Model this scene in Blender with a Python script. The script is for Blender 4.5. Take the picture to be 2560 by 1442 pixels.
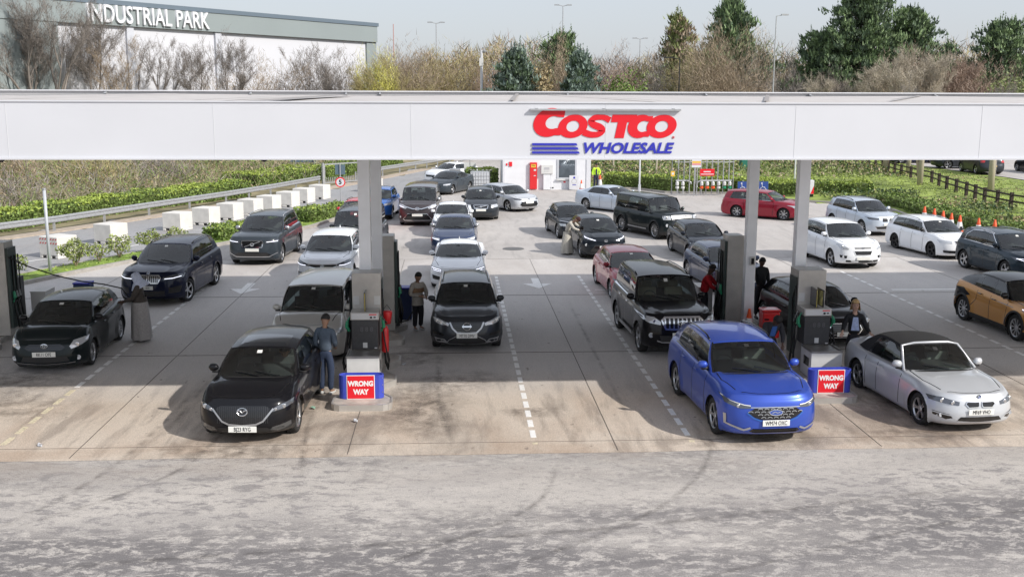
import bpy, bmesh, math, random
import numpy as np
from mathutils import Vector, Matrix, Euler
from mathutils.bvhtree import BVHTree
from mathutils.geometry import delaunay_2d_cdt
for o in list(bpy.data.objects): bpy.data.objects.remove(o)
random.seed(7); R = math.radians; PI = math.pi
SC = bpy.context.scene; COL = SC.collection

# ---------------------------------------------------------------- camera
cd_ = bpy.data.cameras.new('camera'); cam = bpy.data.objects.new('camera', cd_); COL.objects.link(cam)
TH = math.atan(486/2640.); PSI = R(3.16); ROLL = R(0.2)
f_ = Vector((math.sin(PSI)*math.cos(TH), math.cos(PSI)*math.cos(TH), -math.sin(TH)))
r_ = Vector((math.cos(PSI), -math.sin(PSI), 0)); u_ = r_.cross(f_)
rr = r_*math.cos(ROLL)+u_*math.sin(ROLL); uu = u_*math.cos(ROLL)-r_*math.sin(ROLL)
Mx = Matrix((rr, uu, -f_)).transposed().to_4x4(); Mx.translation = Vector((0, 0, 6.46))
cam.matrix_world = Mx
cd_.sensor_width = 36; cd_.lens = 36*2640/2560; cd_.clip_start = .3; cd_.clip_end = 3000
SC.camera = cam
SC.render.resolution_x = 1024; SC.render.resolution_y = 576
# ---------------------------------------------------------------- sky and sun
sd = Vector((1.15, -.82, 1.0)).normalized()          # towards the sun
W = bpy.data.worlds.new('World'); SC.world = W; W.use_nodes = True
nt = W.node_tree; bg = nt.nodes['Background']
sky = nt.nodes.new('ShaderNodeTexSky'); sky.sky_type = 'NISHITA'; sky.sun_disc = False
sky.sun_elevation = math.asin(sd.z); sky.sun_rotation = math.atan2(sd.x, sd.y)
sky.air_density = 1.0; sky.dust_density = 1.6; sky.ozone_density = 1.6
veil = nt.nodes.new('ShaderNodeMix'); veil.data_type = 'RGBA'; veil.inputs[0].default_value = .74   # thin even high cloud over the blue
veil.inputs[7].default_value = (4.55, 4.75, 5.2, 1)
wtc = nt.nodes.new('ShaderNodeTexCoord'); wsp = nt.nodes.new('ShaderNodeSeparateXYZ'); wmr = nt.nodes.new('ShaderNodeMapRange'); nt.links.new(wtc.outputs['Generated'], wsp.inputs[0]); nt.links.new(wsp.outputs[2], wmr.inputs[0])
wmr.inputs['From Min'].default_value = 0; wmr.inputs['From Max'].default_value = .3; wmr.inputs['To Min'].default_value = .84; wmr.inputs['To Max'].default_value = 1.03   # the cloud veil is thinner and greyer low down
wvm = nt.nodes.new('ShaderNodeVectorMath'); wvm.operation = 'SCALE'; nt.links.new(veil.outputs[2], wvm.inputs[0]); nt.links.new(wmr.outputs[0], wvm.inputs['Scale'])
nt.links.new(sky.outputs[0], veil.inputs[6]); nt.links.new(wvm.outputs[0], bg.inputs[0]); bg.inputs[1].default_value = .15
sl = bpy.data.lights.new('sun', 'SUN'); sl.energy = 3.7; sl.angle = R(.9); sl.color = (1, .95, .88)
so = bpy.data.objects.new('sun', sl); COL.objects.link(so); so.rotation_euler = sd.to_track_quat('Z', 'Y').to_euler()
SC.view_settings.view_transform = 'Standard'; SC.view_settings.look = 'None'
SC.view_settings.exposure = .2; SC.view_settings.gamma = 1
# ---------------------------------------------------------------- materials
MATS = {}
def mat(name, col=(.5, .5, .5), rough=.6, metal=0, coat=0, emit=0, spec=.5, noise=0, nscale=8, bump=0, alpha=1):
    if name in MATS: return MATS[name]
    m = bpy.data.materials.new(name); m.use_nodes = True; n = m.node_tree; b = n.nodes['Principled BSDF']
    b.inputs['Base Color'].default_value = (*col, 1); b.inputs['Roughness'].default_value = rough
    b.inputs['Metallic'].default_value = metal; b.inputs['Coat Weight'].default_value = coat
    b.inputs['Coat Roughness'].default_value = .04; b.inputs['Specular IOR Level'].default_value = spec
    if emit: b.inputs['Emission Color'].default_value = (*col, 1); b.inputs['Emission Strength'].default_value = emit
    if noise or bump:
        tc = n.nodes.new('ShaderNodeTexCoord'); nz = n.nodes.new('ShaderNodeTexNoise')
        nz.inputs['Scale'].default_value = nscale; nz.inputs['Detail'].default_value = 6
        n.links.new(tc.outputs['Object'], nz.inputs['Vector'])
        if noise:
            mr = n.nodes.new('ShaderNodeMapRange'); mr.inputs['From Min'].default_value = .3; mr.inputs['From Max'].default_value = .7
            mr.inputs['To Min'].default_value = 1-noise; mr.inputs['To Max'].default_value = 1+noise
            mx = n.nodes.new('ShaderNodeMix'); mx.data_type = 'RGBA'; mx.blend_type = 'MULTIPLY'; mx.inputs[0].default_value = 1
            mx.inputs[6].default_value = (*col, 1)
            n.links.new(nz.outputs[0], mr.inputs[0]); n.links.new(mr.outputs[0], mx.inputs[7]); n.links.new(mx.outputs[2], b.inputs['Base Color'])
        if bump:
            bp = n.nodes.new('ShaderNodeBump'); bp.inputs['Strength'].default_value = bump; bp.inputs['Distance'].default_value = .02
            n.links.new(nz.outputs[0], bp.inputs['Height']); n.links.new(bp.outputs[0], b.inputs['Normal'])
    MATS[name] = m; return m
def paint(name, col, metal=.0):
    if name in MATS: return MATS[name]
    m = mat(name, col, .32 if metal else .3, metal, .8, noise=.05, nscale=1.3)
    b = m.node_tree.nodes['Principled BSDF']; n = m.node_tree
    dk = max(col) < .06
    # road dust: lower, dull patches
    nz = n.nodes.new('ShaderNodeTexNoise'); nz.inputs['Scale'].default_value = 5; nz.inputs['Detail'].default_value = 8
    tc = n.nodes.new('ShaderNodeTexCoord'); n.links.new(tc.outputs['Object'], nz.inputs['Vector'])
    mr = n.nodes.new('ShaderNodeMapRange'); mr.inputs['To Min'].default_value = .015; mr.inputs['To Max'].default_value = .07
    b.inputs['Coat IOR'].default_value = 1.5; b.inputs['Specular IOR Level'].default_value = .08 if dk else .25; b.inputs['Coat Weight'].default_value = .55 if dk else .8
    n.links.new(nz.outputs[0], mr.inputs[0]); n.links.new(mr.outputs[0], b.inputs['Coat Roughness'])
    return m
def glass_mat(name, tint, dens):
    m = bpy.data.materials.new(name); m.use_nodes = True; n = m.node_tree; n.nodes.remove(n.nodes['Principled BSDF'])
    out = n.nodes['Material Output']; tr = n.nodes.new('ShaderNodeBsdfTransparent'); tr.inputs[0].default_value = (*tint, 1)
    df = n.nodes.new('ShaderNodeBsdfDiffuse'); df.inputs[0].default_value = (.012, .016, .016, 1)
    m0 = n.nodes.new('ShaderNodeMixShader'); m0.inputs[0].default_value = dens
    gl = n.nodes.new('ShaderNodeBsdfGlossy'); gl.inputs['Roughness'].default_value = .03; gl.inputs[0].default_value = (1, 1, 1, 1)
    fr = n.nodes.new('ShaderNodeFresnel'); fr.inputs['IOR'].default_value = 1.8
    mx = n.nodes.new('ShaderNodeMixShader')
    n.links.new(tr.outputs[0], m0.inputs[1]); n.links.new(df.outputs[0], m0.inputs[2])
    n.links.new(fr.outputs[0], mx.inputs[0]); n.links.new(m0.outputs[0], mx.inputs[1]); n.links.new(gl.outputs[0], mx.inputs[2])
    n.links.new(mx.outputs[0], out.inputs[0]); MATS[name] = m; return m
GLASS = glass_mat('glass', (.74, .83, .79), .03); SGLASS = glass_mat('glass_privacy', (.34, .38, .38), .2)
BLK = mat('black_gloss', (.008, .008, .009), .15, coat=.5); TRIM = mat('black_plastic', (.022, .022, .023), .6, noise=.2, nscale=30)
CHR = mat('chrome', (.75, .76, .78), .15, 1); LENS = mat('lamp_glass', (.55, .57, .6), .12, .35, 1)
DLENS = mat('dark_lamp_glass', (.10, .11, .13), .1, .3, 1); DRL = mat('running_light', (.86, .88, 1), .3, emit=1.6)
TYRE = mat('tyre', (.02, .02, .02), .85, noise=.3, nscale=20); ALLOY = mat('alloy', (.55, .56, .58), .3, .9); DALLOY = mat('dark_alloy', (.03, .03, .033), .35, .6)
PLW = mat('plate_white', (.78, .78, .74), .4); PLY = mat('plate_yellow', (.75, .5, .06), .4); INK = mat('plate_ink', (.015, .015, .02), .5)
SEAT = mat('seat_cloth', (.10, .10, .105), .9, noise=.2); SEATL = mat('seat_beige', (.33, .29, .23), .8); DASH = mat('dash', (.05, .052, .055), .7)
RED = mat('tail_red', (.5, .012, .015), .15, coat=1); SILV = mat('silver_trim', (.5, .51, .53), .3, .8)
STEEL = mat('stainless', (.50, .48, .45), .38, .45, noise=.14, nscale=3)
# ---------------------------------------------------------------- mesh helpers
class MB:
    def __init__(s): s.v = []; s.f = []; s.m = []
    def add(s, vs, fs, mi=0):
        o = len(s.v); s.v += [tuple(v) for v in vs]; s.f += [tuple(i+o for i in f) for f in fs]; s.m += [mi]*len(fs); return s
    def box(s, x0, x1, y0, y1, z0, z1, mi=0, rot=None, org=(0, 0, 0)):
        vs = [(x, y, z) for z in (z0, z1) for y in (y0, y1) for x in (x0, x1)]
        if rot is not None: vs = [rot @ (Vector(v)-Vector(org)) + Vector(org) for v in vs]
        return s.add(vs, [(0, 2, 3, 1), (4, 5, 7, 6), (0, 1, 5, 4), (2, 6, 7, 3), (0, 4, 6, 2), (1, 3, 7, 5)], mi)
    def tube(s, pts, r, n=8, mi=0, caps=True):
        pts = [Vector(p) for p in pts]; rs = r if isinstance(r, (list, tuple)) else [r]*len(pts); vs = []; fs = []
        up = Vector((0, 0, 1))
        for i, p in enumerate(pts):
            d = (pts[min(i+1, len(pts)-1)]-pts[max(i-1, 0)]).normalized()
            a = d.cross(up if abs(d.z) < .95 else Vector((1, 0, 0))).normalized(); b = d.cross(a)
            for k in range(n):
                t = 2*PI*k/n; vs.append(p+(a*math.cos(t)+b*math.sin(t))*rs[i])
        for i in range(len(pts)-1):
            for k in range(n):
                k2 = (k+1) % n; fs.append((i*n+k, i*n+k2, (i+1)*n+k2, (i+1)*n+k))
        if caps: fs.append(tuple(range(n))[::-1]); fs.append(tuple((len(pts)-1)*n+k for k in range(n)))
        return s.add(vs, fs, mi)
    def lathe(s, prof, c=(0, 0, 0), n=20, axis='z', mi=0):
        vs = []; fs = []
        for r, h in prof:
            for k in range(n):
                t = 2*PI*k/n; a, b = r*math.cos(t), r*math.sin(t)
                p = (a, b, h) if axis == 'z' else ((a, h, b) if axis == 'y' else (h, a, b))
                vs.append((p[0]+c[0], p[1]+c[1], p[2]+c[2]))
        for i in range(len(prof)-1):
            for k in range(n):
                k2 = (k+1) % n; fs.append((i*n+k, i*n+k2, (i+1)*n+k2, (i+1)*n+k))
        return s.add(vs, fs, mi)
    def prism(s, poly, z0, z1, mi=0):
        n = len(poly); vs = [(x, y, z0) for x, y in poly]+[(x, y, z1) for x, y in poly]
        return s.add(vs, [tuple(range(n))[::-1], tuple(range(n, 2*n))]+[(i, (i+1) % n, n+(i+1) % n, n+i) for i in range(n)], mi)
    def mesh(s, name, mats, smooth=False, fix=False, bevel=0):
        me = bpy.data.meshes.new(name); me.from_pydata(s.v, [], s.f)
        for m in (mats if isinstance(mats, (list, tuple)) else [mats]): me.materials.append(m)
        me.polygons.foreach_set('material_index', s.m)
        if smooth: me.polygons.foreach_set('use_smooth', [True]*len(s.f))
        if fix or bevel:
            bm = bmesh.new(); bm.from_mesh(me)
            if bevel:
                bmesh.ops.remove_doubles(bm, verts=bm.verts, dist=1e-5)
                bmesh.ops.bevel(bm, geom=[e for e in bm.edges if len(e.link_faces) == 2 and e.calc_face_angle(0) > .5], offset=bevel, segments=2, affect='EDGES', profile=.5)
            bmesh.ops.recalc_face_normals(bm, faces=bm.faces); bm.to_mesh(me); bm.free()
        me.update(); return me
    def obj(s, name, mats, parent=None, **k):
        return link(name, s.mesh(name, mats, **k), parent)
def link(name, me, parent=None, loc=None):
    o = bpy.data.objects.new(name, me); COL.objects.link(o)
    if parent is not None: o.parent = parent
    if loc is not None: o.location = loc
    return o
def tag(o, label=None, cat=None, group=None, kind=None):
    if label: o['label'] = label
    if cat: o['category'] = cat
    if group: o['group'] = group
    if kind: o['kind'] = kind
    return o
def thing(name, label, cat, loc=(0, 0, 0), rz=0, group=None):
    o = bpy.data.objects.new(name, None); COL.objects.link(o); o.location = loc; o.rotation_euler = (0, 0, rz)
    o.empty_display_size = .3
    return tag(o, label, cat, group)
def dup(root, loc, rz, label, group=None):
    r = root.copy(); COL.objects.link(r); r.location = loc; r.rotation_euler = (0, 0, rz); r['label'] = label
    if group: r['group'] = group
    for ch in list(root.children):
        c = ch.copy(); COL.objects.link(c); c.parent = r
        for g in ch.children:
            d = g.copy(); COL.objects.link(d); d.parent = c
    return r
def text_mesh(txt, size, ext=.004, bold=0, shear=0, align='CENTER', sp=1.0, sx=1.0):
    cu = bpy.data.curves.new('t', 'FONT'); cu.body = txt; cu.size = size; cu.extrude = ext; cu.offset = bold; cu.shear = shear
    cu.align_x = align; cu.align_y = 'CENTER'; cu.space_character = sp; cu.resolution_u = 3
    o = bpy.data.objects.new('t', cu); COL.objects.link(o); dg = bpy.context.evaluated_depsgraph_get()
    me = bpy.data.meshes.new_from_object(o.evaluated_get(dg)); bpy.data.objects.remove(o)
    if sx != 1: me.transform(Matrix.Diagonal((sx, 1, 1, 1)))
    return me
def text_obj(txt, size, m, loc, rot, parent=None, name='lettering', **k):
    me = text_mesh(txt, size, **k); me.materials.clear(); me.materials.append(m)
    o = link(name, me, parent, loc); o.rotation_euler = rot; return o
FACE = (R(90), 0, 0)         # text standing up, readable from -Y
def lerp(a, b, t): return a+(b-a)*t
def interp(x, pts):
    if x <= pts[0][0]: return pts[0][1]
    for (x0, y0), (x1, y1) in zip(pts, pts[1:]):
        if x <= x1: return y0+(y1-y0)*(x-x0)/(x1-x0) if x1 > x0 else y1
    return pts[-1][1]
def sinterp(x, pts):
    n = len(pts)
    if x <= pts[0][0]: return pts[0][1]
    if x >= pts[-1][0]: return pts[-1][1]
    for i in range(n-1):
        (x0, y0), (x1, y1) = pts[i], pts[i+1]
        if x <= x1:
            m0 = (y1-pts[i-1][1])/(x1-pts[i-1][0]) if i > 0 else (y1-y0)/(x1-x0)
            m1 = (pts[i+2][1]-y0)/(pts[i+2][0]-x0) if i < n-2 else (y1-y0)/(x1-x0)
            h = x1-x0; t = (x-x0)/h
            return (2*t**3-3*t**2+1)*y0+(t**3-2*t**2+t)*h*m0+(3*t*t-2*t**3)*y1+(t**3-t*t)*h*m1
# ---------------------------------------------------------------- vehicles
PRE = {
 'suv':   dict(xc=.245, xr0=.415, xr1=.915, xb=.975, zn=.555, zc=.650, b0=.640, b1=.690, rd=.07, gt=.735, gc=.17, cf=.75,
               win=[(.335, .505, .435, .515), (.52, .70, .53, .69), (.715, .84, .705, .80)]),
 'hatch': dict(xc=.235, xr0=.415, xr1=.90, xb=.975, zn=.50, zc=.645, b0=.625, b1=.690, rd=.10, gt=.715, gc=.13, cf=.8,
               win=[(.325, .51, .435, .52), (.525, .71, .535, .70), (.725, .80, .715, .76)]),
 'estate': dict(xc=.245, xr0=.41, xr1=.925, xb=.975, zn=.51, zc=.655, b0=.635, b1=.68, rd=.09, gt=.715, gc=.13, cf=.8,
               win=[(.335, .495, .435, .505), (.51, .68, .52, .675), (.695, .87, .69, .83)]),
 'saloon': dict(xc=.265, xr0=.44, xr1=.70, xb=.86, zn=.50, zc=.665, b0=.655, b1=.70, rd=.06, gt=.70, gc=.12, cf=.85, deck=.73,
               win=[(.35, .53, .46, .535), (.545, .70, .55, .66), (.715, .77, .675, .70)]),
 'mpv':   dict(xc=.165, xr0=.345, xr1=.93, xb=.98, zn=.50, zc=.62, b0=.585, b1=.61, rd=.05, gt=.77, gc=.14, cf=.7,
               win=[(.27, .44, .365, .45), (.455, .66, .465, .655), (.68, .87, .675, .85)]),
 'van':   dict(xc=.175, xr0=.315, xr1=.955, xb=.985, zn=.54, zc=.63, b0=.585, b1=.60, rd=.03, gt=.83, gc=.14, cf=.6,
               win=[(.27, .39, .335, .40), (.42, .64, .43, .64), (.67, .90, .67, .89)]),
 'box':   dict(xc=.235, xr0=.34, xr1=.955, xb=.985, zn=.575, zc=.625, b0=.60, b1=.62, rd=.03, gt=.80, gc=.2, cf=.42,
               win=[(.29, .47, .345, .475), (.49, .69, .495, .69), (.71, .91, .71, .90)]),
}
WZ = [(0, .90), (.05, .95), (.14, .982), (.34, 1), (.62, .995), (.80, .972), (.92, .945), (1, .90)]
TS = [0, .05, .11, .18, .25, .32, .39, .46, .53, .60, .67, .74, .80, .86, .91, .955, 1]
US = [.025, .06, .11, .18, .27, .38, .5, .64, .8, .92, 1]
def mirror_mesh(P, F, MI):
    """half mesh (y>=0) -> full mesh, sharing centre-line vertices"""
    v = list(P); mp = {}
    for i, p in enumerate(P):
        if abs(p[1]) < 1e-5: mp[i] = i
        else: mp[i] = len(v); v.append((p[0], -p[1], p[2]))
    return v, F+[tuple(mp[i] for i in reversed(f)) for f in F], MI+MI
def wheel_mesh(r, style, rm):
    key = (round(r, 3), style)
    if key in wheel_mesh.c: return wheel_mesh.c[key]
    w = .215; t = MB(); h = w/2; ri = r*.68
    t.lathe([(ri, -h*.8), (r*.86, -h), (r*.965, -h*.86), (r, -h*.55), (r, h*.55), (r*.965, h*.86), (r*.86, h), (ri, h*.8), (ri*.97, h*.55)], n=32, axis='y')
    tm = t.mesh('tyre', TYRE, smooth=True, fix=False)
    q = MB(); q.lathe([(ri*.98, h*.82), (ri*1.01, h*.86), (ri*.94, h*.62), (ri*.9, h*.1), (0.001, h*.05)], n=32, axis='y', mi=0)
    q.m = [0]*64+[1]*(len(q.f)-64)
    ns = {'five': 5, 'ten': 10, 'multi': 14, 'twin': 5, 'plain': 7}[style]
    for k in range(ns):
        for off in ((-.13, .13) if style == 'twin' else (0,)):
            a = 2*PI*k/ns+off; wd = {'five': .055, 'ten': .03, 'multi': .02, 'twin': .026, 'plain': .045}[style]*r/.33
            c, s_ = math.cos(a), math.sin(a); pts = []
            for rad, ww, y in ((.035, wd*.8, h*.62), (ri*.5, wd*.8, h*.70), (ri*.96, wd*1.25, h*.80)):
                for sg in (-1, 1):
                    for dy in (0, -.03): pts.append((c*rad-s_*ww*sg*.5, y+dy, s_*rad+c*ww*sg*.5))
            fs = [];
            for i in (0, 4): fs += [(i, i+2, i+6, i+4), (i, i+4, i+5, i+1), (i+2, i+3, i+7, i+6)]
            q.add(pts, fs, 0)
    q.lathe([(.001, h*.72), (.055, h*.70), (.07, h*.55)], n=14, axis='y')
    me = q.mesh('rim', [rm, DALLOY], fix=True)
    wheel_mesh.c[key] = (tm, me); return tm, me
wheel_mesh.c = {}
CARS = {}
class Car:
    def __init__(s, kind, L, Wd, H, wb, fo, name, label, loc, phi, body, cat='car', group=None, **kw):
        S = dict(PRE[kind]); S.update(kw); s.S = S; s.kind = kind; s.L = L; s.W = Wd; s.H = H; s.hw = Wd/2; s.wb = wb; s.fo = fo
        s.wr = S.get('wr', {'suv': .355, 'box': .385, 'van': .335}.get(kind, .32)); s.body = body
        s.root = thing(name, label, cat, (loc[0], loc[1], loc[2] if len(loc) > 2 else 0), R(phi-90), group); CARS[s.root.name] = s
        for k in ('xc', 'xr0', 'xr1', 'xb'): setattr(s, k, S[k]*L if S[k] < 1.2 else S[k])
        for k in ('zn', 'zc', 'b0', 'b1'): setattr(s, k, S[k]*H if S[k] < .9 else S[k])
        s.win = [tuple(a*L for a in w) for w in S['win']]
        s.tm = [S.get('roofmat', body), S.get('pillar', body)]
        s.bodymesh(); s.cabin(); s.wheels(); s.interior(); s.mirrors(); s.sides()
    # z of the upper body skin (bonnet, shoulder, deck) at x from front, y
    def base(s, x):
        S = s.S
        if not hasattr(s, '_b'):
            rear = [(s.xb, s.b1+.0), (s.L, s.b1-.03)] if 'deck' not in S else [(s.xb, S['deck']*s.H), (s.L-.12, S['deck']*s.H+.005), (s.L, S['deck']*s.H-.03)]
            s._b = [(0, s.zn-.03), (.10, s.zn), (.30, s.zn+.035), (s.xc*.62, lerp(s.zn, s.zc, .72)), (s.xc-.05, s.zc-.02), (s.xc+.35, s.b0+.02), (s.L*.5, lerp(s.b0, s.b1, .35)), (s.L*.78, lerp(s.b0, s.b1, .85))]+rear
        return sinterp(x, s._b)
    def zt(s, x, y):
        u = min(1, abs(y)/s.hw); cr = interp(x, [(0, .04), (.4, .075), (s.xc, .06), (s.xc+.4, .03), (s.L*.8, .03), (s.L, .06)])
        z = s.base(x)+cr*(1-u**2.4)-cr*.35
        if x < s.xc+.2: z += s.S.get('crease', .012)*math.exp(-((u-lerp(.50, .74, min(1, x/s.xc)))/.06)**2)*min(1, x/.5)
        return z
    def bodymesh(s):
        S = s.S; hw = s.hw; L = s.L; cf = S['cf']; cr = S.get('cr', .5); out = []
        nf, nr = 24, 16; n1 = S.get('nfront', 3.1); n2 = 3.4
        for i in range(nf+1):
            th = i/nf*PI/2; X = cf*(1-math.cos(th)**(2/n1)); Y = hw*math.sin(th)**(2/n1); out.append((X, Y, (1-X/cf)**.8, 0))
        m = int((L-cf-cr)/.045)
        for i in range(1, m): out.append((cf+(L-cf-cr)*i/m, hw, 0, 0))
        for i in range(nr+1):
            th = (1-i/nr)*PI/2; X = L-cr*(1-math.cos(th)**(2/n2)); Y = hw*math.sin(th)**(2/n2); out.append((X, Y, 0, (1-(L-X)/cr)**.8))
        pf = S.get('pf', [(0, .13), (.07, .05), (.17, .01), (.42, .0), (.6, .02), (.78, .04), (.92, .075), (1, .12)])
        pr = S.get('pr', [(0, .1), (.12, .03), (.3, 0), (.5, .03), (.62, .08), (.85, .12), (1, .17)])
        V = []; rows = []; wh = [s.fo, s.fo+s.wb]; Rz = s.wr+.045; s.Ra = Rz
        ns = len(out)
        for ti, t in enumerate(TS):
            k = interp(t, WZ)
            for X, Y, wf, wr_ in out:
                z0 = S['gc']+.05*wf+.06*wr_; y = Y*(k+(1-k)*0); ze = s.zt(X, Y*.9)
                z = lerp(z0, ze, t); x = X+interp(t, pf)*wf-interp(t, pr)*wr_
                y += .010*math.exp(-((t-.80)/.05)**2)*(1-wf)*min(1, Y/hw)
                y -= .014*math.exp(-((t-.30)/.14)**2)*(1 if min(abs(X-w) for w in wh) > .55 else 0)
                for w in wh:
                    d = math.hypot(X-w, z-s.wr)
                    if d < Rz+.3 and Y > .7*hw: y += .020*math.exp(-((d-Rz)/.10)**2)
                # keep the plan ends square where the section narrows
                V.append([x, y, z])
        for t in US:
            for i, (X, Y, wf, wr_) in enumerate(out):
                x0 = X+interp(1, pf)*wf-interp(1, pr)*wr_; y0 = Y*.90
                xs = lerp(.55, L-.45, X/L); e = t; x = lerp(x0, xs, e*.9); y = y0*(1-e)
                V.append([x, y, s.zt(x, y) if abs(y) < .9*hw else s.zt(X, y0)])
        inside = set()
        for i, p in enumerate(V[:ns*len(TS)]):
            if p[1] > .55*hw:
                for w in wh:
                    if math.hypot(p[0]-w, p[2]-s.wr) < Rz: inside.add((i, w))
        ins = {i for i, _ in inside}; F = []; MI = []
        nt_ = len(TS)+len(US); clad = S.get('clad', 0)
        for r in range(nt_-1):
            for i in range(ns-1):
                f = (r*ns+i, r*ns+i+1, (r+1)*ns+i+1, (r+1)*ns+i)
                if r < len(TS)-1 and all(q in ins for q in f): continue
                mi = 0
                if r < clad: mi = 1
                if r >= len(TS):
                    c = [sum(V[q][j] for q in f)/4 for j in range(2)]
                    if s.xc+.16 < c[0] < s.xb-.16 and c[1] < .80*hw: mi = 2
                F.append(f); MI.append(mi)
        for i, w in inside:
            p = V[i]; dx, dz = p[0]-w, p[2]-s.wr; d = math.hypot(dx, dz) or 1; p[0] = w+dx/d*Rz; p[2] = s.wr+dz/d*Rz
        used = sorted({q for f in F for q in f}); mp = {q: i for i, q in enumerate(used)}
        P = [(L/2-V[q][0], max(0, V[q][1]) if V[q][1] > 1e-4 else 0, V[q][2]) for q in used]; F = [tuple(mp[q] for q in f) for f in F]
        v, F, MI = mirror_mesh(P, F, MI)
        b = MB(); b.v = v; b.f = F; b.m = MI
        me = b.mesh('body', [s.body, S.get('cladmat', TRIM), DASH], smooth=True, fix=True); link('body', me, s.root)
        s.bv, s.bf = v, F
        ub = MB(); ub.box(-L/2+.35, L/2-.35, -hw*.70, hw*.70, S['gc']+.02, .48)
        for w in wh:
            for sg in (-1, 1): ub.add([(L/2-w+Rz*1.02*math.cos(a), sg*y, s.wr+Rz*1.02*math.sin(a)) for y in (hw*.965, hw*.6) for a in [k*PI/10-.25 for k in range(14)]], [(k, k+1, 15+k, 14+k) for k in range(13)])
        ub.obj('underbody', TRIM, s.root)
    def yb(s, x):   # half width of the glasshouse base / top
        u = max(0, (x-s.xc)/(s.xb-s.xc)); return s.hw*(s.S.get('gb', .885)-s.S.get('tp', .05)*u**2.5)
    def yt(s, x):
        u = max(0, (x-s.xr0)/(s.xr1-s.xr0)); return s.hw*(s.S['gt']-s.S.get('tpt', .055)*u**2)
    def zr(s, x, y):
        m = lerp(s.xr0, s.xr1, .42); a = (x-m)/(s.xr0-m) if x < m else (x-m)/(s.xr1-m)
        d = .055*a*a if x < m else s.S['rd']*abs(a)**2.2
        return s.H-.012-d-.075*min(1.3, abs(y)/(s.hw*s.S['gt']))**2.6
    def cabin(s):
        S = s.S; cols = []   # (bx, by, tx, ty, kind)  kind describes the cell between this column and the next
        bw = S.get('bw', .26); tw = .10; vs = [0, .15, .3, .45, .6, .73, .84, .925, .972, 1]
        y0b = s.yb(s.xc+bw); y0t = s.yt(s.xr0+tw)
        for i, v in enumerate(vs): cols.append((s.xc+bw*v**2.3, v*y0b, s.xr0+tw*v**2, v*y0t, 'W' if v < .92 else ('F' if v < .97 else ('P' if v == 1 else 'P'))))
        wn = len(s.win)
        for i, (b0, b1, t0, t1) in enumerate(s.win):
            for k in range(5):
                u = k/4; bx, tx = lerp(b0, b1, u), lerp(t0, t1, u)
                cols.append((bx, s.yb(bx), tx, s.yt(tx), ('S%d' % i) if k < 4 else ('B' if i < wn-1 else 'P')))
        br = S.get('br', .16); xbe, xte = s.xb-br, s.xr1-.07
        ybE, ytE = s.yb(xbe)-.02, s.yt(xte)-.02
        for v in (1, .95, .90, .75, .55, .35, .17, 0):
            cols.append((s.xb-br*v**2.2, v*ybE, s.xr1-.07*v**2, v*ytE, 'P' if v > .92 else 'R'))
        rows = [0, .045, .10, .28, .46, .64, .80, .90, .945, .975, 1]; V = []; nc = len(cols)
        s.cols = cols
        for t in rows:
            for bx, by, tx, ty, k in cols:
                zb = s.zt(min(bx, s.L-.1), by)-.025; ztp = s.zr(tx, ty)
                side = min(1, by/max(.01, y0b)) if bx < s.L*.5 else min(1, by/max(.01, ybE)); bul = S.get('bul', .035)*4*t*(1-t)
                tt = t
                x = lerp(bx, tx, tt); y = lerp(by, ty, tt)+bul*side**3; x += (-.02 if bx < s.L*.5 else .02)*4*t*(1-t)*(1-side**3)
                z = lerp(zb, ztp, tt)+(.02*4*t*(1-t) if side < .98 else 0)
                
                V.append((x, y, z))
        parts = {}
        def put(name, f, mi=0): parts.setdefault(name, []).append((f, mi))
        nrw = len(rows); tot = nrw; gr0, gr1 = 2, 7; sr = S.get('sunroof')
        for r in range(tot-1):
            for c in range(nc-1):
                f = (r*nc+c, r*nc+c+1, (r+1)*nc+c+1, (r+1)*nc+c); k = cols[c][4]
                if k == 'W': put('windscreen' if 1 <= r < gr1+1 else 'F', f, 1 if r < 1 else 1)
                elif k == 'F': put('F', f, 2)
                elif k == 'R': put('rear_window' if gr0 <= r < gr1 and not S.get('norear') else 'F', f, 1)
                elif k[0] == 'S': put('side_window%s' % k[1] if 1 <= r < gr1 else 'F', f, 1)
                elif k == 'B': put('F', f, 2 if 1 <= r < gr1 else 1)
                else: put('F', f, 1)
        o0 = len(V); NX, NY = 26, 10
        for i in range(NX+1):
            for j in range(NY+1):
                v = (j/NY)**.85; x = lerp(s.xr0+tw*v*v, s.xr1-.07*v*v, i/NX); y = v*(s.yt(x)-(.02 if x > s.xr1-.12 else 0)); V.append((x, y, s.zr(x, y)+.002))
        for i in range(NX):
            for j in range(NY):
                f = (o0+i*(NY+1)+j, o0+i*(NY+1)+j+1, o0+(i+1)*(NY+1)+j+1, o0+(i+1)*(NY+1)+j)
                put('sunroof' if sr and sr[0] < V[f[0]][0]/s.L < sr[1] and j < NY*.62 else 'F', f, 0)
        def mk(nm, fl, mats):
            used = sorted({q for f, _ in fl for q in f}); mp = {q: i for i, q in enumerate(used)}
            P = [(s.L/2-V[q][0], V[q][1], V[q][2]) for q in used]; F = [tuple(mp[q] for q in f) for f, _ in fl]
            return P, F, [m for _, m in fl]
        P, F, MI = mk('F', parts['F'], 0); v, F, MI = mirror_mesh(P, F, MI); b = MB(); b.v = v; b.f = F; b.m = MI
        link('cabin_shell', b.mesh('cabin_shell', [s.tm[0], s.tm[1], BLK], smooth=True, fix=True), s.root)
        av = s.bv+v; o = len(s.bv); allf = s.bf+[tuple(i+o for i in f) for f in F]
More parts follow.
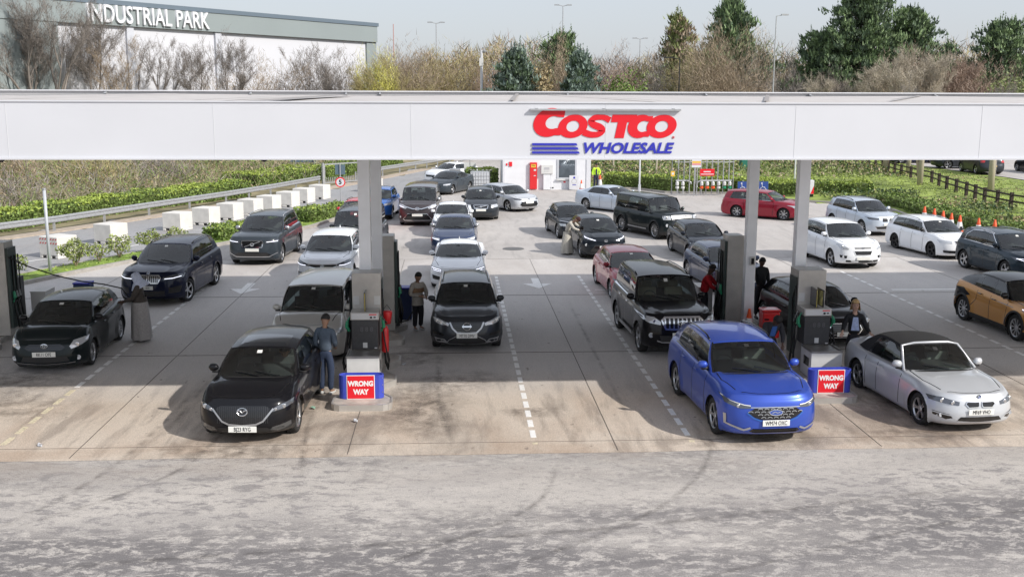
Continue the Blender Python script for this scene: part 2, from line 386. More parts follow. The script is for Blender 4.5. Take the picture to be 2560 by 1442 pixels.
        for nm, fl in parts.items():
            if nm == 'F': continue
            P, F, MI = mk(nm, fl, 0)
            o = len(av)
            if nm.startswith('side'):
                gm = GLASS if nm[-1] == '0' else (SGLASS if S.get('privacy', True) else GLASS)
                if 'blind' in S and nm[-1] in S['blind']: gm = s.body
                for sg in (1, -1):
                    a_, b_, c_ = (Vector((P[F[0][i]][0], P[F[0][i]][1]*sg, P[F[0][i]][2])) for i in (0, 1, 2))
                    F2 = F if (b_-a_).cross(c_-b_).y*sg > 0 else [tuple(reversed(f)) for f in F]
                    b = MB(); b.add([(x, y*sg, z) for x, y, z in P], F2); link('side_window', b.mesh('side_window', gm, smooth=True), s.root)
                    oo = len(av); av = av+[(x, y*sg, z) for x, y, z in P]; allf += [tuple(i+oo for i in f) for f in F]
            else:
                v2, F2, M2 = mirror_mesh(P, F, MI); b = MB(); b.v = v2; b.f = F2; b.m = [0]*len(F2)
                link(nm, b.mesh(nm, GLASS if nm == 'windscreen' else (BLK if nm == 'sunroof' else SGLASS), smooth=True, fix=True), s.root)
                av = av+v2; allf += [tuple(i+o for i in f) for f in F2]
        s.bvh = BVHTree.FromPolygons([Vector(p) for p in av], allf)
    def wheels(s):
        rm = s.S.get('rimmat', ALLOY); tm, rme = wheel_mesh(s.wr, s.S.get('rim', 'five'), rm)
        if rm is not ALLOY: rme = rme.copy(); rme.materials[0] = rm
        for ix, x in enumerate((s.fo, s.fo+s.wb)):
            for sg in (1, -1):
                e = bpy.data.objects.new('wheel', None); COL.objects.link(e); e.parent = s.root; e.empty_display_size = .2
                e.location = (s.L/2-x, sg*(s.hw-.125), s.wr); e.rotation_euler = (0, 0, R(s.S.get('steer', 0) if ix == 0 else 0)+(0 if sg > 0 else PI))
                link('tyre', tm, e); link('rim', rme, e)
    def interior(s):
        zb = s.b0-.02; sm = s.S.get('seat', SEAT); h = s.L/2
        for x, n in ((s.xr0+.42, 2), (s.xr0+1.28, 2)):
            if x > s.xr1-.25: continue
            for y in (-.36, .36):
                b = MB(); rt = Matrix.Rotation(R(-14), 3, 'Y')
                b.box(h-x-.05, h-x+.07, y-.24, y+.24, zb-.1, min(zb+.26, s.H-.36), rot=rt, org=(h-x, y, zb)); b.box(h-x-.04, h-x+.05, y-.13, y+.13, min(zb+.28, s.H-.34), min(zb+.44, s.H-.18), rot=rt, org=(h-x, y, zb))
                b.obj('seat', sm, s.root, bevel=.03)
        d = MB(); d.box(h-s.xr0-.05, h-s.xc-.30, -s.hw*.78, s.hw*.78, zb-.05, zb+.035); d.obj('dashboard', DASH, s.root, bevel=.02)
        w = MB(); c = Vector((h-s.xr0-.12, -.36, zb+.04)); pts = [c+Vector((-.06*math.sin(a), .18*math.cos(a), .17*math.sin(a))) for a in [k*PI/8 for k in range(17)]]
        w.tube(pts, .016, 6); w.obj('steering_wheel', SEAT, s.root)
        m = MB(); m.box(h-s.xr0-.10, h-s.xr0-.07, -.12, .12, s.H-.22, s.H-.15); m.obj('rear_view_mirror', BLK, s.root, bevel=.01)
    def mirrors(s):
        S = s.S; x = s.win[0][0]+.05; mm = S.get('mirror', s.body); k = S.get('mk', 1)
        for sg in (1, -1):
            z = s.zt(x, s.hw*.85)+.11; y = s.yb(x); b = MB(); n = 10; vs = []
            for i in range(7):          # rounded housing, flat at the back
                t = i/6; yy = lerp(-.085, .115, t)*k; rz = .078*k*math.sqrt(max(.06, 1-abs(2*t-1)**3.2)); rx = .075*k*math.sqrt(max(.06, 1-abs(2*t-1)**2.4))
                for q in range(n):
                    a = 2*PI*q/n; vs.append((s.L/2-x+max(-.045, rx*math.cos(a))-.02*t, sg*(s.hw-.01+yy), z+rz*math.sin(a)))
            b.add(vs, [(i*n+q, i*n+(q+1) % n, (i+1)*n+(q+1) % n, (i+1)*n+q) for i in range(6) for q in range(n)]+[tuple(range(n)), tuple(range(6*n, 7*n))], 0)
            b.box(s.L/2-x-.03, s.L/2-x+.03, min(sg*(y-.03), sg*(s.hw+.03)), max(sg*(y-.03), sg*(s.hw+.03)), z-.10, z-.05, mi=1)
            b.obj('door_mirror', [mm, TRIM], s.root, smooth=True, fix=True)
    # ---- surface-following patches -------------------------------------------------
    def hit(s, view, u, z, off):
        if view == 'F': o, d = Vector((s.L/2+1, u, z)), Vector((-1, 0, 0))
        elif view == 'B': o, d = Vector((-s.L/2-1, u, z)), Vector((1, 0, 0))
        elif view == 'T': o, d = Vector((s.L/2-u, z, 4)), Vector((0, 0, -1))
        elif view[0] == 'D': sg = 1 if view == 'D+' else -1; o = Vector((s.L/2+1, u+sg*1.0, z)); d = Vector((-1, -sg, 0)).normalized()
        else: sg = 1 if view == 'L' else -1; o, d = Vector((s.L/2-u, sg*2.5, z)), Vector((0, -sg, 0))
        loc, nrm, _, _ = s.bvh.ray_cast(o, d)
        if loc is None:
            q = o+d*(1.25 if view in 'FB' else 1.6); loc, nrm, _, _ = s.bvh.find_nearest(q)
        if nrm.dot(d) > 0: nrm = -nrm
        return loc+nrm*off
    def patch(s, view, poly, off=.006, name='panel', m=BLK, parent=None, step=.07, keep=False):
        pts = []; n = len(poly)
        for i in range(n):
            a, b = Vector(poly[i]), Vector(poly[(i+1) % n]); k = max(1, int((b-a).length/step))
            for j in range(k): pts.append(a.lerp(b, j/k))
        ne = len(pts); xs = [p.x for p in pts]; ys = [p.y for p in pts]; x = min(xs)+step*.5
        def inn(px, py):
            c = False
            for i in range(ne):
                a, b = pts[i], pts[(i+1) % ne]
                if (a.y > py) != (b.y > py) and px < (b.x-a.x)*(py-a.y)/(b.y-a.y)+a.x: c = not c
            return c
        gp = []
        while x < max(xs):
            y = min(ys)+step*.5
            while y < max(ys):
                if inn(x, y) and min((Vector((x, y))-p).length for p in pts) > step*.4: gp.append(Vector((x, y)))
                y += step
            x += step
        vv, _, ff, *_ = delaunay_2d_cdt(pts+gp, [], [list(range(ne))], 1, 1e-5)
        b = MB(); b.add([s.hit(view, p.x, p.y, off) for p in vv], [tuple(f) for f in ff])
        return b.obj(name, m, parent or s.root, smooth=True, fix=False)
    def ribbon(s, view, pl, w, off=.008, name='trim', m=CHR, parent=None, step=.06, closed=False, add=None):
        pts = []; pl = [Vector(p) for p in pl]; pl = pl+[pl[0]] if closed else pl
        for a, b in zip(pl, pl[1:]):
            k = max(1, int((b-a).length/step))
            for j in range(k): pts.append(a.lerp(b, j/k))
        pts.append(pl[-1]); n = len(pts); vs = []
        for i, p in enumerate(pts):
            if closed and i in (0, n-1): d = ((pts[1]-pts[0]).normalized()+(pts[-1]-pts[-2]).normalized())
            else: d = pts[min(i+1, n-1)]-pts[max(i-1, 0)]
            if d.length < 1e-6: d = Vector((1, 0))
            nn = Vector((-d.y, d.x)).normalized()*w/2
            vs += [s.hit(view, *(p+nn), off), s.hit(view, *(p-nn), off)]
        fs = [(2*i, 2*i+1, 2*i+3, 2*i+2) for i in range(n-1)]
        b = add or MB(); b.add(vs, fs)
        return b if add is not None else b.obj(name, m, parent or s.root, smooth=True)
    def sym(s, half):   # half outline given as (y fraction, z) from centre top to centre bottom -> full outline in metres
        h = [(y*s.hw, z) for y, z in half]; return h+[(-y, z) for y, z in reversed(h) if abs(y) > 1e-4]
    def sides(s):
        S = s.S; L = s.L; zb = lambda x: s.zt(x, s.hw*.9); bottom = S['gc']+.10
        w = s.win; B = (w[0][1]+w[1][0])/2; A = w[0][0]-.06; C = w[1][1]+.03
        gaps = MB()
        for v in 'LR':
            rc = s.fo+s.wb-s.Ra-.04
            s.ribbon(v, [(A, zb(A)-.06), (A+.02, bottom+.25), (A+.05, bottom)], .016, .003, add=gaps)
            s.ribbon(v, [(B, zb(B)-.06), (B+.01, bottom)], .016, .003, add=gaps)
            s.ribbon(v, [(C, zb(C)-.06), (min(C, rc+.12), .75), (rc, .55), (rc-.02, bottom)], .016, .003, add=gaps)
        s.ribbon('T', [(s.xc+.16, -s.hw*.80), (.9, -s.hw*.83), (.42, -s.hw*.70)], .016, .003, add=gaps)
        s.ribbon('T', [(s.xc+.16, s.hw*.80), (.9, s.hw*.83), (.42, s.hw*.70)], .016, .003, add=gaps)
        s.ribbon('T', [(.30, -s.hw*.62), (.20, -s.hw*.3), (.175, 0), (.20, s.hw*.3), (.30, s.hw*.62)], .014, .003, add=gaps)
        gaps.obj('door_gap', BLK, s.root)
        for v, sg in (('L', 1), ('R', -1)):
            for hx in (B-.18, C-.16):
                p = s.hit(v, hx, zb(hx)-.13, .02); b = MB(); b.box(p.x-.09, p.x+.09, p.y-.014, p.y+.014, p.z-.014, p.z+.014)
                b.obj('door_handle', S.get('handle', s.body), s.root, bevel=.008)
        if S.get('belt'):
            for v in 'LR': s.ribbon(v, [(w[0][0]-.02, zb(w[0][0])+.002), (w[-1][1]+.02, zb(w[-1][1])+.004)], .022, .010, 'window_trim', S['belt'])
        for v in 'LR':      # arch lips
            for x in (s.fo, s.fo+s.wb):
                if S.get('archtrim'):
                    s.ribbon(v, [(x+(s.Ra+.028)*math.cos(a), s.wr+(s.Ra+.028)*math.sin(a)) for a in [k*PI/14-.05 for k in range(15)]], .055, .010, 'arch_trim', TRIM)
        if S.get('rails'):
            for sg in (1, -1):
                x0, x1 = s.xr0+.25, s.xr1-.2; pts = []
                for k in range(9):
                    x = lerp(x0, x1, k/8); y = s.yt(x)-.03; zz = s.zr(x, y)+(.045 if 0 < k < 8 else .0); pts.append((L/2-x, sg*y, zz))
                b = MB(); b.tube(pts, .018, 6); b.obj('roof_rail', S['rails'], s.root, smooth=True)
        b = MB()
        for y0, y1 in ((.10, -.55), (.62, -.02)):
            pts = []
            for k in range(6):
                y = lerp(y0, y1, k/5)*s.hw*.85; pts.append((s.xc+.02+.24*(abs(y)/s.hw)**2.3+.02+.10*(k/5), y))
            b.tube([s.hit('T', x, y, .02) for x, y in pts], .011, 5)
        b.obj('wiper', BLK, s.root)
        s.patch('T', [(s.xc-.05, -s.hw*.3), (s.xc+.06, -s.hw*.72), (s.xc+.10, -s.hw*.70), (s.xc+.02, 0), (s.xc+.10, s.hw*.70), (s.xc+.06, s.hw*.72), (s.xc-.05, s.hw*.3)], .004, 'cowl_panel', TRIM)
        if S.get('fin'):
            x = s.xr1-.28; z = s.zr(x, 0); b = MB(); b.add([(L/2-x+.09, 0, z), (L/2-x-.06, .025, z), (L/2-x-.06, -.025, z), (L/2-x-.06, 0, z+.075)], [(0, 1, 3), (0, 3, 2), (1, 2, 3), (0, 2, 1)]); b.obj('aerial', S['fin'] if S['fin'] is not True else s.body, s.root)
        xw = s.xr0+.02-.16; st_ = MB(); q_ = [s.hit('T', xw+dx, dy, .006) for dx, dy in ((-.05, .04), (.03, .04), (.03, -.06), (-.05, -.06))]; st_.add(q_, [(0, 1, 2, 3)]); st_.obj('windscreen_sensor', PLW if s.L*100 % 2 < 1 else TRIM, s.root)
        # back lights and rear plate
        for sg in (1, -1):
            z = s.b1-.06; s.patch('B', [(sg*.92*s.hw, z), (sg*.62*s.hw, z-.01), (sg*.66*s.hw, z-.15), (sg*.94*s.hw, z-.17)], .008, 'tail_light', RED)
        s.patch('B', [(-.26, .70), (.26, .70), (.26, .59), (-.26, .59)], .012, 'rear_number_plate', PLY)
    # ---- faces ---------------------------------------------------------------------
    def plate(s, txt, z, u=0, w=.52):
        p = s.hit('F', u, z, .0); q = s.hit('F', u, z-.04, 0); h = .058
        e = MB(); e.box(-.012, 0, -w/2, w/2, -h, h); o = e.obj('number_plate', PLW, s.root, bevel=.004); o.location = (p.x+.035, u, z)
        if txt:
            sz = .112*w/.52; t = text_mesh(txt, sz, .002, .0, sx=.70); t.materials.clear(); t.materials.append(INK)
            k = link('plate_lettering', t, o, (.003, 0, -.002)); k.rotation_euler = (R(90), 0, R(90))
    def lights(s, hl, m=LENS, drl=None, ring=None):
        for sg in (1, -1):
            o = s.patch('F', [(sg*y*s.hw, z) for y, z in hl], .010, 'headlight', m, step=.05)
            if drl: s.ribbon('F', [(sg*y*s.hw, z) for y, z in drl], .015, .016, 'running_light', DRL, o)
            if ring:
                for (y, z, r) in ring:
                    p = s.hit('F', sg*y*s.hw, z, .012); b = MB(); b.lathe([(r, 0), (r*.8, .008), (r*.5, .002), (.001, .006)], (0, 0, 0), 14, 'x'); k = b.obj('projector', CHR, o, smooth=True); k.location = p
    def grille(s, half, m=BLK, edge=None, ew=.03, bars=None, bm=None, step=.06, close=True):
        o = s.patch('F', s.sym(half), .006, 'grille', m, step=step)
        if edge: s.ribbon('F', s.sym(half), ew, .014, 'grille_surround', edge, o, closed=close)
        if bars:
            b = MB(); zs = [z for _, z in half]; ys = max(y for y, _ in half)*s.hw
            if bars[0] == 'h':
                for k in range(bars[1]):
                    z = lerp(min(zs), max(zs), (k+.5)/bars[1]); hh = [(y, zz) for y, zz in half]
                    wid = max([0]+[interp_half(hh, z)])*s.hw*.93; s.ribbon('F', [(-wid, z), (wid, z)], bars[2], .014, add=b)
            else:
                for k in range(bars[1]):
                    y = lerp(-ys, ys, (k+.5)/bars[1])*.95; s.ribbon('F', [(y, min(zs)+.02), (y, max(zs)-.02)], bars[2], .014, add=b)
            b.obj('grille_bars', bm or DALLOY, o)
        return o
    def blob(s, poly, m=TRIM, name='air_intake', both=True, off=.007):
        for sg in ((1, -1) if both else (1,)):
            s.patch('F', [(sg*y*s.hw, z) for y, z in poly], off, name, m)
    def fog(s, y, z, r=.05, m=LENS):
        for sg in (1, -1):
            p = s.hit('F', sg*y*s.hw, z, .012); b = MB(); b.lathe([(r*1.2, -.01), (r, .008), (r*.8, .0), (.001, .004)], (0, 0, 0), 14, 'x'); k = b.obj('fog_light', m, s.root, smooth=True); k.location = p
    def badge(s, kind, z, r=.07, m=CHR, off=.02):
        p = s.hit('F', 0, z, off); e = bpy.data.objects.new('badge', None); b = MB(); k = []
        def ell(a, c, w, cy=0, cz=0, n=20): return [(0, cy+a*math.cos(2*PI*i/n), cz+c*math.sin(2*PI*i/n)) for i in range(n+1)]
        def disc(a, c, mi, x=0):
            n = 20; b.add([(x, 0, 0)]+[(x, a*math.cos(2*PI*i/n), c*math.sin(2*PI*i/n)) for i in range(n)], [(0, i+1, (i+1) % n+1) for i in range(n)], mi)
        if kind == 'toyota': b.tube(ell(r, r*.66, 0), r*.11, 5); b.tube(ell(r*.36, r*.60, 0), r*.09, 5); b.tube(ell(r*.72, r*.22, 0, 0, r*.3), r*.09, 5)
        elif kind == 'nissan': b.tube(ell(r, r, 0), r*.13, 6); b.box(-.005, .012, -r*1.25, r*1.25, -r*.2, r*.2)
        elif kind == 'oval': disc(r*1.5, r*.62, 1, .002); b.tube(ell(r*1.5, r*.62, 0), r*.09, 5); b.tube([(.006, -r*.9, -.01), (.006, -r*.3, .012), (.006, r*.3, -.008), (.006, r*.9, .01)], r*.09, 5)
        elif kind == 'roundel':
            disc(r, r, 2, .0); disc(r*.62, r*.62, 0, .004); b.tube(ell(r, r, 0), r*.1, 5)
            for a0 in (0, PI): b.add([(.008, 0, 0)]+[(.008, r*.6*math.cos(a0+PI/2*i/5), r*.6*math.sin(a0+PI/2*i/5)) for i in range(6)], [(0, i+1, i+2) for i in range(5)], 1)
        elif kind == 'wing': b.tube(ell(r*1.1, r*.85, 0), r*.11, 5); b.tube([(0, -r, r*.35), (0, -r*.35, r*.2), (0, 0, -r*.25), (0, r*.35, r*.2), (0, r, r*.35)], r*.13, 5)
        elif kind == 'arrow': b.tube(ell(r*.8, r*.8, 0), r*.16, 5); b.tube([(0, -r*2.2, -r*.9), (0, -r*.8, -r*.3)], r*.14, 5); b.tube([(0, r*.8, r*.3), (0, r*2.2, r*.9)], r*.14, 5)
        elif kind == 'rings': [b.tube(ell(r*.5, r*.5, 0, cy), r*.1, 5) for cy in (-r*1.1, -r*.37, r*.37, r*1.1)]
        elif kind == 'ess': b.tube([(0, -r*.7, -r*.35), (0, -r*.1, -r*.55), (0, r*.0, r*.1), (0, r*.1, r*.55), (0, r*.7, r*.4)], r*.15, 5)
        elif kind == 'aitch': b.tube(ell(r, r*.6, 0), r*.1, 5); b.tube([(0, -r*.4, -r*.4), (0, -r*.3, r*.4)], r*.1, 5); b.tube([(0, r*.3, -r*.4), (0, r*.4, r*.4)], r*.1, 5); b.tube([(0, -r*.35, -.01), (0, r*.35, .01)], r*.1, 5)
        else: disc(r*.7, r*.7, 0); b.tube(ell(r*.7, r*.7, 0), r*.14, 5)
        o = b.obj('badge', [m, mat('badge_blue', (.02, .06, .3), .3, coat=1), BLK], s.root, fix=False); o.location = p; o.rotation_euler = (0, R(-12), 0)
def interp_half(h, z):
    best = 0; n = len(h)
    for i in range(n-1):
        (y0, z0), (y1, z1) = h[i], h[i+1]
        if (z0-z)*(z1-z) <= 0 and z0 != z1: best = max(best, y0+(y1-y0)*(z-z0)/(z1-z0))
    return best
# ---------------------------------------------------------------- ground materials
def nn(n, t, **k):
    x = n.nodes.new(t)
    for a, b in k.items(): setattr(x, a, b)
    return x
def ground_mat(name, light, dark, stain, tan=None, fwd=False):
    m = bpy.data.materials.new(name); m.use_nodes = True; n = m.node_tree; L = n.links.new; b = n.nodes['Principled BSDF']; b.inputs['Roughness'].default_value = .85
    tc = nn(n, 'ShaderNodeTexCoord')
    def noise(scale, sc=(1, 1, 1), rot=0, det=6, lo=.4, hi=.6, dist=0, rough=.55, off=0):
        mp = nn(n, 'ShaderNodeMapping'); mp.inputs['Scale'].default_value = sc; mp.inputs['Rotation'].default_value = (0, 0, rot); mp.inputs['Location'].default_value = (off, off*.7, 0)
        z = nn(n, 'ShaderNodeTexNoise'); z.inputs['Scale'].default_value = scale; z.inputs['Detail'].default_value = det; z.inputs['Distortion'].default_value = dist; z.inputs['Roughness'].default_value = rough
        r = nn(n, 'ShaderNodeMapRange'); r.inputs['From Min'].default_value = lo; r.inputs['From Max'].default_value = hi
        L(tc.outputs['Object'], mp.inputs[0]); L(mp.outputs[0], z.inputs['Vector']); L(z.outputs[0], r.inputs[0]); return r.outputs[0]
    def mix(fac, a, c, bt='MIX'):
        x = nn(n, 'ShaderNodeMix', data_type='RGBA', blend_type=bt)
        for i, v in ((0, fac), (6, a), (7, c)):
            if isinstance(v, tuple): x.inputs[i].default_value = (*v, 1)
            elif isinstance(v, (int, float)): x.inputs[i].default_value = v
            else: L(v, x.inputs[i])
        return x.outputs[2]
    def mul(a, c):
        x = nn(n, 'ShaderNodeMath', operation='MULTIPLY')
        for i, v in enumerate((a, c)):
            if isinstance(v, (int, float)): x.inputs[i].default_value = v
            else: L(v, x.inputs[i])
        return x.outputs[0]
    sep = nn(n, 'ShaderNodeSeparateXYZ'); L(tc.outputs['Object'], sep.inputs[0])
    def band(src, a0, a1, b0=None, b1=None):
        r = nn(n, 'ShaderNodeMapRange'); r.inputs['From Min'].default_value = a0; r.inputs['From Max'].default_value = a1; L(src, r.inputs[0]); o = r.outputs[0]
        if b0 is not None:
            r2 = nn(n, 'ShaderNodeMapRange'); r2.inputs['From Min'].default_value = b1; r2.inputs['From Max'].default_value = b0; L(src, r2.inputs[0]); o = mul(o, r2.outputs[0])
        return o
    c = mix(noise(.5, lo=.35, hi=.65), light, tuple(v*.9 for v in light))
    if fwd:      # scuffed wearing course: rubbed-off streaks, tighter in two broad bands
        st = noise(2.6, (.75, 1.35, 1), R(22), 12, .51, .57, .3, .76); wide = noise(.18, (.5, 1.4, 1), R(20), 4, .38, .54, .5)
        y2 = nn(n, 'ShaderNodeMath', operation='MULTIPLY_ADD'); L(sep.outputs[0], y2.inputs[0]); y2.inputs[1].default_value = -.06; L(sep.outputs[1], y2.inputs[2])
        bd = band(y2.outputs[0], 12.6, 13.6, 15.2, 16.0)
        c = mix(mul(mul(st, wide), .70), c, tuple(v*1.25 for v in dark)); c = mix(mul(noise(7, (.9, 1.2, 1), R(12), 6, .54, .60, 0, .7, 7), .35), c, dark)
        c = mix(mul(noise(.5, (.55, 1.3, 1), R(26), 9, .47, .60, .5, .7, 11), .30), c, tuple(v*1.5 for v in dark))
        f2 = noise(3.2, (.8, 1.35, 1), R(18), 12, .44, .51, .3, .80, 3)
        bdn = noise(.13, (.6, 1.8, 1), R(12), 3, .34, .48, .3, .5, 15)
        c = mix(mul(mul(bd, mul(f2, bdn)), .95), c, dark)
        c = mix(mul(mul(noise(.22, (.4, 1, 1), .3, 3, .5, .62, 0, .5, 9), f2), .75), c, dark)
        c = mix(mul(band(y2.outputs[0], 16.8, 18.6, 99, 100), mul(noise(.9, (.5, 1.3, 1), R(15), 7, .46, .62, .4, .6, 5), .55)), c, stain)
    else:
        c = mix(mul(noise(.32, (1.4, .7, 1), R(-8), 6, .47, .64, .5), .55), c, stain)
        c = mix(mul(noise(1.1, (2.2, .35, 1), R(2), 7, .50, .64, .3, .6, 4), .5), c, dark)
        if tan:  # oil and rubber near the pumps; concrete greyer and mottled further back
            lane = nn(n, 'ShaderNodeMath', operation='PINGPONG'); a = nn(n, 'ShaderNodeMath', operation='ADD'); L(sep.outputs[0], a.inputs[0]); a.inputs[1].default_value = 1.95+9.92*20
            L(a.outputs[0], lane.inputs[0]); lane.inputs[1].default_value = 4.96
            near = band(lane.outputs[0], 3.0, 1.4)
            c = mix(mul(mul(near, noise(.7, (1, .6, 1), 0, 8, .44, .60, .6, .62, 2)), .75), c, dark)
            c = mix(mul(mul(band(sep.outputs[1], 20.6, 19.0), noise(.5, (.7, 1.3, 1), .5, 7, .47, .60, .4, .6, 8)), .55), c, stain)
            c = mix(mul(band(sep.outputs[1], 21.8, 24.5), .85), c, (.56, .54, .525))
            c = mix(mul(mul(band(sep.outputs[1], 22.5, 25, 38, 36), noise(.35, (1.2, .6, 1), R(5), 7, .36, .62, .4, .6, 21)), .32), c, tuple(v*1.15 for v in dark))
            c = mix(mul(noise(5, (1, .7, 1), 0, 2, .70, .74), .7), c, dark)
    g = noise(48, det=4, lo=.3, hi=.7); gr = nn(n, 'ShaderNodeMapRange'); gr.inputs['To Min'].default_value = .72; gr.inputs['To Max'].default_value = 1.28; L(g, gr.inputs[0])
    cb = nn(n, 'ShaderNodeCombineColor'); [L(gr.outputs[0], cb.inputs[i]) for i in range(3)]
    c = mix(1.0, c, cb.outputs[0], 'MULTIPLY'); L(c, b.inputs['Base Color'])
    bp = nn(n, 'ShaderNodeBump'); bp.inputs['Strength'].default_value = .3; bp.inputs['Distance'].default_value = .01; L(g, bp.inputs['Height']); L(bp.outputs[0], b.inputs['Normal'])
    MATS[name] = m; return m
ASPH = ground_mat('worn_asphalt', (.50, .465, .43), (.165, .155, .155), (.32, .275, .24), fwd=True)
ASPB = ground_mat('rear_asphalt', (.49, .46, .435), (.33, .31, .295), (.40, .37, .345))
SLAB = ground_mat('stained_concrete', (.585, .505, .425), (.20, .165, .14), (.40, .30, .225), tan=True)
ROADM = ground_mat('road_asphalt', (.33, .33, .335), (.24, .24, .245), (.30, .28, .27))
EARTH = mat('earth', (.10, .085, .06), .95, noise=.5, nscale=1.5); GRS = mat('turf', (.20, .29, .05), .95, noise=.55, nscale=3)
KERB = mat('kerb_concrete', (.36, .34, .31), .85, noise=.15, nscale=6); LINE = mat('road_paint', (.84, .83, .81), .7, noise=.12, nscale=14)
LINEW = mat('worn_road_paint', (.62, .55, .40), .8, noise=.3, nscale=18)
WHITE = mat('white_panel', (.64, .65, .685), .45, noise=.03, nscale=.6); ROOF = mat('roof_sheet', (.50, .47, .45), .75, noise=.10, nscale=2)
GALV = mat('galvanised', (.42, .43, .44), .5, .5, noise=.15, nscale=9); COLW = mat('column_paint', (.86, .88, .92), .38, .45, noise=.06, nscale=2)
def sheet(name, poly, z, m, kind='structure'):
    b = MB(); b.add([(x, y, z) for x, y in poly], [tuple(range(len(poly)))]); o = b.obj(name, m); tag(o, kind=kind); return o
sheet('ground', [(-1500, -200), (1500, -200), (1500, 2500), (-1500, 2500)], -.03, EARTH)
sheet('front_forecourt', [(-60, -5), (60, -5), (60, 18.42), (-60, 18.42)], 0, ASPH)
sheet('rear_forecourt', [(-60, 41.5), (60, 41.5), (60, 110), (-60, 110)], 0, ASPB)
rg = random.Random(4); sheet('concrete_slab', [(-60+1.2*i, 18.4+rg.uniform(-.05, .03)) for i in range(101)]+[(60, 41.6), (-60, 41.6)], .004, SLAB)
j = MB(); JM = mat('joint_filler', (.13, .115, .10), .9)
for y, w in ((19.05, .01), (26.06, .035), (33.8, .045), (41.5, .02)): j.box(-60, 60, y-w/2, y+w/2, .004, .0085)
for x in (-11.9, -6.93, -1.97, 2.99, 7.96, 12.9, 17.9):
    for a, b_ in ((18.5, 26.0), (26.1, 33.7), (33.9, 41.4)): j.box(x-.008, x+.008, a, b_, .004, .0085)
tag(j.obj('slab_joints', JM), kind='structure')
ln = MB(); lw = MB(); rnd = random.Random(3)
for X in (-8.42, 1.49, 4.47, 14.38):
    y = 19.3; ymax = 37.2 if X < 14 else 38
    while y < ymax:
        (lw if (X < -8 and y < 23) else ln).box(X-.055, X+.055, y, y+.44, .004, .0085); y += .655
    lw.box(X-.05, X+.05, 18.9, 19.0, .004, .0085)
for cx, cy in ((-7.0, 35.35), (2.85, 36.0)):    # direction arrows pointing at the camera
    ln.add([(cx+x, cy+y, .0085) for x, y in ((-.14, 1.0), (.14, 1.0), (.14, -.1), (-.14, -.1), (-.5, -.1), (.5, -.1), (0, -1.0))], [(0, 3, 2, 1), (4, 6, 5)])
ln.box(14.75, 17.2, 34.25, 34.42, .004, .0085); ln.box(4.7, 5.4, 34.6, 34.72, .004, .0085)
for a, b_ in (((-17.2, 40.4), (-14.1, 45.1)), ((-14.1, 45.1), (-9.8, 52.5)), ((-9.8, 52.5), (-6.3, 63.0))):
    d = (Vector(b_)-Vector(a)).normalized(); q = Vector((-d.y, d.x))*.05; A, B = Vector(a), Vector(b_)
    ln.add([(*(A+q), .0125), (*(A-q), .0125), (*(B-q), .0125), (*(B+q), .0125)], [(0, 1, 2, 3)])
tag(ln.obj('lane_markings', LINE), kind='structure'); tag(lw.obj('worn_lane_markings', LINEW), kind='structure')
mh = MB(); mh.lathe([(.001, .012), (.42, .012), (.46, .009)], (2.5, 44.3, 0), 24); tag(mh.obj('manhole_cover', mat('iron', (.17, .165, .16), .6, .4, noise=.2, nscale=20)), 'round iron manhole cover set in the sunlit yard behind the canopy', 'manhole cover')
def offs(pts, d):
    out = []
    for i, p in enumerate(pts):
        a, b = Vector(pts[max(0, i-1)]), Vector(pts[min(len(pts)-1, i+1)]); t = (b-a).normalized(); out.append((p[0]-t.y*d, p[1]+t.x*d))
    return out
def soft_mark(name, col, fac, scale, radial=False):
    m = bpy.data.materials.new(name); m.use_nodes = True; n = m.node_tree; b = n.nodes['Principled BSDF']; b.inputs['Base Color'].default_value = (*col, 1); b.inputs['Roughness'].default_value = .8
    tc = nn(n, 'ShaderNodeTexCoord'); z = nn(n, 'ShaderNodeTexNoise'); z.inputs['Scale'].default_value = scale; z.inputs['Detail'].default_value = 9; z.inputs['Roughness'].default_value = .7; n.links.new(tc.outputs['Object'], z.inputs['Vector'])
    at_ = nn(n, 'ShaderNodeAttribute', attribute_name='fade'); mr = nn(n, 'ShaderNodeMapRange'); mr.inputs['From Min'].default_value = .40; mr.inputs['From Max'].default_value = .62; n.links.new(z.outputs[0], mr.inputs[0])
    a = nn(n, 'ShaderNodeMath', operation='MULTIPLY'); n.links.new(mr.outputs[0], a.inputs[0]); n.links.new(at_.outputs['Fac'], a.inputs[1]); a2 = nn(n, 'ShaderNodeMath', operation='MULTIPLY'); a2.inputs[1].default_value = fac; n.links.new(a.outputs[0], a2.inputs[0]); n.links.new(a2.outputs[0], b.inputs['Alpha']); return m
def fade_mesh(name, vs, fs, fade, m):
    b = MB(); b.add(vs, fs); me = b.mesh(name, m); at_ = me.attributes.new('fade', 'FLOAT', 'POINT'); at_.data.foreach_set('value', fade); return tag(link(name, me), kind='structure')
vs = []; fs = []; fd = []
